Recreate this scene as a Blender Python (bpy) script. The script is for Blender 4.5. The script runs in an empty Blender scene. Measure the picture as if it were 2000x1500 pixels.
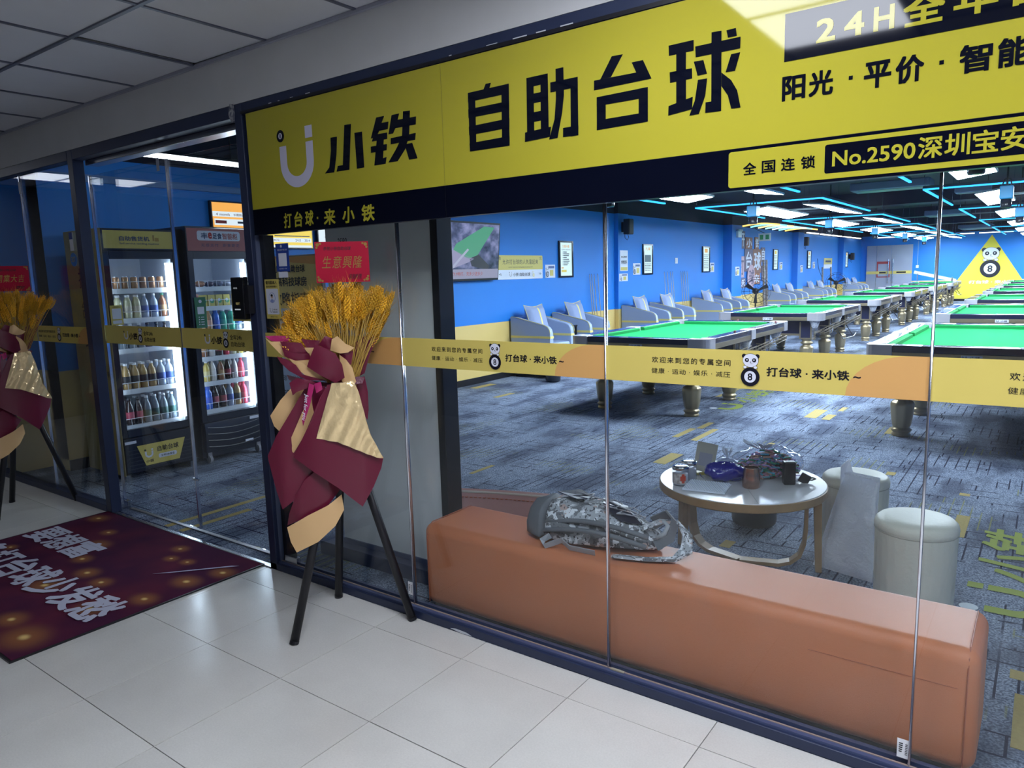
import bpy, math, random
from mathutils import Vector, Matrix
from mathutils.geometry import tessellate_polygon
random.seed(7)
C = bpy.context.scene.collection
SC = bpy.context.scene
PI = math.pi

# ---------------------------------------------------------------- camera
cam = bpy.data.objects.new('camera', bpy.data.cameras.new('camera'))
C.objects.link(cam)
cam.data.sensor_width = 36.0
cam.data.lens = 36.0 * 1427.15 / 2000
cam.data.clip_start = 0.02
cam.data.clip_end = 200
ya, pi_, ro = 0.6344376, 0.1471402, -0.0291024
fwd = Vector((-math.sin(ya) * math.cos(pi_), math.cos(ya) * math.cos(pi_), -math.sin(pi_)))
rt0 = Vector((math.cos(ya), math.sin(ya), 0)); up0 = rt0.cross(fwd)
rt = rt0 * math.cos(ro) + up0 * math.sin(ro)
up = up0 * math.cos(ro) - rt0 * math.sin(ro)
m = Matrix((rt, up, -fwd)).transposed().to_4x4(); m.translation = Vector((0, 0, 1.52219))
cam.matrix_world = m
SC.camera = cam

# ---------------------------------------------------------------- world, exposure, light levels
w = bpy.data.worlds.new('world'); SC.world = w; w.use_nodes = True
w.node_tree.nodes['Background'].inputs[0].default_value = (0.35, 0.45, 0.75, 1)
w.node_tree.nodes['Background'].inputs[1].default_value = 0.05
SC.view_settings.view_transform = 'Standard'
SC.view_settings.look = 'None'
SC.view_settings.gamma = 1
SC.view_settings.use_curve_mapping = False
SC.view_settings.exposure = 0.0
SC.cycles.use_denoising = True
SC.cycles.max_bounces = 10
SC.cycles.transparent_max_bounces = 24
SC.cycles.glossy_bounces = 4
SC.cycles.diffuse_bounces = 4
SC.cycles.sample_clamp_indirect = 6
E_CORR, E_WING, E_NEON, E_TUBE, E_FRIDGE, E_POSTER = 22.0, 52.0, 2.4, 8.0, 26.0, 1.3

# ---------------------------------------------------------------- materials
MATS = {}
def mat(name, col, rough=0.5, metal=0.0, spec=0.5, coat=0.0, emit=None, es=1.0, noise=None, bump=None, alpha=1.0, trans=0.0):
    if name in MATS: return MATS[name]
    m = bpy.data.materials.new(name); m.use_nodes = True
    nt = m.node_tree; b = nt.nodes['Principled BSDF']
    b.inputs['Base Color'].default_value = (*col, 1)
    b.inputs['Roughness'].default_value = rough
    b.inputs['Metallic'].default_value = metal
    b.inputs['Specular IOR Level'].default_value = spec
    b.inputs['Coat Weight'].default_value = coat
    b.inputs['Coat Roughness'].default_value = 0.03
    b.inputs['Alpha'].default_value = alpha
    b.inputs['Transmission Weight'].default_value = trans
    if emit:
        b.inputs['Emission Color'].default_value = (*emit, 1)
        b.inputs['Emission Strength'].default_value = es
    tc = None
    if noise or bump:
        tc = nt.nodes.new('ShaderNodeTexCoord')
    if noise:      # (scale, amount, second colour)
        n = nt.nodes.new('ShaderNodeTexNoise'); n.inputs['Scale'].default_value = noise[0]; n.inputs['Detail'].default_value = 4
        nt.links.new(tc.outputs['Object'], n.inputs['Vector'])
        r = nt.nodes.new('ShaderNodeMapRange'); r.inputs[1].default_value = 0.35; r.inputs[2].default_value = 0.65
        r.inputs[4].default_value = noise[1]
        nt.links.new(n.outputs['Fac'], r.inputs[0])
        x = nt.nodes.new('ShaderNodeMix'); x.data_type = 'RGBA'
        x.inputs[6].default_value = (*col, 1); x.inputs[7].default_value = (*noise[2], 1)
        nt.links.new(r.outputs[0], x.inputs[0]); nt.links.new(x.outputs[2], b.inputs['Base Color'])
    if bump:       # (scale, strength)
        n = nt.nodes.new('ShaderNodeTexNoise'); n.inputs['Scale'].default_value = bump[0]; n.inputs['Detail'].default_value = 3
        nt.links.new(tc.outputs['Object'], n.inputs['Vector'])
        bp = nt.nodes.new('ShaderNodeBump'); bp.inputs['Strength'].default_value = bump[1]; bp.inputs['Distance'].default_value = 0.01
        nt.links.new(n.outputs['Fac'], bp.inputs['Height']); nt.links.new(bp.outputs[0], b.inputs['Normal'])
    MATS[name] = m
    return m
def emis(name, col, s):
    return mat(name, (0.02, 0.02, 0.02), 0.5, emit=col, es=s)
def glassmat(name, tint, ior=1.45, rough=0.0, haze=0.0):
    if name in MATS: return MATS[name]
    m = bpy.data.materials.new(name); m.use_nodes = True; nt = m.node_tree
    for n in list(nt.nodes): nt.nodes.remove(n)
    o = nt.nodes.new('ShaderNodeOutputMaterial'); t = nt.nodes.new('ShaderNodeBsdfTransparent')
    t.inputs[0].default_value = (*tint, 1)
    g = nt.nodes.new('ShaderNodeBsdfGlossy'); g.inputs['Roughness'].default_value = rough
    f = nt.nodes.new('ShaderNodeFresnel')
    ge = nt.nodes.new('ShaderNodeNewGeometry'); mr = nt.nodes.new('ShaderNodeMapRange'); mr.inputs[3].default_value = ior; mr.inputs[4].default_value = 1/ior
    nt.links.new(ge.outputs['Backfacing'], mr.inputs[0]); nt.links.new(mr.outputs[0], f.inputs[0])
    x = nt.nodes.new('ShaderNodeMixShader')
    nt.links.new(f.outputs[0], x.inputs[0]); nt.links.new(t.outputs[0], x.inputs[1]); nt.links.new(g.outputs[0], x.inputs[2])
    last = x
    if haze:
        d = nt.nodes.new('ShaderNodeBsdfDiffuse'); d.inputs[0].default_value = (0.8, 0.85, 0.95, 1)
        y = nt.nodes.new('ShaderNodeMixShader'); y.inputs[0].default_value = haze
        tc = nt.nodes.new('ShaderNodeTexCoord'); n = nt.nodes.new('ShaderNodeTexNoise'); n.inputs['Scale'].default_value = 2.2; n.inputs['Detail'].default_value = 6; n.inputs['Distortion'].default_value = 1.5
        r = nt.nodes.new('ShaderNodeMapRange'); r.inputs[1].default_value = 0.45; r.inputs[2].default_value = 0.8; r.inputs[4].default_value = haze
        nt.links.new(tc.outputs['Object'], n.inputs['Vector']); nt.links.new(n.outputs['Fac'], r.inputs[0]); nt.links.new(r.outputs[0], y.inputs[0])
        nt.links.new(x.outputs[0], y.inputs[1]); nt.links.new(d.outputs[0], y.inputs[2]); last = y
    nt.links.new(last.outputs[0], o.inputs[0])
    MATS[name] = m
    return m

NAVY = mat('navy_paint', (0.017, 0.026, 0.068), 0.4, noise=(9, 0.35, (0.026, 0.038, 0.085)))
BLACK = mat('black_satin', (0.008, 0.008, 0.012), 0.35)
INK = mat('black_ink', (0.006, 0.006, 0.015), 0.3)
INKS = mat('sign_black', (0.002, 0.003, 0.010), 0.05, spec=0.32)
WHITE = mat('white_plastic', (0.75, 0.76, 0.8), 0.4)
WHITEP = mat('white_print', (0.72, 0.74, 0.85), 0.4)
YEL = mat('yellow_print', (0.75, 0.58, 0.10), 0.45)
YELS = mat('yellow_sign', (0.43, 0.385, 0.035), 0.05, spec=0.33)
WHS = mat('white_sign', (0.62, 0.6, 0.75), 0.1, spec=0.32)
ORG = mat('orange_print', (0.78, 0.36, 0.09), 0.45)
STEEL = mat('steel', (0.6, 0.62, 0.66), 0.22, 1.0)
CHROME = mat('joint_chrome', (0.75, 0.77, 0.85), 0.15, 1.0)
def vary(m, lo, hi):
    nt = m.node_tree; b = nt.nodes['Principled BSDF']; oi = nt.nodes.new('ShaderNodeObjectInfo'); r = nt.nodes.new('ShaderNodeMapRange'); r.inputs[3].default_value = lo; r.inputs[4].default_value = hi
    h = nt.nodes.new('ShaderNodeHueSaturation'); nt.links.new(oi.outputs['Random'], r.inputs[0]); nt.links.new(r.outputs[0], h.inputs['Value'])
    l = b.inputs['Base Color'].links[0].from_socket if b.inputs['Base Color'].links else None
    if l: nt.links.new(l, h.inputs['Color'])
    else: h.inputs['Color'].default_value = b.inputs['Base Color'].default_value
    nt.links.new(h.outputs[0], b.inputs['Base Color'])
GOLDP = mat('champagne', (0.42, 0.34, 0.22), 0.32, 0.85)
LEGM = mat('leg_champagne', (0.36, 0.285, 0.17), 0.30, 0.6, noise=(3, .3, (0.28, 0.22, 0.13)))
DNAVY = mat('table_navy', (0.012, 0.014, 0.045), 0.25, coat=0.5)
FELT = mat('green_felt', (0.006, 0.25, 0.062), 0.9, spec=0.1, noise=(30, 0.3, (0.006, 0.23, 0.056)), bump=(900, 0.15))
FELTD = mat('green_cushion', (0.004, 0.19, 0.05), 0.8, spec=0.2)
SILV = mat('silver_casting', (0.60, 0.58, 0.62), 0.3, 0.5)
CREAM = mat('cream_leather', (0.78, 0.77, 0.66), 0.5, bump=(60, 0.15))
ORANGE = mat('orange_leather', (0.62, 0.20, 0.085), 0.42, spec=0.28, noise=(2.5, 0.35, (0.55, 0.165, 0.07)), bump=(420, 0.12))
WOOD = mat('ash_wood', (0.36, 0.24, 0.12), 0.45, noise=(14, 0.6, (0.27, 0.17, 0.085)))
GREYCH = mat('grey_blue_leather', (0.30, 0.38, 0.56), 0.45, bump=(90, 0.08))
YTRIM = mat('yellow_trim', (0.72, 0.6, 0.18), 0.5)
BLUEW = mat('blue_wall_paint', (0.006, 0.205, 0.70), 0.55, noise=(1.2, 0.4, (0.008, 0.225, 0.75)), bump=(60, 0.06))
BEIGE = mat('yellow_dado_paint', (0.74, 0.54, 0.18), 0.55, noise=(1.5, 0.4, (0.76, 0.56, 0.21)))
DARKC = mat('dark_ceiling', (0.006, 0.005, 0.022), 0.8, noise=(1.5, 0.6, (0.010, 0.009, 0.045)))
PLAST = mat('header_plaster', (0.58, 0.58, 0.59), 0.85, noise=(4, 0.5, (0.53, 0.53, 0.54)), bump=(25, 0.12))
CPAN = mat('ceiling_panel', (0.62, 0.63, 0.69), 0.8, noise=(3, 0.5, (0.57, 0.58, 0.64)), bump=(300, 0.1))
CBAR = mat('ceiling_grid', (0.10, 0.11, 0.16), 0.4)
PARTW = mat('partition_board', (0.76, 0.75, 0.75), 0.35, noise=(2, 0.4, (0.70, 0.70, 0.71)))
BURG = mat('burgundy_paper', (0.14, 0.006, 0.03), 0.36, spec=0.5, coat=0.08, bump=(5, 0.12))
GOLDS = mat('gold_paper', (0.74, 0.47, 0.22), 0.34, metal=0.15, spec=0.6, bump=(5, 0.12))
FOIL = mat('gold_foil', (0.90, 0.68, 0.36), 0.18, metal=0.4, spec=0.8, bump=(16, 1.0))
PINKR = mat('pink_ribbon', (0.42, 0.02, 0.13), 0.25, metal=0.2)
WHEAT = mat('wheat_gold', (0.92, 0.52, 0.035), 0.5, noise=(40, 0.7, (0.72, 0.34, 0.015)))
vary(WHEAT, 0.55, 1.2)
WHEAT2 = mat('wheat_straw', (0.52, 0.32, 0.06), 0.6)
REDC = mat('red_card', (0.42, 0.003, 0.03), 0.6, spec=0.2, noise=(40, 0.3, (0.36, 0.003, 0.028)))
GOLDF = mat('gold_foil_print', (0.38, 0.24, 0.06), 0.3, 0.6)
GLASS = glassmat('window_glass', (0.93, 0.965, 0.975), haze=0.018)
GLASSC = glassmat('cooler_glass', (0.95, 0.97, 0.98))
CLEAR = glassmat('clear_plastic', (0.90, 0.92, 0.96), ior=1.6, rough=0.08)

# ---------------------------------------------------------------- mesh helpers
class MB:
    def __init__(s): s.v = []; s.f = []
    def add(s, vs, fs):
        k = len(s.v); s.v += [tuple(v) for v in vs]; s.f += [tuple(i + k for i in f) for f in fs]; return s
    def box(s, x0, x1, y0, y1, z0, z1):
        return s.add([(x0,y0,z0),(x1,y0,z0),(x1,y1,z0),(x0,y1,z0),(x0,y0,z1),(x1,y0,z1),(x1,y1,z1),(x0,y1,z1)],
                     [(0,3,2,1),(4,5,6,7),(0,1,5,4),(1,2,6,5),(2,3,7,6),(3,0,4,7)])
    def lathe(s, prof, seg=16, c=(0,0,0), mod=None, cap=True):
        vs = []; n = len(prof)
        for r, z in prof:
            for i in range(seg):
                a = 2*PI*i/seg; q = r*(mod(a, z) if mod else 1)
                vs.append((c[0]+q*math.cos(a), c[1]+q*math.sin(a), c[2]+z))
        fs = [(j*seg+i, j*seg+(i+1)%seg, (j+1)*seg+(i+1)%seg, (j+1)*seg+i) for j in range(n-1) for i in range(seg)]
        if cap: fs += [tuple(range(seg-1, -1, -1)), tuple((n-1)*seg+i for i in range(seg))]
        return s.add(vs, fs)
    def tube(s, pts, r, seg=8, r2=None, closed=False):
        pts = [Vector(p) for p in pts]; n = len(pts); vs = []; prev = None
        for i, p in enumerate(pts):
            if closed: d = pts[(i+1) % n] - pts[i-1]
            else: d = pts[min(i+1, n-1)] - pts[max(i-1, 0)]
            d = d.normalized() if d.length > 1e-9 else Vector((0,0,1))
            if prev is None: a = d.orthogonal().normalized()
            else: a = (prev - d*prev.dot(d)); a = a.normalized() if a.length > 1e-6 else d.orthogonal().normalized()
            prev = a; b = d.cross(a)
            rr = r if r2 is None else r + (r2-r)*i/(n-1)
            for k in range(seg):
                t = 2*PI*k/seg; vs.append(p + a*rr*math.cos(t) + b*rr*math.sin(t))
        m = n if closed else n-1
        fs = [(j*seg+i, j*seg+(i+1)%seg, ((j+1)%n)*seg+(i+1)%seg, ((j+1)%n)*seg+i) for j in range(m) for i in range(seg)]
        if not closed: fs += [tuple(range(seg-1,-1,-1)), tuple((n-1)*seg+i for i in range(seg))]
        return s.add(vs, fs)
    def prism(s, poly, a0, a1, axis='y'):
        # poly in the two other axes, extruded along axis from a0 to a1
        n = len(poly)
        def P(p, a):
            return {'x': (a, p[0], p[1]), 'y': (p[0], a, p[1]), 'z': (p[0], p[1], a)}[axis]
        vs = [P(p, a0) for p in poly] + [P(p, a1) for p in poly]
        fs = [(i, (i+1) % n, n+(i+1) % n, n+i) for i in range(n)]
        tri = tessellate_polygon([[Vector((p[0], p[1], 0)) for p in poly]])
        fs += [tuple(t) for t in tri] + [tuple(n+i for i in reversed(t)) for t in tri]
        return s.add(vs, fs)
    def xf(s, M):
        s.v = [tuple(M @ Vector(v)) for v in s.v]; return s

def mesh(name, mb, m, smooth=False):
    me = bpy.data.meshes.new(name); me.from_pydata(mb.v, [], mb.f)
    if m: me.materials.append(m)
    if smooth:
        me.polygons.foreach_set('use_smooth', [True]*len(me.polygons))
    me.update()
    return me
def fixn(me):
    import bmesh
    b = bmesh.new(); b.from_mesh(me); bmesh.ops.recalc_face_normals(b, faces=b.faces); b.to_mesh(me); b.free()
def obj(name, mb, m, parent=None, smooth=False, bev=0, seg=2, loc=None, rz=0, kind=None, label=None, sub=0, solid=0, auto=None):
    me = mb if isinstance(mb, bpy.types.Mesh) else mesh(name, mb, m, smooth)
    if not isinstance(mb, bpy.types.Mesh): fixn(me)
    o = bpy.data.objects.new(name, me); C.objects.link(o)
    if parent: o.parent = parent
    if loc: o.location = loc
    if rz: o.rotation_euler.z = rz
    if bev:
        md = o.modifiers.new('b', 'BEVEL'); md.width = bev; md.segments = seg; md.limit_method = 'ANGLE'
        if seg > 1: me.polygons.foreach_set('use_smooth', [True]*len(me.polygons)); md.harden_normals = True
    if solid:
        md = o.modifiers.new('s', 'SOLIDIFY'); md.thickness = solid
        if smooth: md = o.modifiers.new('e', 'EDGE_SPLIT'); md.split_angle = 0.9
    if sub:
        md = o.modifiers.new('u', 'SUBSURF'); md.levels = sub; md.render_levels = sub
    if kind: o['kind'] = kind
    if label: o['label'] = label
    return o
def top(name, label, cat, loc=(0,0,0), rz=0, group=None):
    o = bpy.data.objects.new(name, None); C.objects.link(o); o.location = loc; o.rotation_euler = (0,0,rz)
    o.empty_display_size = 0.1; o['label'] = label; o['category'] = cat
    if group: o['group'] = group
    return o
def struct(name, parent=None, loc=(0,0,0)):
    o = bpy.data.objects.new(name, None); C.objects.link(o); o.location = loc; o['kind'] = 'structure'
    if parent: o.parent = parent
    return o
def tag(o, label, cat, group=None):
    o['label'] = label; o['category'] = cat
    if group: o['group'] = group
    return o
def dup(root, loc, rz=None, label=None, group=None):
    def cp(o, par):
        c = o.copy(); C.objects.link(c)
        if par: c.parent = par
        for ch in o.children: cp(ch, c)
        return c
    r = cp(root, None); r.location = loc
    if rz is not None: r.rotation_euler.z = rz
    if label: r['label'] = label
    if group: r['group'] = group
    return r
def B(*a): return MB().box(*a)

# ---------------------------------------------------------------- text and flat print
GC = {}
def glyph(s, bold=0.0, shear=0.0, space=1.0, font=None):
    k = (s, bold, shear, space)
    if k in GC: return GC[k]
    c = bpy.data.curves.new('t', 'FONT'); c.body = s; c.shear = shear; c.space_character = space
    c.resolution_u = 3
    o = bpy.data.objects.new('t', c); me = o.to_mesh()
    v = [(p.co.x, p.co.y, 0) for p in me.vertices]; f = [tuple(p.vertices) for p in me.polygons]
    o.to_mesh_clear(); bpy.data.objects.remove(o); bpy.data.curves.remove(c)
    if v and bold > 0:
        bb = bold*0.55; V0, F0 = v, f; v, f = [], []
        offs = [(-bb,-bb),(bb,-bb),(-bb,bb),(bb,bb)] + ([(0,-bb),(0,bb),(-bb,0),(bb,0),(0,0)] if bold > 0.03 else [])
        for ii, (dx, dy) in enumerate(offs):
            k0 = len(v); v += [(a+dx, b+dy, ii*0.1) for a, b, _ in V0]; f += [tuple(i+k0 for i in q) for q in F0]
    if v:
        x0 = min(a[0] for a in v); x1 = max(a[0] for a in v); y0 = min(a[1] for a in v); y1 = max(a[1] for a in v)
        v = [((a[0]-x0)/(x1-x0), (a[1]-y0)/(y1-y0), a[2]) for a in v]
        GC[k] = (v, f, (x1-x0)/(y1-y0))
    else: GC[k] = ([], [], 1)
    return GC[k]
class Pl:
    """flat print on a plane: O origin, U reading direction, V up direction"""
    def __init__(s, O, U, V, step=0.0006):
        s.O = Vector(O); s.U = Vector(U).normalized(); s.V = Vector(V).normalized(); s.N = s.U.cross(s.V); s.g = {}; s.step = step
    def P(s, x, y, l): return s.O + s.U*x + s.V*y + s.N*(s.step*l)
    own = None
    def _g(s, m, nm): return s.g.setdefault((m.name, nm, s.own), (m, MB()))[1]
    def poly(s, pts, m, l=1, nm='print'):
        tri = tessellate_polygon([[Vector((p[0], p[1], 0)) for p in pts]])
        s._g(m, nm).add([s.P(x, y, l) for x, y in pts], [tuple(t) for t in tri]); return s
    def rect(s, x0, y0, x1, y1, m, l=1, nm='print', r=0):
        if not r: return s.poly([(x0,y0),(x1,y0),(x1,y1),(x0,y1)], m, l, nm)
        p = []
        for cx, cy, a in ((x1-r,y0+r,-90),(x1-r,y1-r,0),(x0+r,y1-r,90),(x0+r,y0+r,180)):
            for k in range(5): t = math.radians(a+k*22.5); p.append((cx+r*math.cos(t), cy+r*math.sin(t)))
        return s.poly(p, m, l, nm)
    def disc(s, x, y, r, m, l=1, nm='print', ry=None, n=24):
        ry = ry or r
        return s.poly([(x+r*math.cos(2*PI*k/n), y+ry*math.sin(2*PI*k/n)) for k in range(n)], m, l, nm)
    def text(s, t, x0, y0, x1, y1, m, l=2, bold=0.0, shear=0.0, space=1.0, nm='lettering'):
        v, f, ar = glyph(t, bold, shear, space)
        s._g(m, nm).add([s.P(x0+a*(x1-x0), y0+b*(y1-y0), l+q) for a, b, q in v], f); return s
    def chars(s, t, x0, y0, x1, y1, m, l=2, bold=0.0, shear=0.0, gap=0.12, nm='character'):
        n = len(t); w_ = (x1-x0)/(n+(n-1)*gap)
        for i, ch in enumerate(t):
            if ch == ' ': continue
            s.own = (t, i, round(x0, 3), round(y0, 3)); a = x0+i*w_*(1+gap); s.text(ch, a, y0, a+w_, y1, m, l, bold, shear, nm=nm)
        s.own = None; return s
    def texth(s, t, x, y, h, m, l=2, bold=0.0, center=False, nm='lettering', sx=1.0, **k):
        v, f, ar = glyph(t, bold, k.get('shear', 0), k.get('space', 1.0)); W = ar*h*sx
        if center: x -= W/2
        return s.text(t, x, y, x+W, y+h, m, l, bold, nm=nm, **k)
    def scribble(s, x0, y0, x1, y1, m, rows=3, l=2):
        for i in range(rows):
            yy = y1 - (y1-y0)*(i+0.75)/rows; h = (y1-y0)/rows*0.4; x = x0
            while x < x1 - 0.08*(x1-x0):
                wd = random.uniform(0.08, 0.2)*(x1-x0); s.rect(x, yy, min(x+wd, x1), yy+h, m, l, 'small_print'); x += wd*1.3
        return s
    def emit(s, parent=None):
        out = []
        for (mn, nm, ow), (m, mb) in s.g.items():
            me = mesh(nm, mb, m); o = bpy.data.objects.new(nm, me); C.objects.link(o)
            if parent: o.parent = parent
            out.append(o)
        return out
def ulogo(p, x, y, w, h, mw, mk, l=2, bold_ring=True, nm='emblem'):
    """open smile shaped U with a square dot on the right and a numbered ball on the left"""
    t = 0.2*w; n = 14; ob = []; ib = []
    cx = x+0.52*w; R = 0.48*w; yb = y+0.32*h+0.0
    for k in range(n+1):
        a = PI + PI*k/n
        ob.append((cx+R*math.cos(a), y+0.42*h+0.42*h*math.sin(a)))
        ib.append((cx+(R-t)*math.cos(a), y+0.42*h+(0.42*h-t)*math.sin(a)))
    pts = [(cx-R, y+0.74*h)] + ob + [(cx+R, y+0.74*h), (cx+R-t, y+0.74*h)] + ib[::-1] + [(cx-R+t, y+0.74*h)]
    p.poly(pts, mw, l, nm)
    p.rect(cx+R-t, y+0.8*h, cx+R, y+1.0*h, mw, l, nm)
    p.disc(x+0.09*w, y+0.92*h, 0.11*w, mk, l, nm)
    if bold_ring:
        p.disc(x+0.09*w, y+0.92*h, 0.055*w, mw, l+1, nm); p.texth('8', x+0.09*w, y+0.885*h, 0.07*h, mk, l+2, 0.02, True, nm=nm)
def panda(p, cx, y, h, mw, mk, l=2, nm='emblem'):
    """black ball with an 8, a panda head resting on top of it"""
    r = 0.29*h; by = y+r
    for sx in (-1, 1): p.disc(cx+sx*0.2*h, y+0.92*h, 0.07*h, mk, l, nm)
    p.disc(cx, y+0.79*h, 0.245*h, mk, l, nm, ry=0.215*h); p.disc(cx, y+0.79*h, 0.235*h, mw, l+1, nm, ry=0.205*h)
    for sx in (-1, 1):
        p.disc(cx+sx*0.11*h, y+0.8*h, 0.062*h, mk, l+2, nm); p.disc(cx+sx*0.105*h, y+0.805*h, 0.022*h, mw, l+3, nm)
    p.disc(cx, y+0.74*h, 0.022*h, mk, l+2, nm, ry=0.014*h); p.rect(cx-0.01*h, y+0.69*h, cx+0.06*h, y+0.698*h, mk, l+2, nm)
    p.disc(cx, by, r, mk, l+4, nm); p.disc(cx, by, r*0.62, mw, l+5, nm)
    for sx in (-1, 1): p.disc(cx+sx*0.16*h, y+0.585*h, 0.06*h, mk, l+5, nm, ry=0.05*h); p.disc(cx+sx*0.16*h, y+0.585*h, 0.052*h, mw, l+6, nm, ry=0.042*h)
    p.texth('8', cx, by-0.11*h, 0.22*h, mk, l+6, 0.025, True, nm=nm)
XU, YU, ZU = (1,0,0), (0,1,0), (0,0,1)
# ================================================================ SETTING
GY = 2.28                      # plane of the shop window glass
def gx(x): return x*0.9785
def gz(z): return 1.5222+(z-1.5222)*0.9785

# corridor floor
floor = struct('floor')
obj('floor_slab', B(-9.5, 4.0, -1.6, 2.24, -0.06, -0.006), mat('grout', (0.16, 0.16, 0.17), 0.7), floor)
def tilemat():
    m = mat('corridor_tile', (0.56, 0.55, 0.52), 0.16, spec=0.5)
    nt = m.node_tree; b = nt.nodes['Principled BSDF']
    geo = nt.nodes.new('ShaderNodeNewGeometry'); oi = nt.nodes.new('ShaderNodeObjectInfo')
    n = nt.nodes.new('ShaderNodeTexNoise'); n.inputs['Scale'].default_value = 160; n.inputs['Detail'].default_value = 2
    n2 = nt.nodes.new('ShaderNodeTexNoise'); n2.inputs['Scale'].default_value = 2.3; n2.inputs['Detail'].default_value = 5
    nt.links.new(geo.outputs['Position'], n.inputs['Vector']); nt.links.new(geo.outputs['Position'], n2.inputs['Vector'])
    x = nt.nodes.new('ShaderNodeMix'); x.data_type = 'RGBA'; x.inputs[6].default_value = (0.70, 0.69, 0.655, 1); x.inputs[7].default_value = (0.60, 0.59, 0.56, 1)
    a = nt.nodes.new('ShaderNodeMath'); a.operation = 'MULTIPLY_ADD'; a.inputs[1].default_value = 0.5
    nt.links.new(n.outputs['Fac'], a.inputs[0]); nt.links.new(n2.outputs['Fac'], a.inputs[2])
    r = nt.nodes.new('ShaderNodeMapRange'); r.inputs[1].default_value = 0.55; r.inputs[2].default_value = 0.95
    nt.links.new(a.outputs[0], r.inputs[0]); nt.links.new(r.outputs[0], x.inputs[0])
    h = nt.nodes.new('ShaderNodeHueSaturation'); v = nt.nodes.new('ShaderNodeMapRange'); v.inputs[3].default_value = 0.94; v.inputs[4].default_value = 1.05
    nt.links.new(oi.outputs['Random'], v.inputs[0]); nt.links.new(v.outputs[0], h.inputs['Value'])
    nt.links.new(x.outputs[2], h.inputs['Color']); nt.links.new(h.outputs[0], b.inputs['Base Color'])
    rr = nt.nodes.new('ShaderNodeMapRange'); rr.inputs[1].default_value = 0.3; rr.inputs[2].default_value = 0.7; rr.inputs[3].default_value = 0.13; rr.inputs[4].default_value = 0.26
    nt.links.new(n2.outputs['Fac'], rr.inputs[0]); nt.links.new(rr.outputs[0], b.inputs['Roughness'])
    return m
TILE = tilemat()
tm = mesh('floor_tile', MB().box(-0.2484, 0.2484, -0.2484, 0.2484, -0.006, 0.0), TILE); fixn(tm)
i = 0
for gi in range(-14, 12):
    for gj in range(-8, 1):
        x0 = -2.8217+gi*0.5; y0 = 2.077+gj*0.5
        if gj == 0:
            key = 'edge'
            if gi == -14: te = mesh('floor_tile', MB().box(-0.2484, 0.2484, 0, 0.161, -0.006, 0.0), TILE); fixn(te)
            o = bpy.data.objects.new('floor_tile', te); o.location = (x0+0.25, y0+0.0016, 0)
        else:
            o = bpy.data.objects.new('floor_tile', tm); o.location = (x0+0.25, y0+0.25, random.uniform(-0.0006, 0.0006))
        C.objects.link(o); o.parent = floor
# corridor ceiling : lay-in panels on a grid
ceil = struct('ceiling')
ZC = 2.624
cm = mesh('ceiling_panel', B(-0.292, 0.292, -0.292, 0.292, 0.004, 0.016), CPAN); fixn(cm)
LIGHTS = []
for gi in range(-9, 11):
    for gj in range(-5, 1):
        x0 = -3.589+gi*0.602; y0 = 1.637+gj*0.602
        if gi in (4, -8) and gj in (-1, -2): LIGHTS.append((x0+0.301, y0+0.301)); continue
        if gi in (7, 9) and gj in (-1, -2): LIGHTS.append((x0+0.301, y0+0.301)); continue
        o = bpy.data.objects.new('ceiling_panel', cm); o.location = (x0+0.301, y0+0.301, ZC)
        if (gi, gj) == (0, 0): o.rotation_euler = (0, math.radians(0.8), 0); o.location.z += 0.004
        C.objects.link(o); o.parent = ceil
for gi in range(-9, 12):
    x = -3.589+gi*0.602; obj('grid_bar', B(x-0.009, x+0.009, -1.4, 2.239, ZC-0.002, ZC+0.004), CBAR, ceil)
for gj in range(-5, 2):
    y = 1.637+gj*0.602
    if y < 2.2: obj('grid_bar', B(-9.2, 3.2, y-0.009, y+0.009, ZC-0.004, ZC+0.003), CBAR, ceil)
obj('edge_angle', B(-9.2, 3.2, 2.222, 2.2399, ZC-0.012, ZC+0.002), mat('edge_angle', (0.30, 0.31, 0.38), 0.5), ceil)
obj('ceiling_void', B(-9.4, 3.4, -1.55, 2.3, ZC+0.02, ZC+0.05), DARKC, ceil)
LIGHTS.sort(key=lambda q: (abs(q[0]+.85), q[1]))
for k, (x, y) in enumerate(LIGHTS):
    t = top('ceiling_light', ['square white ceiling light in the corridor ceiling, further from the shop window', 'square white ceiling light in the corridor ceiling, nearer the shop window', 'square white corridor light just right of the view, further from the window', 'square white corridor light just right of the view, nearer the window', 'square white corridor light well right of the view, further from the window', 'square white corridor light well right of the view, nearer the window', 'square white light at the far left end of the corridor, away from the glass', 'square white light at the far left end of the corridor, nearer the glass'][k], 'light', (x, y, ZC), group='corridor ceiling lights')
    obj('frame', MB().box(-0.298, 0.298, -0.298, -0.285, -0.004, 0.012).box(-0.298, 0.298, 0.285, 0.298, -0.004, 0.012).box(-0.298, -0.285, -0.285, 0.285, -0.004, 0.012).box(0.285, 0.298, -0.285, 0.285, -0.004, 0.012), WHITE, t)
    obj('diffuser', B(-0.285, 0.285, -0.285, 0.285, 0.0, 0.008), emis('corridor_lamp', (0.84, 0.89, 1.0), E_CORR) if x > -3 else emis('corridor_lamp_dim', (0.84, 0.89, 1.0), 4.0), t)
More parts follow.
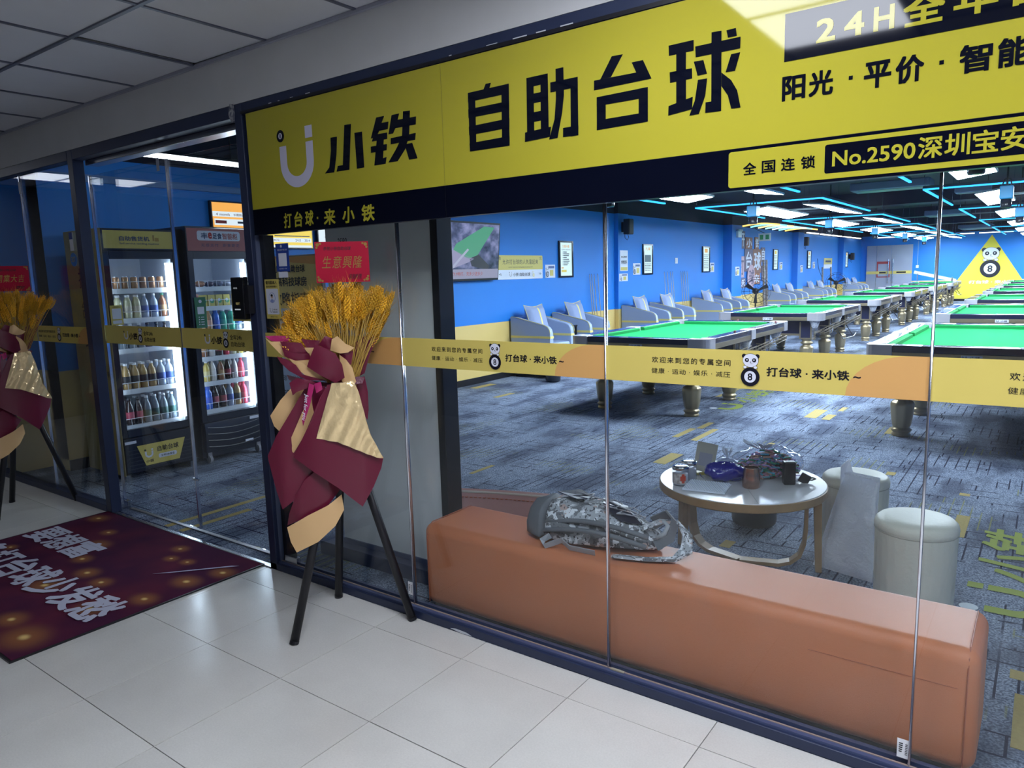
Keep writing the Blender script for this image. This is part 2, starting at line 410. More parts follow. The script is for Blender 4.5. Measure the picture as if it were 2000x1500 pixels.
# corridor walls
o = obj('wall_header', B(-9.4, 3.4, 2.24, 2.36, 2.392, 3.2), PLAST, kind='structure')
o = obj('wall_corridor', B(-9.4, 3.4, -1.55, -1.45, -0.05, 2.68), mat('corridor_paint', (0.20, 0.20, 0.21), 0.8, bump=(20, 0.1)), kind='structure')
o = obj('wall_corridor_end', B(-9.5, -9.38, -1.55, 2.4, -0.05, 2.68), MATS['corridor_paint'], kind='structure')
o = obj('wall_corridor_right', B(3.38, 3.5, -1.55, 2.4, -0.05, 2.68), MATS['corridor_paint'], kind='structure')
# chipped paint beside the post top
o = obj('trim_1', MB().prism([(-3.345,2.335),(-3.325,2.40),(-3.30,2.395),(-3.292,2.35),(-3.300,2.315),(-3.318,2.31),(-3.33,2.325)], 2.236, 2.241), mat('chipped_plaster', (0.42, 0.42, 0.44), 0.9, noise=(60, 1, (0.05, 0.06, 0.12))), kind='structure')

# interior floor
def carpet():
    m = mat('carpet', (0.1, 0.12, 0.18), 0.95, spec=0.1)
    nt = m.node_tree; b = nt.nodes['Principled BSDF']; L = nt.links.new
    geo = nt.nodes.new('ShaderNodeNewGeometry')
    def noise(s, d=4, sc=(1,1,1)):
        mp = nt.nodes.new('ShaderNodeMapping'); mp.inputs['Scale'].default_value = sc; L(geo.outputs['Position'], mp.inputs[0])
        n = nt.nodes.new('ShaderNodeTexNoise'); n.inputs['Scale'].default_value = s; n.inputs['Detail'].default_value = d; L(mp.outputs[0], n.inputs['Vector']); return n.outputs['Fac']
    def rng(src, a, c, x=0.0, y=1.0):
        r = nt.nodes.new('ShaderNodeMapRange'); r.inputs[1].default_value = a; r.inputs[2].default_value = c; r.inputs[3].default_value = x; r.inputs[4].default_value = y; L(src, r.inputs[0]); return r.outputs[0]
    def mix(f, a, c):
        x = nt.nodes.new('ShaderNodeMix'); x.data_type = 'RGBA'; L(f, x.inputs[0])
        for s, k in ((a, 6), (c, 7)):
            if isinstance(s, tuple): x.inputs[k].default_value = (*s, 1)
            else: L(s, x.inputs[k])
        return x.outputs[2]
    def mul(a, c):
        x = nt.nodes.new('ShaderNodeMath'); x.operation = 'MULTIPLY'; L(a, x.inputs[0]); L(c, x.inputs[1]); return x.outputs[0]
    def bricks(w, h, mo, rot, off=0.37, seed=0):
        mp = nt.nodes.new('ShaderNodeMapping'); mp.inputs['Rotation'].default_value = (0, 0, rot); mp.inputs['Location'].default_value = (seed*1.37, seed*0.71, 0); L(geo.outputs['Position'], mp.inputs[0])
        k = nt.nodes.new('ShaderNodeTexBrick'); k.inputs['Scale'].default_value = 1; k.inputs['Brick Width'].default_value = w; k.inputs['Row Height'].default_value = h
        k.inputs['Mortar Size'].default_value = mo; k.inputs['Mortar Smooth'].default_value = 0.0; k.offset = off; k.offset_frequency = 2; k.squash = 0.6; k.squash_frequency = 3
        L(mp.outputs[0], k.inputs['Vector']); return k.outputs['Fac']
    base = mix(rng(noise(110, 3), 0.40, 0.62), (0.10, 0.125, 0.185), (0.36, 0.42, 0.54))
    base = mix(rng(noise(3.2, 3, (1, 0.45, 1)), 0.45, 0.62, 0, 0.72), base, (0.036, 0.048, 0.088))
    base = mix(rng(noise(28, 4, (1.2, 0.4, 1)), 0.52, 0.66, 0, 0.35), base, (0.028, 0.036, 0.07))
    lines = mul(bricks(0.9, 0.07, 0.0042, PI/2), rng(noise(2.1, 3), 0.50, 0.56))
    base = mix(lines, base, (0.014, 0.018, 0.045))
    lines = mul(bricks(0.5, 0.13, 0.0048, 0, seed=3), rng(noise(2.9, 2), 0.50, 0.54))
    base = mix(lines, base, (0.014, 0.018, 0.045))
    ol = mul(bricks(0.6, 0.055, 0.004, PI/2, seed=5), rng(noise(1.35, 2), 0.585, 0.61))
    base = mix(rng(ol, 0, 1, 0, 0.65), base, (0.24, 0.24, 0.06))
    L(base, b.inputs['Base Color'])
    bp = nt.nodes.new('ShaderNodeBump'); bp.inputs['Strength'].default_value = 0.4; bp.inputs['Distance'].default_value = 0.004
    L(noise(420, 2), bp.inputs['Height']); L(bp.outputs[0], b.inputs['Normal'])
    return m
flr = struct('floor_carpet')
obj('carpet', B(-7.4, 5.0, 2.24, 34.4, -0.05, -0.001), carpet(), flr)
PATCH = mat('carpet_inlay_yellow', (0.42, 0.33, 0.13), 0.95, spec=0.1, noise=(60, 0.6, (0.33, 0.26, 0.11)))
for (a, b_, c, d) in [(-1.96,7.69,-1.84,8.19),(-1.78,7.66,-1.70,7.96),(-1.74,8.19,-1.69,8.44),(-2.70,6.68,-2.64,7.0),(-2.75,6.22,-2.69,6.65),(-2.55,6.17,-2.49,6.72),(-2.50,5.28,-2.39,5.64),(-5.64,7.24,-5.56,7.61),(-6.40,7.71,-6.28,8.16),(-3.59,4.27,-3.55,4.56),(-3.73,4.17,-3.67,4.26),(-4.50,2.30,-4.45,3.05),(-4.33,2.30,-4.28,2.80),(-0.37,4.63,-0.30,5.05),(-0.89,5.8,-0.83,5.89),(-0.03,3.09,0.03,3.16),(-0.01,2.62,0.08,2.98),(-1.40,3.8,-1.34,3.91),(-3.20,8.49,-3.14,8.92),(-3.20,8.98,-3.13,9.5),(-1.14,7.26,-1.06,7.57),(-1.91,6.29,-1.86,6.4),(0.02,4.9,0.14,4.96),(0.0,5.1,0.12,5.15),(-0.01,5.25,0.1,5.3),(-0.40,5.5,-0.34,5.56)]:
    obj('carpet_patch', B(a, c, b_, d, -0.001, 0.0008), PATCH, flr)
CLOGO = mat('carpet_logo_green', (0.30, 0.36, 0.08), 0.95, spec=0.1)
for (xx, yy, L_, H_) in ((-2.68, 7.70, 1.5, 0.28), (0.09, 3.62, 1.26, 0.32)):
    p = Pl((xx, yy, 0.001), YU, (-1,0,0), 0.0006)
    ulogo(p, 0.02, 0, 0.27*L_, H_, CLOGO, mat('carpet_logo_dot', (0.6, 0.65, 0.7), 0.9), bold_ring=False)
    p.text('小铁', 0.36*L_, 0, L_, H_*0.95, CLOGO, 2, 0.035, 0.2)
    for q in p.emit(flr): q.name = 'carpet_logo'
tk = top('round_floor_sticker', 'small white round sticker on the carpet behind the orange bench end', 'sticker', (-0.205, 3.62, 0))
obj('disc', MB().lathe([(0.035,0.0),(0.035,0.002)], 24), WHITE, tk); obj('print', MB().lathe([(0.018,0.002),(0.018,0.003)], 16), INK, tk)

# left wall of lobby and hall: painted blue above a yellow dado, black above 2.6 m
wl = struct('wall_left')
DZ = 0.845
obj('blue_paint', MB().box(-6.78, -6.58, 2.62, 34.4, DZ, 2.6).box(-7.4, -6.58, 2.62, 2.621, DZ, 2.6).box(-7.6, -6.9, 2.34, 2.62, DZ, 2.6), BLUEW, wl)
obj('dado_paint', MB().box(-6.78, -6.58, 2.62, 34.4, 0.09, DZ).box(-7.4, -6.58, 2.62, 2.621, 0.0, DZ).box(-7.6, -6.9, 2.34, 2.62, 0.0, DZ), BEIGE, wl)
obj('upper_black', B(-6.78, -6.58, 2.62, 34.4, 2.6, 3.2), DARKC, wl)
obj('baseboard_left', B(-6.58, -6.565, 2.62, 34.4, 0.0, 0.09), BLACK, kind='structure')
for k, (y0, y1, xf) in enumerate([(12.27, 12.68, -6.50), (17.9, 18.6, -6.36), (23.9, 24.55, -6.40), (30.1, 30.5, -6.40)]):
    c = struct('trim_%d' % (k+2))
    obj('blue_paint', B(-6.579, xf, y0, y1, DZ, 2.6), BLUEW, c); obj('dado_paint', B(-6.579, xf, y0, y1, 0.0, DZ), BEIGE, c); obj('upper_black', B(-6.579, xf, y0, y1, 2.6, 3.18), DARKC, c)
# back wall with the yellow triangle
wb = struct('wall_back')
obj('blue_paint', B(-6.78, 5.2, 34.3, 34.5, DZ-0.01, 2.72), BLUEW, wb); obj('dado_paint', B(-6.78, 5.2, 34.3, 34.5, 0.09, DZ-0.01), BEIGE, wb); obj('upper_black', B(-6.78, 5.2, 34.3, 34.5, 2.72, 3.2), DARKC, wb)
obj('baseboard_back', B(-6.57, 5.0, 34.285, 34.3, 0.0, 0.09), BLACK, kind='structure')
p = Pl((0, 34.3, 0), XU, ZU, 0.004)
YB_ = mat('yellow_mural', (0.72, 0.60, 0.05), 0.5)
p.poly([(-1.94, 2.56), (-3.0, 0.86), (-3.30, 0.10), (-0.6, 0.10), (-0.9, 0.86)], YB_, 1, 'triangle')
panda(p, -1.94, 0.92, 1.16, WHITEP, INK, 2)
p.text('打台球 · 来小铁', -2.62, 0.68, -1.1, 0.81, WHITEP, 2, 0.03)
p.emit(wb)
obj('wall_right', B(5.0, 5.2, 2.3, 34.5, -0.05, 3.2), BLUEW, kind='structure')
obj('ceiling_hall', B(-7.6, 5.2, 2.36, 34.5, 3.1, 3.3), DARKC, kind='structure')
obj('wall_lobby_end', B(-7.6, -7.42, 2.30, 2.9, -0.05, 3.2), BLUEW, kind='structure')
# ceiling ducts and beams
for k, a in enumerate([(-6.5, 4.9, 12.0, 12.5, 2.8, 3.1), (-6.5, 4.9, 17.9, 18.5, 2.8, 3.1), (-6.5, 4.9, 23.9, 24.5, 2.85, 3.1), (-6.5, 4.9, 29.0, 29.6, 2.85, 3.1), (-6.5, 4.9, 5.6, 6.1, 2.8, 3.1)]):
    obj('ceiling_beam', B(*a), mat('beam_dark', (0.010, 0.007, 0.05), 0.7), kind='structure')
DUCT = mat('duct_white', (0.16, 0.18, 0.34), 0.6)
for k, (x0, x1, y0, y1, z) in enumerate([(-2.75, -1.6, 13.2, 13.75, 2.72), (-1.5, -0.95, 15.6, 15.95, 2.76), (-2.75, -1.8, 21.9, 22.9, 2.74), (-2.85, -1.8, 31.5, 33.2, 2.74)]):
    t = top('ceiling_air_duct', 'pale sheet metal air unit under the dark ceiling, %s from the window' % ['nearest', 'second', 'third', 'farthest'][k], 'air duct', ((x0+x1)/2, (y0+y1)/2, z), group='pale air units under the ceiling')
    hx, hy = (x1-x0)/2, (y1-y0)/2
    obj('casing', B(-hx, hx, -hy, hy, 0, 0.13), DUCT, t, bev=0.02)
    obj('grille', B(-hx*0.8, hx*0.8, -hy*0.7, hy*0.7, -0.006, 0.0), mat('duct_grille', (0.15, 0.2, 0.22), 0.5), t)
    for sx in (-1, 1): obj('hanger', MB().tube([(sx*hx*0.8, 0, 0.13), (sx*hx*0.8, 0, 3.1-z)], 0.006, 6), BLACK, t)

# ================================================================ SHOP FRONT
SX0, SX1 = -3.205, 3.3          # window span
wf = struct('window_1')
zt = 1.76
obj('sill', MB().box(-3.30, 3.3, 2.24, 2.31, 0.0, 0.038), NAVY, wf, bev=0.004)
obj('sill_track', MB().box(-3.24, 3.3, 2.252, 2.268, 0.038, 0.046).box(-3.24, 3.3, 2.294, 2.31, 0.038, 0.05), mat('track_navy', (0.06, 0.08, 0.17), 0.35), wf)
obj('sealant', MB().box(-3.24, 3.3, 2.268, 2.2735, 0.038, 0.049), mat('sealant', (0.32, 0.25, 0.22), 0.6), wf)
obj('post', MB().box(-3.30, -3.243, 2.24, 2.31, 0.0, 2.392), NAVY, wf, bev=0.004)
obj('inner_post', MB().box(-3.243, -3.205, 2.285, 2.345, 0.03, 1.76), BLACK, wf)
obj('post_gasket', MB().box(-3.243, -3.236, 2.262, 2.285, 0.038, 1.76), mat('gasket', (0.10, 0.12, 0.2), 0.3), wf)
obj('head_rail', MB().box(-3.243, 3.3, 2.24, 2.31, 2.335, 2.392), NAVY, wf, bev=0.004)
obj('head_gasket', MB().box(-3.243, 3.3, 2.236, 2.24, 2.338, 2.352), BLACK, wf)
seams = [-2.262, -1.258, -0.249, 0.76, 1.77]
edges = [-3.24]+seams+[3.3]
for a, b_ in zip(edges[:-1], edges[1:]):
    obj('glass_pane', B(a+0.002, b_-0.002, 2.275, 2.285, 0.04, 1.80), GLASS, wf)
for s in seams:
    obj('glass_joint', MB().tube([(s, 2.272, 0.038), (s, 2.272, 1.76)], 0.0042, 8).box(s-0.003, s+0.003, 2.272, 2.288, 0.04, 1.76), CHROME, wf, smooth=True)
# foot clamps
for x in (-3.16,): obj('glass_clamp', B(x-0.05, x+0.05, 2.268, 2.295, 0.046, 0.085), STEEL, wf, bev=0.004)
SEALW = mat('white_scuff', (0.6, 0.62, 0.68), 0.8)
obj('paint_chip', MB().prism([(-2.02,0.008),(-1.99,0.014),(-1.93,0.012),(-1.90,0.004),(-1.96,0.002)], 2.2385, 2.24), SEALW, wf)
obj('paint_chip', MB().box(-1.245, -1.19, 2.262, 2.274, 0.047, 0.051), mat('debris', (0.3, 0.28, 0.22), 0.9), wf)
for x, l in ((-3.02,.02),(-2.95,.012),(-2.86,.02),(-2.75,.03),(-1.9,.012),(-1.72,.05),(-1.6,.06),(-1.5,.04),(-1.4,.05)):
    obj('paint_chip', MB().box(x, x+l, 2.2388, 2.24, 2.352+random.uniform(-.003,.003), 2.357), SEALW, wf)
# safety bands on the glass
BAND0, BAND1 = 1.147, 1.2695
YBAND = mat('band_yellow', (0.66, 0.53, 0.13), 0.45)
OBAND = mat('band_orange', (0.66, 0.36, 0.12), 0.45)
def band_print(p, x0, x1, z0, z1):
    p.rect(x0, z0, x1, z1, YBAND, 0, 'film')
    H = z1-z0
    R_ = 0.205*1.0
    a = [(x1, z0)] + [(x1-R_+0, z0)] + [(x1-R_*math.cos(t)*1.0 + (0.0), z0+H*math.sin(t)) for t in [k*PI/2/8 for k in range(1, 9)]]
    pts = [(x1, z0), (x1-0.215, z0)]
    for k in range(1, 9): t = k*PI/2/8; pts.append((x1-0.215+0.17*(1-math.cos(t)), z0+H*math.sin(t)))
    pts.append((x1, z1)); p.poly(pts, OBAND, 1, 'arc')
    c = x1-1.009
    p.text('欢迎来到您的专属空间', c+0.180, z0+0.568*H, c+0.452, z0+0.735*H, INK, 2, 0.012, space=1.3)
    p.text('健康 · 运动 · 娱乐 · 减压', c+0.178, z0+0.27*H, c+0.452, z0+0.42*H, INK, 2, 0.0, space=1.1)
    panda(p, c+0.516, z0+0.08*H, 0.84*H, WHITEP, INK, 2)
    p.text('打台球 · 来小铁 ~', c+0.566, z0+0.36*H, c+0.835, z0+0.60*H, INK, 2, 0.04)
bnd = [-3.235]+seams
for a, b_ in zip(bnd[:-1], bnd[1:]):
    p = Pl((0, 2.2744, 0), XU, ZU, 0.0005)
    band_print(p, a+0.001, b_-0.001, BAND0, BAND1)
    for q in p.emit(wf): q.name = 'safety_band' if q.name.startswith('film') else q.name
# barcode labels left on the glass (codes left blank)
for (x, z, w_, h_, r) in ((-2.30, 0.125, 0.028, 0.062, 0), (-0.283, 0.105, 0.033, 0.060, 0)):
    t = tag(obj('barcode_label', B(x, x+w_, 2.2735, 2.2745, z-h_/2-0.01, z+h_/2-0.01), WHITE), 'small white glazier label at the foot of the glass, %s' % ('behind the flower stand leg' if x < -2 else 'in front of the orange bench'), 'label')
    p = Pl((x, 2.2733, z-h_/2-0.01), XU, ZU, 0.0004); 
    for k in range(5): p.rect(w_*0.15, h_*(0.3+0.11*k), w_*(0.4+0.02*k), h_*(0.36+0.11*k), INK, 1, 'small_print')
    for k in range(7): p.rect(w_*0.65, h_*(0.2+0.09*k), w_*0.85, h_*(0.24+0.09*k), INK, 1, 'small_print')
    p.emit(t)
# left window
w2 = struct('window_2')
obj('sill', B(-7.6, -5.13, 2.24, 2.31, 0.0, 0.045), NAVY, w2, bev=0.004)
obj('post', B(-5.13, -5.06, 2.24, 2.31, 0.0, 2.392), NAVY, w2, bev=0.004)
obj('head_rail', B(-7.6, -5.13, 2.24, 2.31, 2.33, 2.392), NAVY, w2, bev=0.004)
obj('edge_post', B(-7.45, -7.0, 2.24, 2.31, 0.045, 2.33), PLAST, w2)
for a, b_ in ((-7.0, -5.98), (-5.976, -5.13)): obj('glass_pane', B(a, b_, 2.275, 2.285, 0.045, 2.33), GLASS, w2)
obj('glass_joint', MB().box(-5.982, -5.974, 2.27, 2.288, 0.045, 2.33), CHROME, w2)
p = Pl((0, 2.2744, 0), XU, ZU, 0.0005); band_print(p, -6.18, -5.13-0.002, 1.147, 1.262); p.rect(-6.98, 1.147, -6.18, 1.262, YBAND, 0, 'film')
for q in p.emit(w2): q.name = 'safety_band' if q.name.startswith('film') else q.name
# glass entrance door
d1 = struct('door_1')
obj('head_rail', B(-5.06, -3.30, 2.24, 2.31, 2.33, 2.392), NAVY, d1, bev=0.004)
obj('transom_track', B(-5.06, -3.30, 2.315, 2.40, 2.30, 2.35), STEEL, d1, bev=0.004)
obj('threshold', B(-5.06, -3.30, 2.24, 2.272, -0.001, 0.006), STEEL, d1, bev=0.002)
obj('floor_channel', B(-5.06, -3.30, 2.36, 2.385, -0.001, 0.004), mat('channel', (0.2, 0.21, 0.23), 0.35, 0.8), d1)
DY = 2.37
for k, (a, b_) in enumerate(((-5.145, -4.205), (-4.195, -3.31))):
    lf = obj('door_leaf', B(a, b_, DY, DY+0.010, 0.012, 2.25), GLASS, d1)
    p = Pl((0, DY-0.0006, 0), XU, ZU, 0.0005)
    z0, z1 = 1.150, 1.270
    p.rect(a, z0, b_, z1, YBAND, 0, 'film'); H = z1-z0
    c = (-4.90, -3.953)[k]
    ulogo(p, c, z0+0.26*H, 0.058, 0.46*H, WHITEP, INK, 2, False)
    p.text('小铁', c+0.066, z0+0.27*H, c+0.178, z0+0.64*H, INK, 2, 0.05, 0.15)
    panda(p, c+0.215, z0+0.12*H, 0.78*H, WHITEP, INK, 2)
    p.text('全年24h', c+0.255, z0+0.52*H, c+0.367, z0+0.76*H, INK, 2, 0.015); p.text('自助台球', c+0.262, z0+0.20*H, c+0.392, z0+0.43*H, INK, 2, 0.015)
    for q in p.emit(lf): q.name = 'safety_band' if q.name.startswith('film') else q.name
    obj('edge_strip', B(a-0.005, a+0.005, DY-0.004, DY+0.014, 0.012, 2.25), CHROME, d1)
    obj('foot_clamp', B(a+0.005 if k == 0 else b_-0.06, a+0.06 if k == 0 else b_-0.005, DY-0.008, DY+0.02, 0.006, 0.05), STEEL, d1, bev=0.004)
obj('latch', MB().box(-4.21, -4.15, DY-0.012, DY-0.001, 0.33, 0.342), STEEL, d1)
# baseboard and partition in the lobby
pt = struct('wall_partition')
obj('board', B(-3.11, -2.36, 2.60, 2.66, 0.10, 2.35), PARTW, pt)
obj('base', B(-3.24, -2.33, 2.53, 2.75, 0.0, 0.075), mat('base_navy', (0.03, 0.04, 0.09), 0.3), pt, bev=0.003)
obj('base_rail', B(-3.11, -2.33, 2.592, 2.66, 0.075, 0.10), mat('rail_navy', (0.06, 0.075, 0.15), 0.35), pt)
obj('end_post', B(-2.355, -2.31, 2.585, 2.69, 0.075, 2.35), BLACK, pt, bev=0.003)
p = Pl((0, 2.60, 0), XU, ZU, 0.0006); p.text('2590', -3.02, 1.705, -2.945, 1.74, INK, 1, -0.004, 0.3); p.emit(pt)

# ================================================================ SHOP SIGN
sg = top('shop_sign', 'long glossy yellow and black sign board above the shop window', 'sign', (0, 0, 0))
Y0 = 2.236
obj('board', B(-3.2, 3.3, Y0, 2.27, 1.757, 2.335), BLACK, sg)
p = Pl((0, Y0-0.0005, 0), XU, ZU, 0.0007)
for a, b_ in ((-3.2, -1.9445), (-1.9425, 3.3)):
    p.rect(a, 1.757, b_, 1.8785, INKS, 0, 'black_strip'); p.rect(a, 1.8795, b_, 2.334, YELS, 0, 'yellow_panel')
p.rect(-1.9440, 1.8795, -1.9430, 2.334, mat('sign_joint', (0.5, 0.45, 0.05), 0.3), 0, 'board_joint')
ulogo(p, -2.966, 1.955, 0.25, 0.262, WHS, INKS, 2)
SIGN_CHARS = {
'自': [[(-1.8104,2.2047),(-1.7759,2.2045),(-1.7783,1.9924),(-1.8099,1.9924)],[(-1.6533,2.2057),(-1.6195,2.2059),(-1.6234,1.9913),(-1.6577,1.9913)],[(-1.8104,2.2047),(-1.6195,2.2059),(-1.6207,2.1727),(-1.8112,2.1723)],[(-1.7362,2.204),(-1.725,2.2226),(-1.7003,2.2226),(-1.7083,2.2036)],[(-1.8116,2.1459),(-1.6201,2.1467),(-1.6205,2.1142),(-1.8115,2.1145)],[(-1.8113,2.0835),(-1.6208,2.0864),(-1.6219,2.0539),(-1.8112,2.0518)],[(-1.8109,2.0225),(-1.6222,2.0247),(-1.6234,1.9913),(-1.8099,1.9924)],],
'助': [[(-1.5421,2.2112),(-1.5121,2.2111),(-1.514,1.9971),(-1.5452,1.9958)],[(-1.4825,2.2111),(-1.4519,2.2113),(-1.4522,2.0324),(-1.4853,2.03)],[(-1.5421,2.2112),(-1.4519,2.2113),(-1.452,2.1798),(-1.5424,2.1779)],[(-1.5424,2.1542),(-1.4519,2.1544),(-1.4521,2.1221),(-1.5427,2.1218)],[(-1.5436,2.0911),(-1.4521,2.0919),(-1.4522,2.0599),(-1.5439,2.0579)],[(-1.5538,2.0275),(-1.4422,2.0327),(-1.4481,1.9991),(-1.5549,1.9952)],[(-1.4194,2.2201),(-1.3876,2.2199),(-1.3876,2.1276),(-1.3957,2.0727),(-1.4164,1.9915),(-1.4519,1.9903),(-1.4276,2.0547),(-1.4203,2.1216)],[(-1.4421,2.1793),(-1.3316,2.1791),(-1.3315,2.1461),(-1.4422,2.1466)],[(-1.3605,2.1786),(-1.3316,2.1791),(-1.3323,1.9896),(-1.3623,1.9891)],[(-1.3933,2.0215),(-1.3317,2.0215),(-1.3323,1.9896),(-1.394,1.9909)],],
'台': [[(-1.2021,2.2201),(-1.1617,2.2188),(-1.2059,2.1561),(-1.2453,2.1555)],[(-1.2693,2.1558),(-1.0776,2.1539),(-1.0635,2.1267),(-1.2697,2.125)],[(-1.1302,2.1878),(-1.0906,2.1877),(-1.0611,2.1268),(-1.1015,2.1265)],[(-1.2596,2.1016),(-1.2255,2.1016),(-1.2267,1.9966),(-1.2604,1.9962)],[(-1.1058,2.1033),(-1.0736,2.1031),(-1.0737,1.9978),(-1.1062,1.9971)],[(-1.2596,2.1016),(-1.0736,2.1031),(-1.0736,2.072),(-1.26,2.0734)],[(-1.26,2.0274),(-1.0737,2.0272),(-1.0737,1.9978),(-1.2604,1.9962)],],
'球': [[(-1.0035,2.2137),(-0.9218,2.2143),(-0.9216,2.1833),(-1.0022,2.1833)],[(-0.978,2.1877),(-0.9463,2.1866),(-0.9453,2.0364),(-0.9773,2.0363)],[(-0.9998,2.1345),(-0.9266,2.1334),(-0.9259,2.1034),(-0.998,2.1027)],[(-1.003,2.0341),(-0.9232,2.0496),(-0.9257,2.0133),(-1.004,2.0055)],[(-0.9168,2.1942),(-0.7776,2.1943),(-0.7781,2.1622),(-0.9149,2.1628)],[(-0.8657,2.2243),(-0.8353,2.2228),(-0.8333,1.9944),(-0.8641,1.9951)],[(-0.8822,2.0266),(-0.8337,2.0264),(-0.8354,1.9947),(-0.8829,1.9959)],[(-0.8203,2.2206),(-0.7922,2.2214),(-0.7888,2.1989),(-0.8154,2.1991)],[(-0.9208,2.1511),(-0.8904,2.1504),(-0.8787,2.109),(-0.9084,2.1083)],[(-0.9072,2.0962),(-0.8781,2.0952),(-0.8835,2.0467),(-0.9036,1.9959),(-0.9339,1.9953),(-0.9165,2.037)],[(-0.8049,2.1507),(-0.7779,2.1513),(-0.7928,2.102),(-0.8212,2.1027)],[(-0.8337,2.1045),(-0.8037,2.0775),(-0.7852,2.0454),(-0.7742,1.9953),(-0.8025,1.9962),(-0.8134,2.0354),(-0.8332,2.0655)],],
'小': [[(-2.5953,2.1449),(-2.552,2.1432),(-2.562,2.0699),(-2.5834,1.9957),(-2.6462,1.9969),(-2.6148,2.0201),(-2.5976,2.0904)],[(-2.5013,2.1851),(-2.4585,2.1835),(-2.4852,1.9966),(-2.569,1.9969),(-2.5587,2.0207),(-2.5256,2.0203)],[(-2.4408,2.1445),(-2.3932,2.1432),(-2.3915,1.9963),(-2.4375,1.9954)],],
'铁': [[(-2.304,2.1877),(-2.257,2.187),(-2.2743,2.1621),(-2.234,2.1613),(-2.2397,2.133),(-2.2902,2.1325),(-2.3103,2.1087),(-2.3427,2.1085)],[(-2.3232,2.1208),(-2.2442,2.1202),(-2.2462,2.0943),(-2.3372,2.0954)],[(-2.3061,2.105),(-2.2652,2.1047),(-2.2762,2.0211),(-2.2552,2.0236),(-2.2626,1.9973),(-2.3304,1.9972),(-2.3201,2.0448)],[(-2.3454,2.0758),(-2.2495,2.0745),(-2.2531,2.0504),(-2.3465,2.0504)],[(-2.2146,2.1838),(-2.1708,2.1846),(-2.1812,2.161),(-2.079,2.1593),(-2.0826,2.1293),(-2.1966,2.1301),(-2.2112,2.111),(-2.2378,2.1114)],[(-2.149,2.1891),(-2.1108,2.1863),(-2.1214,2.0931),(-2.1463,2.0424),(-2.1929,1.9994),(-2.2462,2.0004),(-2.1981,2.0487),(-2.1618,2.0924)],[(-2.2257,2.0947),(-2.0847,2.0972),(-2.089,2.0711),(-2.2275,2.0706)],[(-2.1493,2.0608),(-2.1065,2.0615),(-2.0811,1.9989),(-2.1278,1.9982)],],
}
for ch_, polys_ in SIGN_CHARS.items():
    p.own = ch_
    for q_, pl_ in enumerate(polys_): p.poly(pl_, INKS, 2+q_*0.05, 'character')
p.own = None
p.rect(-0.651, 2.100, 2.0, 2.228, INKS, 2, 'black_panel')
p.chars('24H', -0.566, 2.133, -0.372, 2.194, YELS, 3, 0.05, gap=0.45); p.chars('全年营业', -0.352, 2.128, 0.08, 2.205, YELS, 3, 0.05, gap=0.2)
p.chars('阳光', -0.655, 1.993, -0.518, 2.060, INKS, 2, 0.05, gap=0.15); p.rect(-0.478, 2.022, -0.468, 2.032, INKS, 2)
p.chars('平价', -0.440, 1.990, -0.298, 2.058, INKS, 2, 0.05, gap=0.15); p.rect(-0.264, 2.022, -0.254, 2.032, INKS, 2)
p.chars('智能', -0.220, 1.990, -0.070, 2.058, INKS, 2, 0.05, gap=0.15)
p.rect(-0.808, 1.765, 2.0, 1.870, YELS, 2, 'cartouche', 0.008)
p.rect(-0.533, 1.780, 1.99, 1.858, INKS, 3, 'cartouche_panel', 0.006)
p.chars('全国连锁', -0.763, 1.799, -0.558, 1.834, INKS, 4, 0.03, gap=0.42)
p.text('No.2590', -0.513, 1.797, -0.308, 1.838, YELS, 4, 0.03); p.chars('深圳宝安新安店', -0.302, 1.793, 0.115, 1.848, YELS, 4, 0.03, gap=0.08)
p.chars('打台球', -2.962, 1.776, -2.745, 1.846, YELS, 2, 0.045, 0.08, gap=0.3); p.rect(-2.722, 1.803, -2.712, 1.813, YELS, 2); p.chars('来小铁', -2.675, 1.772, -2.345, 1.842, YELS, 2, 0.045, 0.08, gap=0.6)
p.emit(sg)

# exit sign hung over the corridor behind the viewer (seen as a reflection)
t = top('exit_sign', 'hanging exit sign with a running figure, mirrored in the yellow sign', 'sign', (-1.05, -1.0, 2.46))
obj('plate', B(-0.2, 0.2, 0.0, 0.02, 0, 0.15), WHITE, t, bev=0.004)
p = Pl((0.2, 0.0204, 0), (-1,0,0), ZU, 0.0008)
GRN = mat('exit_green', (0.02, 0.3, 0.1), 0.5)
p.rect(0.01, 0.01, 0.39, 0.14, GRN, 1, 'green_field'); p.text('安全出口', 0.03, 0.055, 0.13, 0.095, WHITEP, 2, 0.02); p.text('EXIT', 0.28, 0.05, 0.37, 0.1, WHITEP, 2, 0.02)
p.rect(0.15, 0.02, 0.26, 0.13, WHITEP, 2, 'door_symbol'); p.rect(0.16, 0.02, 0.25, 0.12, GRN, 3, 'door_symbol'); p.disc(0.205, 0.105, 0.01, WHITEP, 4, 'running_figure')
p.poly([(0.19,0.09),(0.215,0.095),(0.235,0.075),(0.228,0.07),(0.212,0.083),(0.2,0.065),(0.222,0.045),(0.212,0.022),(0.204,0.024),(0.21,0.044),(0.19,0.055),(0.165,0.035),(0.16,0.042),(0.188,0.066)], WHITEP, 4, 'running_figure')
p.emit(t)
for s in (-0.15, 0.15): obj('hanger', MB().tube([(s, 0.01, 0.15), (s, 0.01, 0.17)], 0.004, 6), STEEL, t)
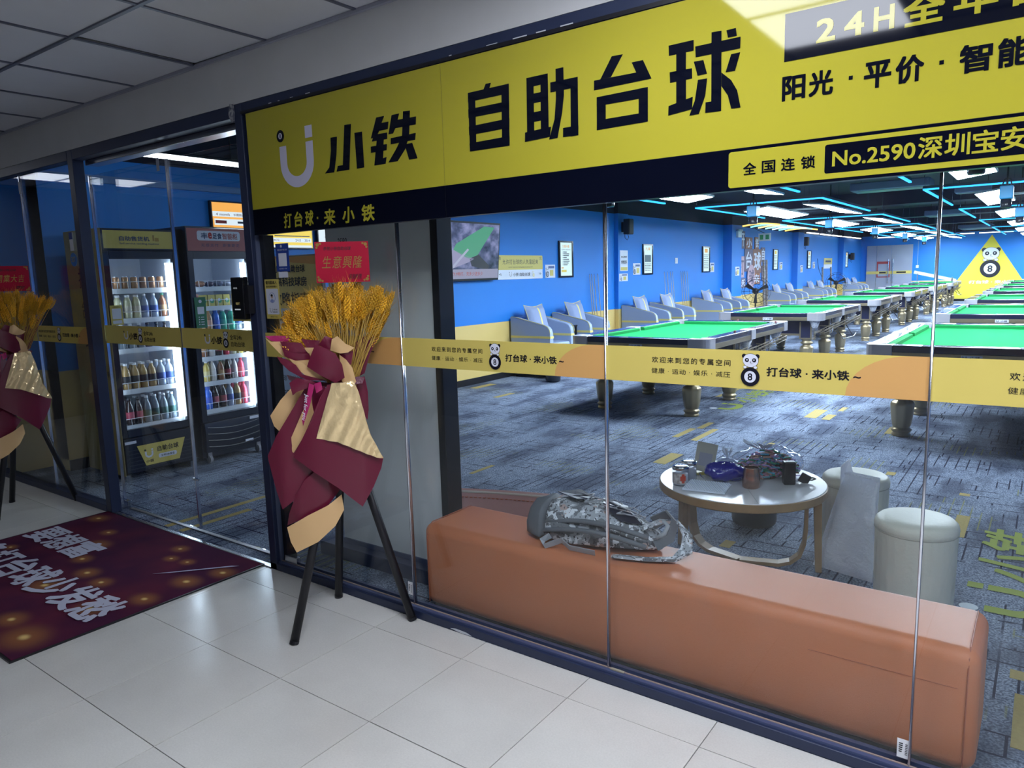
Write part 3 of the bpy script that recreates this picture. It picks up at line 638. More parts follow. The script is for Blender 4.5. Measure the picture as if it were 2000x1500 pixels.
# ================================================================ POOL TABLES
def legmod(a, z):
    if 0.085 < z < 0.33:
        return 1.0 - 0.07*(1-abs(math.sin(4*a)))
    return 1.0
LEGP = [(0.074,0),(0.078,0.006),(0.078,0.022),(0.066,0.028),(0.074,0.04),(0.084,0.052),(0.084,0.062),(0.070,0.074),(0.066,0.082),(0.074,0.09),(0.080,0.11),(0.088,0.16),(0.094,0.22),(0.099,0.27),(0.099,0.29),(0.088,0.312),(0.062,0.328),(0.058,0.345),(0.078,0.352),(0.09,0.365),(0.09,0.38),(0.066,0.392),(0.07,0.41),(0.082,0.42),(0.082,0.432)]
def cup(sx, sy):      # a pocket net : tapered half cup under the slate
    return MB().lathe([(0.03,-0.115),(0.045,-0.10),(0.062,-0.05),(0.082,0.0),(0.078,0.0),(0.058,-0.05),(0.040,-0.095)], 16, cap=False)
def pool_table():
    t = top('pool_table', '', 'pool table', (0,0,0))
    HX, HY = 0.79, 1.40
    obj('playing_bed', B(-0.645, 0.645, -1.255, 1.255, 0.745, 0.790), FELT, t)
    q = [(0.0, 0.790), (0.0, 0.822), (0.012, 0.8285), (0.055, 0.8285), (0.055, 0.790)]
    for sy in (-1, 1):
        mb = MB().prism([((0.0+a)*1, z) for a, z in q], -0.56, 0.56, 'x')       # along x, poly in (y,z)
        mb.v = [(x, sy*(1.215+y), z) for x, y, z in mb.v]; obj('cushion', mb, FELTD, t)
    for sx in (-1, 1):
        for y0, y1 in ((-1.16, -0.065), (0.065, 1.16)):
            mb = MB().prism(q, y0, y1, 'y'); mb.v = [(sx*(0.605+x), y, z) for x, y, z in mb.v]; obj('cushion', mb, FELTD, t)
    for sy in (-1, 1):
        obj('rail', MB().box(-0.585, 0.585, min(sy*1.265, sy*HY), max(sy*1.265, sy*HY), 0.775, 0.836), DNAVY, t, bev=0.008)
        obj('rail_trim', MB().box(-0.585, 0.585, min(sy*1.30, sy*(HY-0.006)), max(sy*1.30, sy*(HY-0.006)), 0.722, 0.776), GOLDP, t, bev=0.003)
    for sx in (-1, 1):
        for y0, y1 in ((-1.20, -0.075), (0.075, 1.20)):
            obj('rail', MB().box(min(sx*0.655, sx*HX), max(sx*0.655, sx*HX), y0, y1, 0.775, 0.836), DNAVY, t, bev=0.008)
            obj('rail_trim', MB().box(min(sx*0.69, sx*(HX-0.006)), max(sx*0.69, sx*(HX-0.006)), y0, y1, 0.722, 0.776), GOLDP, t, bev=0.003)
    # corner castings : rounded outer corner, cut away inside around the pocket
    for sx in (-1, 1):
        for sy in (-1, 1):
            out = [(0.585, HY+0.008), (0.72, HY+0.006)] + [(0.72+0.078*math.sin(a), HY-0.072+0.078*math.cos(a)) for a in (0.3, 0.7, 1.1, 1.45)] + [(HX+0.008, 1.20), (0.655, 1.20)]
            inn = [(0.655+0.0*1, 1.225), (0.70, 1.262), (0.705, 1.30), (0.68, 1.325), (0.64, 1.325), (0.605, 1.30), (0.585, 1.265)]
            poly = [(sx*a, sy*b) for a, b in out+inn]
            obj('corner_casting', MB().prism(poly, 0.722, 0.840, 'z'), SILV, t, bev=0.004, seg=1)
            mb = cup(sx, sy); o = obj('pocket_net', mb, mat('net_white', (0.62, 0.63, 0.68), 0.4, noise=(60, 1, (0.3, 0.3, 0.34))), t, smooth=True, loc=(sx*0.665, sy*1.275, 0.722))
        obj('side_casting', MB().box(min(sx*0.66, sx*(HX+0.008)), max(sx*0.66, sx*(HX+0.008)), -0.075, 0.075, 0.722, 0.839), SILV, t, bev=0.006)
        obj('pocket_net', cup(0,0), MATS['net_white'], t, smooth=True, loc=(sx*0.70, 0, 0.722))
    obj('slate_frame', B(-0.70, 0.70, -1.31, 1.31, 0.700, 0.745), DNAVY, t)
    for sy in (-1, 1):
        obj('apron', B(-0.50, 0.50, min(sy*1.10, sy*1.13), max(sy*1.10, sy*1.13), 0.50, 0.70), DNAVY, t)
        obj('apron_trim', B(-0.50, 0.50, min(sy*1.095, sy*1.14), max(sy*1.095, sy*1.14), 0.475, 0.505), GOLDP, t)
    for sx in (-1, 1):
        obj('apron', B(min(sx*0.49, sx*0.52), max(sx*0.49, sx*0.52), -1.1, 1.1, 0.50, 0.70), DNAVY, t)
        obj('apron_trim', B(min(sx*0.485, sx*0.53), max(sx*0.485, sx*0.53), -1.1, 1.1, 0.475, 0.505), GOLDP, t)
        for y in (-1.13, 0.0, 1.13):
            lg = obj('leg', MB().lathe(LEGP, 32, mod=legmod), LEGM, t, smooth=True, loc=(sx*0.52, y, 0))
            obj('leg_block', MB().box(-0.085, 0.085, -0.085, 0.085, 0.432, 0.70), DNAVY, lg)
            mb = MB()
            for ax in (-1, 1):
                for ay in (-1, 1): mb.box(ax*0.08-0.010, ax*0.08+0.010, ay*0.08-0.010, ay*0.08+0.010, 0.432, 0.70)
            mb.box(-0.092, 0.092, -0.092, 0.092, 0.432, 0.450); obj('block_trim', mb, GOLDP, lg)
    # ball return racks on the right side, cue rest below
    rk = MB()
    for y0, y1, z0, z1 in ((-1.25, 0.1, 0.575, 0.635), (0.15, 1.30, 0.60, 0.655)):
        for x in (0.735, 0.80):
            rk.tube([(x, y0, z0), (x, y1, z1)], 0.006, 6); rk.tube([(x, y0, z0-0.045), (x, y1, z1-0.045)], 0.004, 6)
        n = 10
        for k in range(n+1):
            f = k/n; y = y0+(y1-y0)*f; z = z0+(z1-z0)*f
            rk.tube([(0.80, y, z), (0.80, y, z-0.045), (0.735, y, z-0.045), (0.735, y, z)], 0.004, 5)
    for y in (-0.7, 0.0, 0.7): rk.tube([(0.60, y, 0.60), (0.80, y, 0.60)], 0.007, 6)
    obj('ball_rack', rk, GOLDP, t)
    obj('cue_rest', MB().tube([(0.74, -0.25, 0.55), (0.90, -0.45, 0.38), (0.90, 0.30, 0.36), (0.74, 0.45, 0.55)], 0.008, 6).tube([(0.90, 0.30, 0.36), (0.90, 0.5, 0.40)], 0.006, 6), STEEL, t)
    npl = obj('name_plate', B(-0.075, 0.075, -1.399, -1.394, 0.732, 0.768), WHITEP, t)
    p = Pl((-0.075, -1.4005, 0.732), XU, ZU, 0.0006); ulogo(p, 0.012, 0.006, 0.028, 0.024, INK, INK, 1, False); p.text('小铁', 0.06, 0.007, 0.135, 0.029, INK, 1, 0.03, 0.15)
    p.emit(npl)
    pr = Pl((0, -1.2100, 0.829), XU, ZU); 
    mb = MB()
    for k, (x, w_) in enumerate(((-0.12, 0.05), (-0.06, 0.03), (0.0, 0.06), (0.08, 0.07))): mb.box(x, x+w_, -1.262, -1.250, 0.8286, 0.8292)
    obj('cushion_print', mb, mat('cushion_print', (0.7, 0.7, 0.5), 0.6), t)
    return t
ROWY = [6.97, 11.48, 15.98, 20.50, 25.02, 29.55]
ordn = ['nearest the window', 'second from the window', 'third from the window', 'fourth from the window', 'fifth from the window', 'farthest from the window']
pt0 = pool_table()
PT = {}
for r, (cx, side) in enumerate(((-3.50, 'left'), (-0.48, 'right'))):
    for k, y in enumerate(ROWY):
        lab = 'green felt pool table, champagne legs, in the %s row, %s' % (side, ordn[k])
        loc = (cx, y+1.40, 0)
        if r == 0 and k == 0: pt0.location = loc; pt0['label'] = lab; pt0['group'] = 'pool tables in two rows'; PT[(r, k)] = pt0
        else: PT[(r, k)] = dup(pt0, loc, label=lab, group='pool tables in two rows')
CHALK = mat('chalk_red', (0.20, 0.08, 0.09), 0.8)
for k, (x, y, s) in enumerate(((-2.86, 7.9, 'beside the side pocket'), (-2.88, 9.45, 'at the far right corner'), (-3.35, 9.70, 'on the far end rail'))):
    tag(obj('chalk_cube', B(-0.011, 0.011, -0.011, 0.011, 0, 0.022), CHALK, loc=(x+0.1 if k < 2 else x, y, 0.8365), bev=0.002), 'tiny dark red chalk cube on the nearest left pool table, %s' % s, 'chalk', 'chalk cubes on the first table')

# ================================================================ CEILING LIGHTS OF THE HALL
def wing_lamp():
    t = top('billiard_light', '', 'ceiling lamp')
    for s in (-1, 1):
        x0, x1 = s*0.27, s*0.66
        a, b_ = min(x0, x1), max(x0, x1)
        z0, z1 = (2.50, 2.45) if s > 0 else (2.45, 2.50)
        mb = MB(); mb.prism([(a, z0), (b_, z1), (b_, z1+0.025), (a, z0+0.025)], -1.27, 1.27, 'y')
        hs = obj('panel_housing', mb, mat('lamp_housing', (0.4, 0.43, 0.5), 0.5), t)
        mb = MB(); mb.prism([(a+0.012, z0-0.002+0.0), (b_-0.012, z1-0.002), (b_-0.012, z1+0.002), (a+0.012, z0+0.002)], -1.25, 1.25, 'y')
        obj('diffuser', mb, emis('hall_lamp', (0.78, 0.88, 1.0), E_WING), hs)
    obj('centre_beam', B(-0.27, 0.27, -0.03, 0.03, 2.50, 2.53), MATS['lamp_housing'], t)
    for y in (-1.0, 1.0): obj('hanger', MB().tube([(-0.3, y, 2.52), (-0.3, y, 3.1)], 0.003, 5).tube([(0.3, y, 2.52), (0.3, y, 3.1)], 0.003, 5), STEEL, t)
    return t
NEON = emis('cyan_neon', (0.03, 0.40, 1.0), E_NEON)
NEONT = mat('neon_track', (0.03, 0.05, 0.1), 0.5)
def neon():
    t = top('neon_outline', '', 'neon light')
    x0, x1, y0, y1, z = -0.97, 0.93, -1.72, 1.72, 2.48
    for nm, a in (('neon_tube', (x0, x1, y0, y0+0.028)), ('neon_tube', (x0, x0+0.028, y0, y1)), ('neon_tube', (x1-0.028, x1, y0, y1))):
        o = obj(nm, B(a[0], a[1], a[2], a[3], z, z+0.02), NEON, t)
        obj('channel', B(a[0], a[1], a[2], a[3], z+0.0205, z+0.055), NEONT, o)
    for x in (x0+0.02, x1-0.02):
        for y in (y0+0.02, y1-0.1): obj('hanger', MB().tube([(x, y, z+0.05), (x, y, 3.1)], 0.003, 5), STEEL, t)
    return t
def camera_box():
    t = top('table_camera', '', 'camera')
    obj('housing', B(-0.07, 0.07, -0.10, 0.10, 0.0, 0.16), mat('blue_housing', (0.02, 0.30, 0.65), 0.4), t, bev=0.015)
    obj('lens_unit', MB().lathe([(0.055,-0.10),(0.06,-0.085),(0.06,0.0)], 16), mat('smoke_black', (0.02, 0.02, 0.03), 0.25), t, smooth=True)
    obj('drop_rod', MB().tube([(0,0,0.16),(0,0,0.85)], 0.012, 8), BLACK, t)
    obj('yoke', MB().tube([(-0.05,0,0.16),(-0.03,0,0.24),(0,0,0.25),(0.03,0,0.24),(0.05,0,0.16)], 0.008, 6), BLACK, t)
    return t
wl0 = wing_lamp(); ne0 = neon(); cb0 = camera_box()
first = True
for r, (cx, side, lx) in enumerate(((-3.50, 'left', -3.49), (-0.48, 'right', -0.27))):
    for k, y in enumerate(ROWY):
        cy = y+1.40+ (0.0); yl = [8.6, 13.45, 18.0, 22.6, 27.2, 31.8][k]
        l1 = 'twin white winged ceiling lamp over the %s table row, %s' % (side, ordn[k])
        l2 = 'cyan neon rectangle hung above the %s table row, %s' % (side, ordn[k])
        l3 = 'blue camera box on a rod over the %s table row, %s' % (side, ordn[k])
        yn = [8.35, 12.95, 17.6, 22.2, 26.8, 31.0][k]
        if first:
            wl0.location = (lx, yl, 0); wl0['label'] = l1; wl0['group'] = 'hall lamps'; ne0.location = (-3.62, yn, 0); ne0['label'] = l2; ne0['group'] = 'neon outlines'
            cb0.location = (-3.6, 6.6, 2.27); cb0['label'] = l3; cb0['group'] = 'camera boxes'; first = False
        else:
            dup(wl0, (lx, yl, 0), label=l1, group='hall lamps')
            dup(ne0, ((-3.62, -0.47)[r], yn, 0), label=l2, group='neon outlines')
            dup(cb0, ((-3.58, -0.50)[r], [6.6, 10.95, 15.55, 20.2, 24.8, 28.9][k], 2.27), label=l3, group='camera boxes')
# strip lights : end wall row, left wall row, lobby strip, coloured slats
STRIP = emis('warm_strip', (1.0, 0.93, 0.86), 3.0)
def strip(loc, d, label, cat, group):
    t = top('strip_light', label, cat, loc, group=group)
    obj('tube', B(0, d[0], 0, d[1], 0, 0.035), STRIP, t); obj('housing', B(0, d[0], 0, d[1], 0.0351, 0.06), NEONT, t)
    for f in (0.15, 0.85): obj('hanger', MB().tube([(d[0]*f if d[0] > d[1] else d[0]/2, d[1]*f if d[1] > d[0] else d[1]/2, 0.05), (d[0]*f if d[0] > d[1] else d[0]/2, d[1]*f if d[1] > d[0] else d[1]/2, 3.1-loc[2])], 0.004, 5), STEEL, t)
TUBE = emis('white_tube', (0.85, 0.93, 1.0), E_TUBE)
for k in range(6):
    x = -6.1+k*1.25
    strip((x, 33.95, 2.62), (1.1, 0.05), 'thin white strip light along the back wall, %s from the left' % ['first','second','third','fourth','fifth','sixth'][k], 'strip light', 'strip lights along the back wall')
for k in range(5):
    y = 25.0+k*1.7
    strip((-6.45, y, 2.60), (0.05, 1.4), 'short white strip light high along the left wall, %s nearest' % ['first','second','third','fourth','fifth'][k], 'strip light', 'strip lights along the left wall')
slat_cols = [(1.0, 0.55, 0.15), (0.25, 0.8, 1.0), (1.0, 0.7, 0.3), (0.4, 0.85, 1.0), (0.7, 0.9, 1.0), (0.3, 0.8, 1.0), (1.0, 0.62, 0.15)]
for k, c in enumerate(slat_cols):
    y = 18.9+k*0.62
    pts = [(-6.45+u*0.85/6, y+0.0+u*0.05, 2.60+0.05*math.sin(u*PI/6)) for u in range(7)]
    sl = top('light_slat', '', '', (0, 0, 0))
    obj('lit_tube', MB().tube(pts, 0.02, 6), emis('slat_%s' % 'abcdefg'[k], c, 2.0), sl); obj('hanger', MB().tube([Vector(pts[1])+Vector((0,0,0.018)), (pts[1][0], pts[1][1], 3.1)], 0.004, 5).tube([Vector(pts[5])+Vector((0,0,0.018)), (pts[5][0], pts[5][1], 3.1)], 0.004, 5), STEEL, sl)
    tag(sl, 'curved %s lit slat under the ceiling by the left wall, %s' % ('orange' if c[0] > .9 else 'pale blue', ['nearest','second','third','fourth','fifth','sixth','farthest'][k]), 'light strip', 'curved lit slats')
t = top('ceiling_tube', 'slim white tube light above the drink coolers in the lobby', 'light', (-5.62, 3.4, 2.5))
obj('tube', B(-0.02, 0.02, -0.75, 0.75, 0, 0.03), TUBE, t); obj('housing', B(-0.03, 0.03, -0.76, 0.76, 0.031, 0.06), BLACK, t)
for y in (-0.3, 0.35): obj('bracket', MB().tube([(0,y,0.06),(0,y,0.6)], 0.006, 6).box(-0.05, 0.05, y-0.03, y+0.03, 0.05, 0.09), BLACK, t)

# ================================================================ ARMCHAIRS
def armchair(side=1):
    t = top('armchair', '', 'armchair')       # origin on floor at back centre, faces +x
    prof = [(0.0,0.07),(0.0,0.885),(0.02,0.905),(0.10,0.90),(0.60,0.790),(0.665,0.765),(0.70,0.725),(0.715,0.66),(0.715,0.07)]
    for s in (-1, 1):
        y0, y1 = (-0.335, -0.245) if s < 0 else (0.245, 0.335)
        o = obj('arm', MB().prism(prof, y0, y1, 'y'), GREYCH, t, bev=0.018)
        ye = y0-0.002 if s < 0 else y1-0.004
        obj('piping', MB().tube([(x+0.004, (y0 if s < 0 else y1), z+0.004) for x, z in prof[1:-1]], 0.005, 5), YTRIM, o)
        obj('stripe', MB().box(0.005, 0.719, y0-0.002, y1+0.002, 0.595, 0.628), YTRIM, o)
    obj('backrest', MB().prism([(0.0,0.07),(0.0,0.885),(0.03,0.905),(0.10,0.89),(0.13,0.80),(0.14,0.07)], -0.245, 0.245, 'y'), GREYCH, t, bev=0.015)
    obj('seat_base', B(0.14, 0.69, -0.245, 0.245, 0.07, 0.36), GREYCH, t, bev=0.012)
    obj('seat_cushion', B(0.13, 0.705, -0.243, 0.243, 0.362, 0.52), GREYCH, t, bev=0.035, seg=3)
    # pillow : puffed square with ears
    n = 12; vs = []; fs = []
    for sgn in (1, -1):
        for i in range(n+1):
            for j in range(n+1):
                u = -1+2*i/n; v = -1+2*j/n
                k = 1+0.10*abs(u*v)**2 - 0.06*(u*u*(1-v*v)+v*v*(1-u*u))
                th = 0.085*math.sqrt(max(0, (1-u**4)*(1-v**4)))
                vs.append((sgn*th, u*k*0.225, v*k*0.225))
    N = (n+1)**2
    for q in range(2):
        for i in range(n):
            for j in range(n):
                a = q*N+i*(n+1)+j; f = (a, a+1, a+n+2, a+n+1); fs.append(f if q else f[::-1])
    mb = MB(); mb.v = vs; mb.f = fs
    R_ = Matrix.Translation((0.26, 0, 0.84)) @ Matrix.Rotation(math.radians(-16), 4, 'Y')
    pl = obj('pillow', mb.xf(R_), mat('pillow_grey', (0.26, 0.32, 0.50), 0.75, bump=(30, 0.2)), t, smooth=True)
    sv = MB(); pts = []
    for j in range(n+1):
        v = -1+2*j/n; th = 0.085*math.sqrt(max(0, (1-v**4)))+0.003
        pts.append((th, v*0.225*0.94))
    for j in range(n):
        (a, za), (b_, zb) = pts[j], pts[j+1]
        sv.add([(a, -0.018, za), (a, 0.018, za), (b_, 0.018, zb), (b_, -0.018, zb)], [(0, 1, 2, 3)])
    obj('pillow_stripe', sv.xf(R_), YTRIM, pl)
    edge = [(0.0, u*(1+0.10*abs(u*v)**2-0.06*(u*u*(1-v*v)+v*v*(1-u*u)))*0.225, v*(1+0.10*abs(u*v)**2-0.06*(u*u*(1-v*v)+v*v*(1-u*u)))*0.225) for u, v in [(-1+2*i/8, -1) for i in range(8)]+[(1, -1+2*i/8) for i in range(8)]+[(1-2*i/8, 1) for i in range(8)]+[(-1, 1-2*i/8) for i in range(8)]]
    obj('pillow_piping', MB().tube(edge, 0.005, 5, closed=True).xf(R_), YTRIM, pl)
    for x in (0.06, 0.62):
        for y in (-0.28, 0.28): obj('foot', MB().lathe([(0.018,0),(0.022,0.07)], 10), BLACK, t, loc=(x, y, 0))
    return t
ac0 = armchair()
def drinks_table():
    t = top('side_table', '', 'side table')
    obj('table_top', B(-0.22, 0.22, -0.19, 0.19, 0.70, 0.72), BLACK, t, bev=0.004)
    obj('shelf', B(-0.20, 0.20, -0.17, 0.17, 0.50, 0.515), BLACK, t)
    obj('cabinet', B(-0.20, 0.20, -0.17, 0.17, 0.08, 0.44), mat('cabinet_grey', (0.05, 0.055, 0.07), 0.5), t)
    for x in (-0.2, 0.2):
        for y in (-0.17, 0.17): obj('leg', B(x-0.012, x+0.012, y-0.012, y+0.012, 0, 0.70), BLACK, t)
    return t
st0 = drinks_table()
def tissue():
    t = top('tissue_pack', '', 'tissue pack')
    vs = MB()
    n = 10
    for j in range(n+1):
        for i in range(n+1):
            u = -1+2*i/n; v = -1+2*j/n
            vs.v.append((u*0.09, v*0.07, 0.05*math.sqrt(max(0,(1-u**4)*(1-v**4)))+0.02*math.sin(5*u+3*v)*(1-u*u)*(1-v*v)+0.002))
    for j in range(n):
        for i in range(n): a = j*(n+1)+i; vs.f.append((a, a+1, a+n+2, a+n+1))
    obj('wrapper', vs, mat('pale_blue_film', (0.35, 0.5, 0.75), 0.3), t, smooth=True)
    obj('tissue', MB().add([(0,-.04,.05),(0.02,.04,.05),(0.01,.05,.09),(-.02,-.02,.10)], [(0,1,2,3)]), WHITE, t)
    return t
ti0 = tissue()
chairs = [(8.90, 10.05), (12.35, 13.55), (15.85, 17.05), (21.1, 22.4), (24.8, 26.0), (30.2, 31.4)]
gl = ['first pair from the window', 'second pair, past the first pillar', 'third pair along the left wall', 'fourth pair, beyond the black fan', 'fifth pair along the left wall', 'last pair, near the far door']
first = True
for g, (ya_, yb_) in enumerate(chairs):
    xb = -6.55 if g != 1 else -6.49
    for j, yy in enumerate((ya_, yb_)):
        lab = 'grey blue armchair with yellow stripes, %s, %s' % (gl[g], 'nearer one' if j == 0 else 'farther one')
        loc = (xb, yy+0.335, 0)
        if first: ac0.location = loc; ac0['label'] = lab; ac0['group'] = 'armchairs along the left wall'; first = False
        else: dup(ac0, loc, label=lab, group='armchairs along the left wall')
    ym = (ya_+0.67+yb_)/2
    lab = 'low black side table between armchairs, %s' % gl[g]
    if g == 0: st0.location = (-6.25, ym, 0); st0['label'] = lab; st0['group'] = 'side tables between armchairs'
    else: dup(st0, (-6.25, ym, 0), label=lab, group='side tables between armchairs')
    lab = 'pale blue tissue pack on the side table, %s' % gl[g]
    if g == 0: ti0.location = (-6.28, ym-0.02, 0.7205); ti0['label'] = lab; ti0['group'] = 'tissue packs'
    else: dup(ti0, (-6.28, ym-0.02, 0.7205), label=lab, group='tissue packs')
t = top('waste_bin', 'round dark waste bin in front of the nearest armchair', 'bin', (-5.68, 8.72, 0))
obj('body', MB().lathe([(0.085,0),(0.105,0.02),(0.112,0.26),(0.115,0.27)], 24), mat('dark_plastic', (0.03, 0.035, 0.05), 0.4), t, smooth=True); obj('rim', MB().lathe([(0.117,0.262),(0.12,0.27),(0.117,0.278),(0.105,0.275)], 24), BLACK, t, smooth=True)

# cues leaning on the wall
cy_ = [(11.31, 1), (11.38, 1), (11.47, 1), (11.60, 1), (14.42, 2), (14.57, 2), (14.73, 2), (14.84, 2), (15.28, 3), (15.39, 3), (15.50, 3), (15.62, 3)]
cue = top('pool_cue', '', 'pool cue')
obj('shaft', MB().tube([(0,0,0.72),(-0.06,0,1.50)], 0.008, 8, 0.005), mat('maple', (0.55, 0.42, 0.26), 0.3), cue, smooth=True)
obj('butt', MB().tube([(0.07,0,0.02),(0,0,0.72)], 0.015, 8, 0.009), BLACK, cue, smooth=True)
obj('tip', MB().tube([(-0.06,0,1.50),(-0.061,0,1.515)], 0.005, 8), mat('tip_blue', (0.1, 0.2, 0.4), 0.8), cue)
for k, (y, g) in enumerate(cy_):
    n_ = k % 4
    lab = '%s cue leaning on the blue wall, %s' % (['leftmost', 'second', 'third', 'rightmost'][n_], ['just before the first pillar', 'left rack past the second armchair pair', 'right rack before the second pillar'][g-1])
    if k == 0: cue.location = (-6.50, y, 0.0); cue['label'] = lab; cue['group'] = 'cues along the left wall'
    else: dup(cue, (-6.50, y, 0.0), label=lab, group='cues along the left wall')
for k, (y, s) in enumerate(((11.46, 'before the first pillar'), (14.64, 'past the second armchairs'), (15.45, 'before the second pillar'))):
    t = top('cue_rack', 'low black cue rack against the blue wall, %s' % s, 'rack', (-6.46, y, 0), group='cue racks')
    obj('foot_tray', B(-0.10, 0.10, -0.26, 0.26, 0, 0.018), BLACK, t); obj('top_bar', B(-0.115, -0.095, -0.26, 0.26, 0.68, 0.72), BLACK, t)
    for s2 in (-0.25, 0.25): obj('upright', B(-0.112, -0.098, s2-0.008, s2+0.008, 0.018, 0.68), BLACK, t)
    
# ================================================================ ON THE LEFT WALL
XW = -6.58
t = top('television', 'wall television showing a pool match, left of the blue wall', 'television', (-6.50, 8.02, 1.47))
R_ = Matrix.Rotation(math.radians(5), 4, 'Y')
obj('casing', B(-0.03, 0.02, -0.66, 0.52, 0.0, 0.80).xf(R_), BLACK, t)
def screen_mat():
    m = mat('tv_picture', (0.02, 0.02, 0.02), 0.2); nt = m.node_tree; b = nt.nodes['Principled BSDF']; L = nt.links.new
    tc = nt.nodes.new('ShaderNodeTexCoord'); mp = nt.nodes.new('ShaderNodeMapping'); mp.inputs['Scale'].default_value = (1, 3, 4); mp.inputs['Rotation'].default_value = (0.6, 0, 0)
    L(tc.outputs['Object'], mp.inputs[0]); n = nt.nodes.new('ShaderNodeTexNoise'); n.inputs['Scale'].default_value = 1.5; n.inputs['Detail'].default_value = 3; n.inputs['Distortion'].default_value = 0.2; L(mp.outputs[0], n.inputs['Vector'])
    r = nt.nodes.new('ShaderNodeValToRGB'); e = r.color_ramp.elements
    e[0].position = 0.35; e[0].color = (0.02, 0.025, 0.06, 1); e[1].position = 0.7; e[1].color = (0.34, 0.33, 0.58, 1)
    k = e.new(0.5); k.color = (0.10, 0.11, 0.22, 1)
    L(n.outputs['Fac'], r.inputs[0]); L(r.outputs[0], b.inputs['Emission Color']); b.inputs['Emission Strength'].default_value = 1.0
    return m
obj('screen', B(0.0205, 0.022, -0.645, 0.50, 0.03, 0.775).xf(R_), screen_mat(), t)
p = Pl((0.0225, 0, 0), YU, ZU, 0.001)
p.poly([(-0.50, 0.42), (-0.44, 0.50), (0.15, 0.745), (0.38, 0.735), (0.02, 0.35), (-0.18, 0.30)], emis('tv_green', (0.09, 0.42, 0.24), 0.8), 1, 'picture')
p.poly([(-0.63, 0.14), (-0.60, 0.36), (-0.50, 0.42), (-0.05, 0.30), (-0.18, 0.25)], emis('tv_lilac', (0.42, 0.38, 0.60), 0.8), 1, 'picture')
p.poly([(-0.56, 0.165), (-0.2, 0.44), (-0.17, 0.42), (-0.5, 0.165)], emis('tv_cue', (0.55, 0.55, 0.75), 0.8), 2, 'picture')
p.poly([(-0.15, 0.30), (0.04, 0.36), (0.3, 0.20), (0.25, 0.15), (-0.1, 0.20)], emis('tv_dark', (0.03, 0.03, 0.05), 0.6), 1, 'picture')
p.rect(-0.645, 0.03, 0.50, 0.16, emis('tv_caption', (0.40, 0.38, 0.55), 0.8), 2, 'caption'); p.text('独家9.9畅打，充多少送多少', -0.60, 0.07, 0.15, 0.125, emis('tv_red', (0.5, 0.10, 0.08), 0.8), 3, 0.01)
for q in p.emit(t): q.data.transform(R_)
obj('bracket', B(-0.078, -0.03, -0.1, 0.1, 0.2, 0.6), BLACK, t)
# banner
t = top('wall_banner', 'long yellow and white plate with black characters beside the television', 'sign', (XW, 9.24, 1.465))
obj('plate', B(0.0, 0.012, -0.60, 0.60, 0, 0.36), WHITEP, t, bev=0.01)
p = Pl((0.0125, -0.6, 0), YU, ZU, 0.0015)
p.rect(0.0, 0.145, 1.2, 0.36, YBAND, 1, 'yellow_field', 0.02); p.text('允许打台球的人先富起来', 0.13, 0.225, 1.07, 0.30, INK, 2, 0.0, space=1.1)
p.text('ALLOW THOSE WHO PLAY BILLIARDS TO GET RICH FIRST', 0.28, 0.175, 0.92, 0.19, INK, 2); p.text('南', 0.03, 0.29, 0.09, 0.34, INK, 2); p.text('北', 1.11, 0.29, 1.17, 0.34, INK, 2)
p.text('◂S', 0.03, 0.06, 0.1, 0.095, INK, 2); p.text('N▸', 1.09, 0.06, 1.16, 0.095, INK, 2)
ulogo(p, 0.29, 0.04, 0.07, 0.07, MATS['net_white'], INK, 2, False); p.text('小铁', 0.39, 0.045, 0.53, 0.10, INK, 2, 0.01, 0.15); p.text('自助台球', 0.56, 0.045, 0.84, 0.10, INK, 2, 0.015)
panda(p, 0.93, 0.03, 0.09, WHITEP, YEL, 2); p.emit(t)
def sticker(y, z, w_, h_, label, two=False, x=XW):
    t = tag(obj('notice_sticker', B(x, x+0.004, y, y+w_, z, z+h_), WHITEP), label, 'notice', 'notices on the blue wall')
    p = Pl((x+0.0045, y, z), YU, ZU, 0.0015); p.rect(w_*0.3, h_*0.72, w_*0.9, h_*0.9, mat('blue_print', (0.08, 0.12, 0.3), 0.5), 1); panda(p, w_*0.18, h_*0.08, h_*0.7, WHITEP, INK, 1)
    p.rect(w_*0.45, h_*0.15, w_*0.8, h_*0.6, YBAND, 1); p.emit(t); return t
sticker(9.93, 1.47, 0.29, 0.21, 'white notice with a panda left of the nearest lit poster')
sticker(13.02, 1.47, 0.32, 0.22, 'white notice with a panda left of the second lit poster')
sticker(17.0, 1.47, 0.30, 0.22, 'white notice right of the third lit poster')
sticker(22.6, 1.47, 0.30, 0.22, 'white notice right of the fourth lit poster')
sticker(26.4, 1.47, 0.30, 0.22, 'white notice right of the fifth lit poster')
sticker(12.30, 1.36, 0.34, 0.14, 'small white notice on the first pillar, below the yellow one', x=-6.50)
t = tag(obj('notice_board', B(-6.50, -6.494, 12.33, 12.64, 1.55, 1.93), WHITEP), 'tall white and yellow notice on the first pillar', 'notice', 'notices on the blue wall')
p = Pl((-6.4935, 12.33, 1.55), YU, ZU, 0.0015); p.rect(0.02, 0.01, 0.29, 0.07, YBAND, 1); p.text('禁止携带', 0.04, 0.24, 0.27, 0.28, INK, 1, 0.02); p.text('食物饮料', 0.04, 0.13, 0.27, 0.20, INK, 1, 0.03); p.emit(t)
sticker(18.15, 1.36, 0.30, 0.22, 'white notice on the second pillar beside the red mural', x=-6.36)
sticker(24.2, 1.36, 0.28, 0.22, 'white notice on the third pillar', x=-6.40)
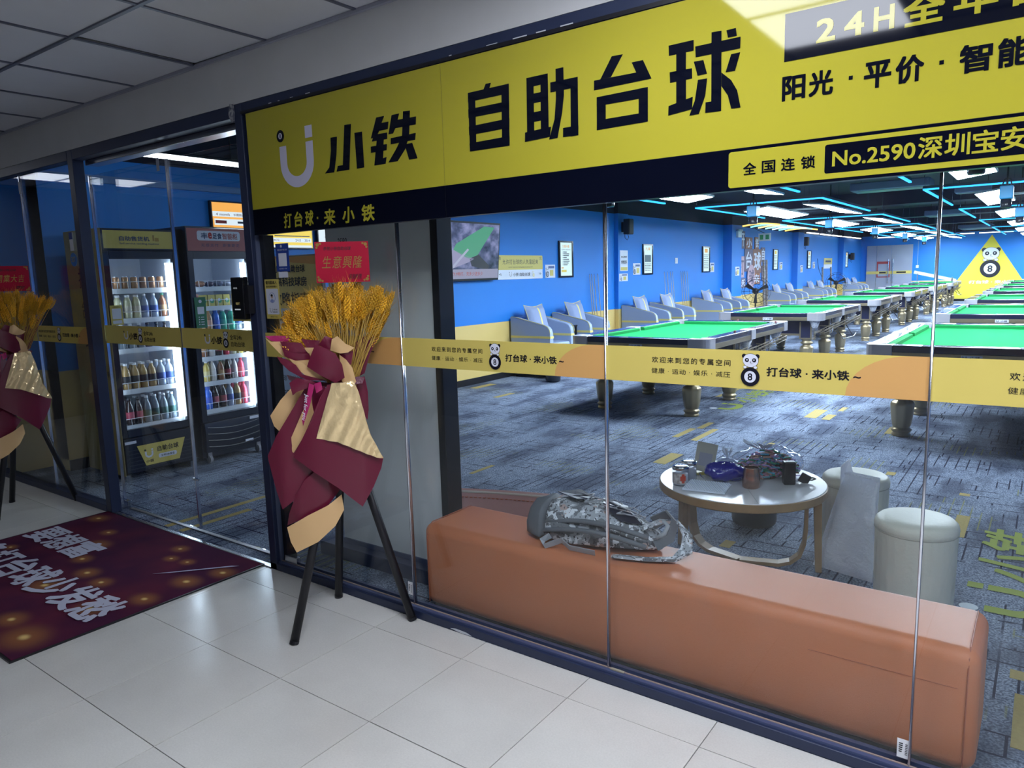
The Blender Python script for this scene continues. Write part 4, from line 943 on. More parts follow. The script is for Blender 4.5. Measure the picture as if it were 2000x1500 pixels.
# lit posters
PG = emis('poster_glow', (0.62, 0.80, 0.86), E_POSTER)
def poster():
    t = top('lit_poster', '', 'poster')
    mb = MB(); w_, h_ = 0.43, 0.60
    for a in ((0,w_,0,0.028),(0,w_,h_-0.028,h_),(0,0.028,0.028,h_-0.028),(w_-0.028,w_,0.028,h_-0.028)): mb.box(0, 0.035, a[0], a[1], a[2], a[3])
    obj('frame', mb, mat('gloss_black', (0.01,0.01,0.012), 0.12), t); obj('lit_panel', B(0, 0.02, 0.028, w_-0.028, 0.028, h_-0.028), PG, t)
    return t
po0 = poster()
posters = [(10.32, 'nearest, with a bullet list'), (13.42, 'second, with a picture of a table'), (16.52, 'third, with an orange square'), (21.92, 'fourth, left of the third pillar'), (25.65, 'fifth, right of the third pillar'), (31.2, 'farthest from the window')]
OE = emis('poster_orange', (0.9, 0.45, 0.08), 0.9); IE = mat('poster_ink', (0.03, 0.05, 0.1), 0.5); YE = emis('poster_yellow', (0.85, 0.7, 0.1), 0.9)
for k, (y, s) in enumerate(posters):
    lab = 'narrow black framed lit poster on the blue wall, %s' % s
    if k == 0: po0.location = (XW, y, 1.467); po0['label'] = lab; po0['group'] = 'lit posters'; o = po0
    else:
        o = po0.copy(); C.objects.link(o); o.location = (XW, y, 1.467); o['label'] = lab; o['group'] = 'lit posters'
        for ch in list(po0.children):
            if ch.name.startswith(('frame', 'lit_panel')): c = ch.copy(); C.objects.link(c); c.parent = o
    p = Pl((0.0205, 0.028, 0.028), YU, ZU, 0.0012)
    if k == 0:
        p.text('生意兴隆', 0.08, 0.46, 0.30, 0.51, OE, 1, 0.02); p.text('欢迎来到小铁自助台球', 0.05, 0.42, 0.33, 0.445, IE, 1)
        for j in range(8): p.rect(0.07, 0.385-j*0.03, 0.08, 0.395-j*0.03, IE, 1); p.rect(0.10, 0.383-j*0.03, random.uniform(0.2, 0.30), 0.397-j*0.03, IE, 1)
        p.rect(0.04, 0.06, 0.2, 0.10, YE, 1); p.rect(0.04, 0.12, 0.11, 0.14, OE, 1)
    elif k == 1:
        p.text('九球', 0.08, 0.45, 0.30, 0.51, OE, 1, 0.03); p.rect(0.05, 0.22, 0.33, 0.36, mat('poster_photo', (0.10, 0.16, 0.18), 0.5), 1, 'picture'); p.scribble(0.05, 0.04, 0.33, 0.2, IE, 5)
    else:
        p.rect(0.10, 0.43, 0.28, 0.52, OE if k != 3 else YE, 1); p.scribble(0.05, 0.06, 0.33, 0.40, IE, 8)
    p.emit(o)
# loudspeakers
def speaker(loc, label):
    t = top('wall_speaker', label, 'loudspeaker', loc, group='wall loudspeakers')
    obj('cabinet', B(0.0, 0.12, -0.10, 0.08, 0.0, 0.28), mat('speaker_black', (0.012, 0.012, 0.016), 0.6), t, bev=0.01)
    obj('grille', B(0.121, 0.128, -0.085, 0.065, 0.015, 0.265), mat('grille_dark', (0.03, 0.03, 0.035), 0.5, bump=(300, 0.5)), t)
    obj('bracket', B(-0.08, 0.0, -0.02, 0.02, 0.05, 0.23), BLACK, t)
    obj('cable', MB().tube([(-0.02, 0, 0.02), (0.0, -0.03, -0.06), (0.03, 0.0, -0.10), (0.03, 0.06, -0.05), (0.0, 0.08, 0.01)], 0.005, 6), BLACK, t); return t
speaker((-6.42, 12.42, 2.215), 'black loudspeaker high on the first blue pillar')
speaker((-6.50, 25.0, 2.20), 'black loudspeaker high on the wall past the third pillar')
speaker((-6.50, 31.9, 1.75), 'black loudspeaker high near the far door')
t = top('wall_socket', 'small white switch plate on the blue wall past the second poster', 'switch', (XW, 15.0, 1.68)); obj('plate', B(0, 0.01, 0, 0.14, 0, 0.12), WHITE, t, bev=0.003); obj('rocker', B(0.01, 0.014, 0.04, 0.10, 0.03, 0.09), WHITE, t)
t = top('emergency_light', 'twin lamp emergency light high on the second pillar', 'light', (-6.36, 18.3, 2.30)); obj('box', B(0, 0.06, -0.12, 0.12, 0, 0.16), WHITE, t, bev=0.005); obj('lamp_head', MB().lathe([(0.03,0),(0.05,0.03),(0.05,0.05)], 12, c=(0.06,-0.06,0.14)), WHITE, t); obj('lamp_head', MB().lathe([(0.03,0),(0.05,0.03),(0.05,0.05)], 12, c=(0.06,0.06,0.14)), WHITE, t)
t = top('exit_sign', 'small lit exit sign hanging in front of the mural', 'sign', (-6.2, 19.9, 2.24)); obj('plate', B(-0.16, 0.16, 0, 0.03, 0, 0.20), WHITE, t); obj('pictogram', MB().box(-0.12, -0.03, -0.004, 0, 0.04, 0.16).box(0.03, 0.12, -0.004, 0, 0.04, 0.16), GRN, t)
obj('hanger', MB().tube([(0, 0.015, 0.2), (-0.25, 0.015, 0.33), (-0.3, 0.015, 0.9)], 0.01, 6), BLACK, t)
# mural of overlapping panels
t = top('wall_mural', 'collage of brown, grey and white character panels on the blue wall', 'wall art', (XW, 19.0, 1.1))
cols = {'b': mat('mural_brown', (0.30, 0.14, 0.10), 0.6), 'g': mat('mural_grey', (0.16, 0.13, 0.20), 0.6), 'p': mat('mural_pink', (0.60, 0.42, 0.48), 0.6), 'o': mat('mural_rust', (0.38, 0.15, 0.06), 0.6)}
for k, (y, z, w_, h_, c, ch) in enumerate([(0.0,0.95,0.45,0.45,'g','开'),(0.5,0.95,0.55,0.3,'b','小'),(0.45,0.35,0.65,0.6,'g','台'),(1.1,0.30,0.75,0.65,'b','球'),(0.0,0.2,0.42,0.55,'p','打'),(1.25,0.95,0.35,0.32,'b','铁'),(1.8,0.6,0.35,0.4,'g','自'),(0.15,-0.08,0.4,0.26,'g','乐'),(1.1,0.0,0.65,0.3,'o','来'),(1.9,0.1,0.35,0.4,'g','助')]):
    pn = obj('panel', B(0, 0.02, y, y+w_, z, z+h_), cols[c], t, bev=0.008)
    p = Pl((0.0205, y, z), YU, ZU, 0.002); p.text(ch, w_*0.12, h_*0.12, w_*0.88, h_*0.88, WHITEP if c != 'p' else cols['g'], 1, 0.04); p.emit(pn)
pn = obj('round_panel', MB().prism([(0.95+0.3*math.cos(a*PI/8), 0.2+0.33*math.sin(a*PI/8)) for a in range(16)], 0.021, 0.04, 'x'), cols['p'], t)
p = Pl((0.041, 0.95, 0.2), YU, ZU, 0.002); p.text('球', -0.2, -0.2, 0.2, 0.2, cols['g'], 1, 0.03); p.emit(pn)
# stand fans
def fan(loc, rz, label):
    t = top('stand_fan', label, 'fan', loc, rz, group='black stand fans')
    obj('base', MB().lathe([(0.20,0),(0.20,0.02),(0.05,0.05),(0.03,0.06)], 20), BLACK, t, smooth=True); obj('pole', MB().tube([(0,0,0.05),(0,0,0.86)], 0.018, 10), BLACK, t)
    obj('motor', MB().lathe([(0.03,-0.1),(0.075,-0.07),(0.08,0.05),(0.05,0.1)], 16).xf(Matrix.Translation((0,0.02,0.95)) @ Matrix.Rotation(PI/2, 4, 'X')), BLACK, t, smooth=True)
    for k in range(3):
        a = 2*PI*k/3+0.5; mb = MB(); mb.add([(0.03*math.cos(a-0.5), -0.10, 0.95+0.03*math.sin(a-0.5)), (0.30*math.cos(a-0.22), -0.12, 0.95+0.30*math.sin(a-0.22)), (0.31*math.cos(a+0.12), -0.085, 0.95+0.31*math.sin(a+0.12)), (0.03*math.cos(a+0.5), -0.08, 0.95+0.03*math.sin(a+0.5))], [(0,1,2,3)])
        obj('blade', mb, BLACK, t, solid=0.004)
    mb = MB()
    for r_, yo in ((0.36, -0.10), (0.30, -0.145), (0.18, -0.16), (0.30, -0.03)): mb.tube([(r_*math.cos(k*PI/14), yo, 0.95+r_*math.sin(k*PI/14)) for k in range(28)], 0.004, 5, closed=True)
    for k in range(16):
        a = k*PI/8; mb.tube([(0.05*math.cos(a), -0.165, 0.95+0.05*math.sin(a)), (0.30*math.cos(a), -0.145, 0.95+0.30*math.sin(a)), (0.36*math.cos(a), -0.10, 0.95+0.36*math.sin(a)), (0.30*math.cos(a), -0.03, 0.95+0.30*math.sin(a)), (0.05*math.cos(a), 0.0, 0.95+0.05*math.sin(a))], 0.003, 4)
    obj('guard', mb, BLACK, t); return t
fan((-6.1, 18.95, 0), 0.5, 'black stand fan in front of the mural, right of the third armchairs')
fan((-6.1, 27.7, 0), 0.4, 'black stand fan between the fifth and last armchairs')
for k, (y, x) in enumerate(((20.35, -6.35), (20.6, -6.35), (27.0, -6.4), (28.2, -6.4))):
    tag(obj('curtain_rod_pole', MB().tube([(x+0.05, y, 0.02), (x, y, 1.75 if k < 2 else 1.5)], 0.03, 10), mat('cue_bundle', (0.35, 0.30, 0.26), 0.5, noise=(30, 1, (0.15, 0.13, 0.13)))), ['upright cue tube right of the mural, left one', 'upright cue tube right of the mural, right one', 'upright cue tube left of the far yellow sign', 'upright cue tube right of the far yellow sign'][k], 'cue tube').name = 'cue_tube'
t = tag(obj('wall_sign', B(XW, XW+0.01, 27.9, 29.1, 1.45, 1.82), WHITEP), 'yellow and white sign on the blue wall above the far fan', 'sign'); p = Pl((XW+0.011, 27.9, 1.45), YU, ZU, 0.003); p.rect(0, 0.15, 1.2, 0.37, YBAND, 1); p.rect(0.2, 0.22, 1.0, 0.29, INK, 2); p.emit(t)
tag(obj('wall_cable', MB().tube([(XW+0.01, 27.0, 1.8), (XW+0.02, 27.1, 1.5), (XW+0.03, 27.5, 1.2), (XW+0.05, 27.9, 0.9)], 0.008, 6), BLACK), 'thin black cable hanging on the wall above the far fan', 'cable')
# far glass door
t = struct('door_2')
FG = mat('far_door_grey', (0.30, 0.33, 0.42), 0.3, noise=(1.2, 0.5, (0.40, 0.43, 0.52)))
for k, (a, b_) in enumerate(((-6.35, -5.98), (-5.97, -5.42), (-5.41, -4.63))): obj('door_leaf' if k else 'side_panel', B(a, b_, 34.24, 34.27, 0.0, 2.32), FG, t)
p = Pl((0, 34.235, 0), XU, ZU, 0.004); p.rect(-6.35, 1.14, -4.63, 1.26, YBAND, 1, 'safety_band'); p.rect(-5.2, 1.17, -4.85, 1.23, INK, 2); p.rect(-5.85, 1.17, -5.6, 1.23, INK, 2)
p.rect(-5.95, 1.0, -5.45, 1.66, mat('far_red', (0.35, 0.05, 0.05), 0.6), 0, 'red_notice'); p.rect(-5.90, 1.04, -5.5, 1.56, FG, 0.5, 'red_notice'); p.emit(t)
for x in (-5.5, -5.33): obj('pull_bar', MB().tube([(x, 34.18, 0.75), (x, 34.18, 1.75)], 0.016, 8), STEEL, t)
t = top('switch_box', 'small white switch box on the blue back wall', 'switch', (-4.45, 34.28, 1.36)); obj('plate', B(-0.05, 0.05, 0, 0.02, 0, 0.11), WHITE, t); obj('conduit', B(-0.008, 0.008, 0.0, 0.02, 0.11, 1.1), mat('conduit', (0.3, 0.4, 0.6), 0.5), t)
t = top('folded_rack', 'white slanting board and rack parked by the farthest left table', 'rack', (-3.7, 33.3, 0))
obj('board', B(-0.75, 0.75, 0, 0.05, -0.06, 0.06).xf(Matrix.Translation((0, 0, 1.02)) @ Matrix.Rotation(math.radians(14), 4, 'Y')), MATS['net_white'], t)
for x in (-0.6, 0.6): obj('leg', B(x-0.02, x+0.02, 0, 0.04, 0, 0.98 if x > 0 else 1.14), STEEL, t)
# ================================================================ BENCH AND LOUNGE CORNER
t = top('leather_bench', 'long orange leather bench just behind the shop window', 'bench', (-1.185, 2.54, 0))
obj('upholstery', B(-1.095, 1.095, -0.18, 0.18, 0.012, 0.402), ORANGE, t, bev=0.045, seg=5)
obj('plinth', B(-1.06, 1.06, -0.15, 0.15, 0.0, 0.014), BLACK, t)
SEAM = mat('orange_seam', (0.40, 0.10, 0.04), 0.5)
mb = MB()
for s in (-1.088, 1.088):
    o_ = []; X = s*0.978
    for (y, z) in ((-0.181,0.03),(-0.181,0.34),(-0.170,0.38),(-0.14,0.4030),(0.14,0.4030),(0.170,0.38),(0.181,0.34)): o_.append((X, y, z))
    mb.tube(o_, 0.0022, 5)
mb.tube([(0.62, -0.1805, 0.285), (1.04, -0.1805, 0.285)], 0.0012, 4)
obj('stitched_seam', mb, SEAM, t)

t = top('low_divider', 'low dusty pink curved leather divider behind the left end of the bench', 'divider', (0, 0, 0))
pts = [(-2.62,2.74),(-2.45,2.80),(-2.30,2.86),(-2.15,2.91),(-2.0,2.95),(-1.85,2.985),(-1.73,3.01)]
mb = MB()
for k, (x, y) in enumerate(pts): mb.v += [(x, y, 0.0), (x, y, 0.405), (x+0.02, y+0.05, 0.42), (x+0.03, y+0.10, 0.0)]
for k in range(len(pts)-1):
    a = 4*k
    for q in range(3): mb.f.append((a+q, a+q+1, a+q+5, a+q+4))
obj('panel', mb, mat('dusty_pink_leather', (0.34, 0.17, 0.16), 0.45, bump=(60, .1)), t, smooth=True)
obj('edge_piping', MB().tube([(x+0.005, y+0.01, 0.413) for x, y in pts], 0.007, 6), mat('piping_beige', (0.5, 0.45, 0.4), 0.6), t)
mb = MB()
for k in range(40):
    f = k/40*(len(pts)-1); i0 = int(f); g_ = f-i0; x = pts[i0][0]*(1-g_)+pts[i0+1][0]*g_; y = pts[i0][1]*(1-g_)+pts[i0+1][1]*g_
    mb.box(x, x+0.012, y-0.004, y+0.004, 0.385, 0.388)
obj('stitches', mb, SEAM, t)

# round coffee table
TX, TY, TR, TZ = -1.22, 3.62, 0.412, 0.45
t = top('coffee_table', 'round white coffee table with bent pale wood legs', 'table', (TX, TY, 0))
obj('table_top', MB().lathe([(TR-0.012,TZ-0.008),(TR-0.006,TZ-0.008),(TR-0.004,TZ-0.004),(TR-0.006,TZ),(TR-0.012,TZ)], 64), mat('white_laminate', (0.72, 0.72, 0.74), 0.18), t)
obj('rim', MB().lathe([(TR-0.03,TZ-0.045),(TR-0.004,TZ-0.045),(TR,TZ-0.04),(TR,TZ-0.006),(TR-0.004,TZ-0.003),(TR-0.012,TZ-0.0075),(TR-0.03,TZ-0.0085)], 64), WOOD, t, smooth=False)
obj('top_joint', MB().box(-TR+0.02, TR-0.02, -0.001, 0.001, TZ, TZ+0.0006).xf(Matrix.Rotation(math.radians(-60), 4, 'Z')), mat('joint_grey', (0.3,0.3,0.32), 0.5), t)
for a in (163, 17):
    ar = math.radians(a); M = Matrix.Rotation(ar, 4, 'Z')
    mb = MB(); mb.prism([(0.345, TZ-0.045), (0.385, TZ-0.045), (0.395, 0.0), (0.365, 0.0)], -0.026, 0.026, 'y')
    obj('leg', mb.xf(M), WOOD, t, bev=0.003)
    pts = [(0.325, TZ-0.05), (0.325, 0.22), (0.318, 0.14), (0.295, 0.07), (0.25, 0.03), (0.19, 0.012), (0.0, 0.012)]
    mb = MB()
    for x, z in pts: mb.v += [(x, -0.028, z), (x, 0.028, z)]
    for k in range(len(pts)-1): a0 = 2*k; mb.f.append((a0, a0+1, a0+3, a0+2))
    obj('bent_strut', mb.xf(M), WOOD, t, solid=0.018)
t = top('round_bin', 'dark grey round stool or bin under the coffee table', 'bin', (-1.36, 4.28, 0))
obj('body', MB().lathe([(0.11,0),(0.125,0.012),(0.13,0.03),(0.13,0.27),(0.126,0.28)], 32), mat('charcoal', (0.03, 0.035, 0.04), 0.7, bump=(40,.1)), t, smooth=True)
t['label'] = 'charcoal round bin standing behind and under the coffee table'
# stools
def stool():
    t = top('round_stool', '', 'stool')
    n = 28
    def md(a, z): return 1-0.012*(abs(math.sin(a*n/2))**6) if z < 0.36 else 1
    obj('upholstered_side', MB().lathe([(0.150,0.012),(0.158,0.03),(0.161,0.2),(0.163,0.365)], n*4, mod=lambda a, z: 1-0.010*(1-min(1, abs(math.sin(a*n/2))*4)), cap=False), CREAM, t, smooth=True)
    obj('seat', MB().lathe([(0.162,0.365),(0.165,0.37),(0.167,0.385),(0.162,0.405),(0.148,0.418),(0.10,0.424),(0.001,0.427)], 48), CREAM, t, smooth=True)
    obj('seat_welt', MB().lathe([(0.163,0.363),(0.1665,0.367),(0.163,0.371)], 48, cap=False), mat('cream_seam', (0.5,0.5,0.42), 0.6), t, smooth=True)
    obj('base', MB().lathe([(0.14,0),(0.148,0.012)], 32), BLACK, t)
    return t
s0 = stool(); s0.location = (-0.41, 3.53, 0); s0['label'] = 'cream pleated round stool nearer the bench, nothing on it'; s0['group'] = 'cream stools by the coffee table'
dup(s0, (-0.777, 4.14, 0), rz=0.3, label='cream round stool farther back, behind the white foam bag', group='cream stools by the coffee table')
# foam bag leaning on the stool
t = top('foam_bag', 'translucent white foam packing bag leaning on the farther cream stool', 'bag', (0,0,0))
n, m_ = 14, 22; mb = MB()
P0, P1, P2, P3 = Vector((-0.90,3.80,0.0)), Vector((-0.605,3.72,0.0)), Vector((-0.625,3.93,0.47)), Vector((-0.80,3.99,0.47))
for side in (0, 1):
    for j in range(m_+1):
        for i in range(n+1):
            u, v = i/n, j/m_
            a = P0.lerp(P1, u).lerp(P3.lerp(P2, u), v)
            puff = 0.035*math.sqrt(max(0, 1-(2*u-1)**4))*math.sqrt(max(0, 1-(2*v-1)**6))
            wr = 0.006*math.sin(19*u+7*v)*math.cos(23*v-5*u)+0.004*math.sin(41*v+13*u)
            a = a+Vector((0.25, -0.93, 0.25))*(puff+wr if side == 0 else -puff*0.6)
            mb.v.append(tuple(a))
N = (n+1)*(m_+1)
for side in (0, 1):
    for j in range(m_):
        for i in range(n):
            a = side*N+j*(n+1)+i; f = (a, a+1, a+n+2, a+n+1); mb.f.append(f if side == 0 else f[::-1])
fm = mat('foam_white', (0.86, 0.87, 0.92), 0.3, spec=0.6, bump=(75, 0.45))
nt_ = fm.node_tree; tr_ = nt_.nodes.new('ShaderNodeBsdfTranslucent'); tr_.inputs[0].default_value = (0.92, 0.94, 1, 1); mx_ = nt_.nodes.new('ShaderNodeMixShader'); mx_.inputs[0].default_value = 0.4; nt_.links.new(nt_.nodes['Bump'].outputs[0], tr_.inputs['Normal'])
out_ = [n for n in nt_.nodes if n.type == 'OUTPUT_MATERIAL'][0]; nt_.links.new(nt_.nodes['Principled BSDF'].outputs[0], mx_.inputs[1]); nt_.links.new(tr_.outputs[0], mx_.inputs[2]); nt_.links.new(mx_.outputs[0], out_.inputs[0])
obj('bag_body', mb, fm, t, smooth=True)
obj('bag_ear', MB().add([(-0.80,3.985,0.46),(-0.815,3.95,0.50),(-0.785,3.99,0.535),(-0.765,3.99,0.47),(-0.81,3.93,0.40)], [(0,1,2,3),(0,4,1)]), MATS['foam_white'], t, solid=0.004)
mb = MB()
for k in range(14):
    u = (k+0.5)/14; a = P3.lerp(P2, u); mb.box(a.x-0.004, a.x+0.004, a.y-0.03, a.y-0.022, a.z-0.012, a.z-0.004)
obj('heat_seal', mb, MATS['foam_white'], t)

# ---- things on the coffee table (table top z = TZ)
def jar(x, y, label, red):
    t = top('glass_jar', label, 'jar', (x, y, TZ), group='lidded jars')
    obj('body', MB().lathe([(0.036,0),(0.040,0.004),(0.040,0.075),(0.037,0.082)], 28), CLEAR, t, smooth=True)
    obj('contents', MB().lathe([(0.035,0.004),(0.0365,0.006),(0.0365,0.06)], 24), mat('jar_grey', (0.45,0.46,0.52), 0.4), t, smooth=True)
    obj('lid', MB().lathe([(0.041,0.080),(0.042,0.083),(0.042,0.096),(0.039,0.099),(0.0,0.098)], 28), STEEL, t, smooth=True)
    if red:
        mb = MB()
        for k in range(12):
            a = math.radians(190+k*12); b_ = math.radians(190+(k+1)*12); q = 0.0405
            mb.add([(q*math.cos(a), q*math.sin(a), 0.012), (q*math.cos(b_), q*math.sin(b_), 0.012), (q*math.cos(b_), q*math.sin(b_), 0.066), (q*math.cos(a), q*math.sin(a), 0.066)], [(0,1,2,3)])
        lb = obj('label', mb, mat('jar_label', (0.62,0.60,0.58), 0.5, noise=(60, 1, (0.30, 0.26, 0.25))), t)
        mb = MB()
        for k in range(4):
            a = math.radians(292+k*10); b_ = math.radians(302+k*10); q = 0.041
            h = 0.02*math.sin((k+0.5)/4*PI)+0.005
            mb.add([(q*math.cos(a), q*math.sin(a), 0.04-h), (q*math.cos(b_), q*math.sin(b_), 0.04-h), (q*math.cos(b_), q*math.sin(b_), 0.04+h), (q*math.cos(a), q*math.sin(a), 0.04+h)], [(0,1,2,3)])
        obj('red_picture', mb, mat('jar_red', (0.5, 0.06, 0.03), 0.4), lb)
jar(-1.452, 3.39, 'clear lidded jar with a printed white and red label, at the table edge', True)
jar(-1.455, 3.505, 'clear lidded jar without label, just behind the labelled one', False)
t = top('bubble_wrap', 'flat packet of bubble wrap at the front of the coffee table', 'packaging', (-1.315, 3.395, TZ+0.001), 0.15)
obj('packet', B(-0.105, 0.105, -0.085, 0.085, 0, 0.010), mat('bubble_film', (0.78, 0.83, 0.95), 0.12, spec=0.8), t, bev=0.004)
bm_ = MB()
for i in range(17):
    for j in range(14):
        x = -0.098+i*0.0122+(0.006 if j % 2 else 0); y = -0.078+j*0.012
        if x < 0.1: bm_.lathe([(0.0052,0.010),(0.0042,0.0135),(0.0015,0.0148)], 6, c=(x,y,0), cap=True)
o = obj('bubbles', bm_, MATS['bubble_film'], t, smooth=True); o['kind'] = 'stuff'
# blue pouch
def blob(sx, sy, sz, seed, amp=0.12, n=18, m=12, fr=3.0, flat=0.0):
    rnd = random.Random(seed); ph = [rnd.uniform(0, 6) for _ in range(6)]
    mb = MB()
    for j in range(m+1):
        t_ = PI*j/m
        for i in range(n):
            a = 2*PI*i/n
            k = 1+amp*(math.sin(fr*a+ph[0])*math.sin(2*t_+ph[1])+0.6*math.sin((fr+2)*a+ph[2])*math.sin(4*t_+ph[3])+0.4*math.sin(2*fr*a+5*t_+ph[4]))
            z = math.cos(t_)*k
            mb.v.append((sx*math.sin(t_)*math.cos(a)*k, sy*math.sin(t_)*math.sin(a)*k, max(0.0, sz*(z+1)/2)))
    for j in range(m):
        for i in range(n): mb.f.append((j*n+i, (j+1)*n+i, (j+1)*n+(i+1) % n, j*n+(i+1) % n))
    return mb
t = top('blue_pouch', 'shiny dark blue plastic pouch in the middle of the coffee table', 'pouch', (-1.285, 3.56, TZ), 0.45)
obj('pouch', blob(0.105, 0.058, 0.10, 3, 0.10, 28, 18), mat('blue_film', (0.008, 0.010, 0.30), 0.12, coat=0.6, bump=(60, .6)), t, smooth=True)
obj('seal_edge', MB().add([(-0.10,0.0,0.01),(-0.125,0.02,0.035),(-0.12,-0.02,0.03),(0.10,0.0,0.01),(0.122,0.01,0.03),(0.118,-0.03,0.02)], [(0,1,2),(3,4,5)]), MATS['blue_film'], t, solid=0.002)
t = top('tied_bag', 'small clear bag with a tied top behind the blue pouch', 'bag', (-1.325, 3.71, TZ), 0)
obj('bag', blob(0.06, 0.045, 0.085, 9, 0.08), mat('pale_bag', (0.45, 0.52, 0.75), 0.25), t, smooth=True)
mb = MB()
for k in range(7):
    a = k*0.9; mb.add([(0,0,0.08),(0.03*math.cos(a),0.03*math.sin(a),0.135+0.01*math.sin(3*a)),(0.03*math.cos(a+0.5),0.03*math.sin(a+0.5),0.13)], [(0,1,2)])
obj('tied_top', mb, MATS['bubble_film'], t, solid=0.001)
t = top('sign_card', 'thin yellow edged acrylic card standing tilted behind the jars', 'card', (-1.43, 3.63, TZ+0.013), 0.62)
obj('card', B(-0.055, 0.055, -0.002, 0.002, 0, 0.155).xf(Matrix.Rotation(math.radians(14), 4, 'Y') @ Matrix.Rotation(math.radians(-12), 4, 'X')), mat('card_cream', (0.50, 0.48, 0.40), 0.3), t)
obj('print', B(-0.035, 0.035, -0.004, -0.003, 0.03, 0.10).xf(Matrix.Rotation(math.radians(14), 4, 'Y') @ Matrix.Rotation(math.radians(-12), 4, 'X')), mat('card_grey', (0.38, 0.38, 0.45), 0.4), t)
obj('stand_foot', B(-0.04, 0.05, -0.02, 0.04, -0.0125, -0.001), MATS['band_yellow'], t)
t = top('sweets_bag', 'large clear bag full of coloured plastic clips on the coffee table', 'bag', (-1.135, 3.77, TZ), 0.55)
obj('film', blob(0.175, 0.115, 0.155, 5, 0.09, 36, 22, fr=4), CLEAR, t, smooth=True)
rnd = random.Random(4)
ccols = [mat('clip_pink', (0.70,0.32,0.45), 0.4), mat('clip_lilac', (0.50,0.38,0.75), 0.4), mat('clip_green', (0.06,0.35,0.18), 0.4), mat('clip_cyan', (0.12,0.45,0.62), 0.4), mat('clip_brown', (0.22,0.10,0.08), 0.5), mat('clip_peach', (0.65,0.38,0.30), 0.4)]
cl = [MB() for _ in ccols]
for k in range(620):
    a = rnd.uniform(0, 2*PI); r_ = math.sqrt(rnd.uniform(0, 1)); x, y = 0.155*r_*math.cos(a), 0.10*r_*math.sin(a)
    z = rnd.uniform(0.012, 0.122*math.sqrt(max(0.02, 1-r_*r_))+0.012)
    M = Matrix.Translation((x, y, z)) @ Matrix.Rotation(rnd.uniform(0, 6), 4, 'Z') @ Matrix.Rotation(rnd.uniform(-1, 1), 4, 'X')
    b_ = B(-0.021, 0.021, -0.004, 0.004, -0.0025, 0.0025).xf(M); cl[k % 6].add(b_.v, b_.f)
for c_, m__ in zip(cl, ccols):
    o = obj('clips', c_, m__, t); o['kind'] = 'stuff'
mb = MB()
for k in range(9):
    a = 2.2+k*0.35; mb.add([(0.02*math.cos(a)-0.02,0.02*math.sin(a),0.14),(0.085*math.cos(a)-0.04,0.07*math.sin(a),0.185+0.012*math.sin(5*a)),(0.085*math.cos(a+0.4)-0.04,0.07*math.sin(a+0.4),0.18)], [(0,1,2)])
obj('gathered_neck', mb, MATS['bubble_film'], t, solid=0.001)
t = top('copper_mug', 'brushed copper mug without handle on the coffee table', 'mug', (-1.135, 3.515, TZ))
obj('body', MB().lathe([(0.036,0.0),(0.041,0.004),(0.043,0.03),(0.041,0.07),(0.035,0.10),(0.0355,0.104),(0.034,0.104),(0.0335,0.10),(0.039,0.07),(0.040,0.03),(0.0,0.006)], 40), mat('copper', (0.42, 0.27, 0.22), 0.24, 1.0), t, smooth=True)
t = top('black_box', 'small upright black case at the right of the coffee table', 'case', (-0.995, 3.665, TZ), 0.5)
obj('case', B(-0.029, 0.029, -0.024, 0.024, 0, 0.118), mat('case_black', (0.006,0.007,0.012), 0.3), t, bev=0.008, seg=3)
t = top('black_clip', 'black strap with a metal clip lying beside the upright black case', 'strap', (-0.945, 3.72, TZ), 0.4)
obj('strap', B(-0.025, 0.025, -0.008, 0.008, 0, 0.05).xf(Matrix.Rotation(0.5, 4, 'Y')), BLACK, t, bev=0.004); obj('clip', MB().tube([(0.02,0,0.02),(0.05,0.0,0.028),(0.065,0.01,0.02),(0.05,0.015,0.012),(0.025,0.01,0.012)], 0.004, 6), BLACK, t)
t = top('white_clip', 'small white ring shaped cap stuck on the table edge at the left', 'clip', (-1.555, 3.48, 0.385), 0)
obj('ring', MB().tube([(0.03*math.cos(k*PI/8), 0.03*math.sin(k*PI/8), 0.006*math.sin(k)) for k in range(11)], 0.008, 8), WHITE, t, smooth=True)

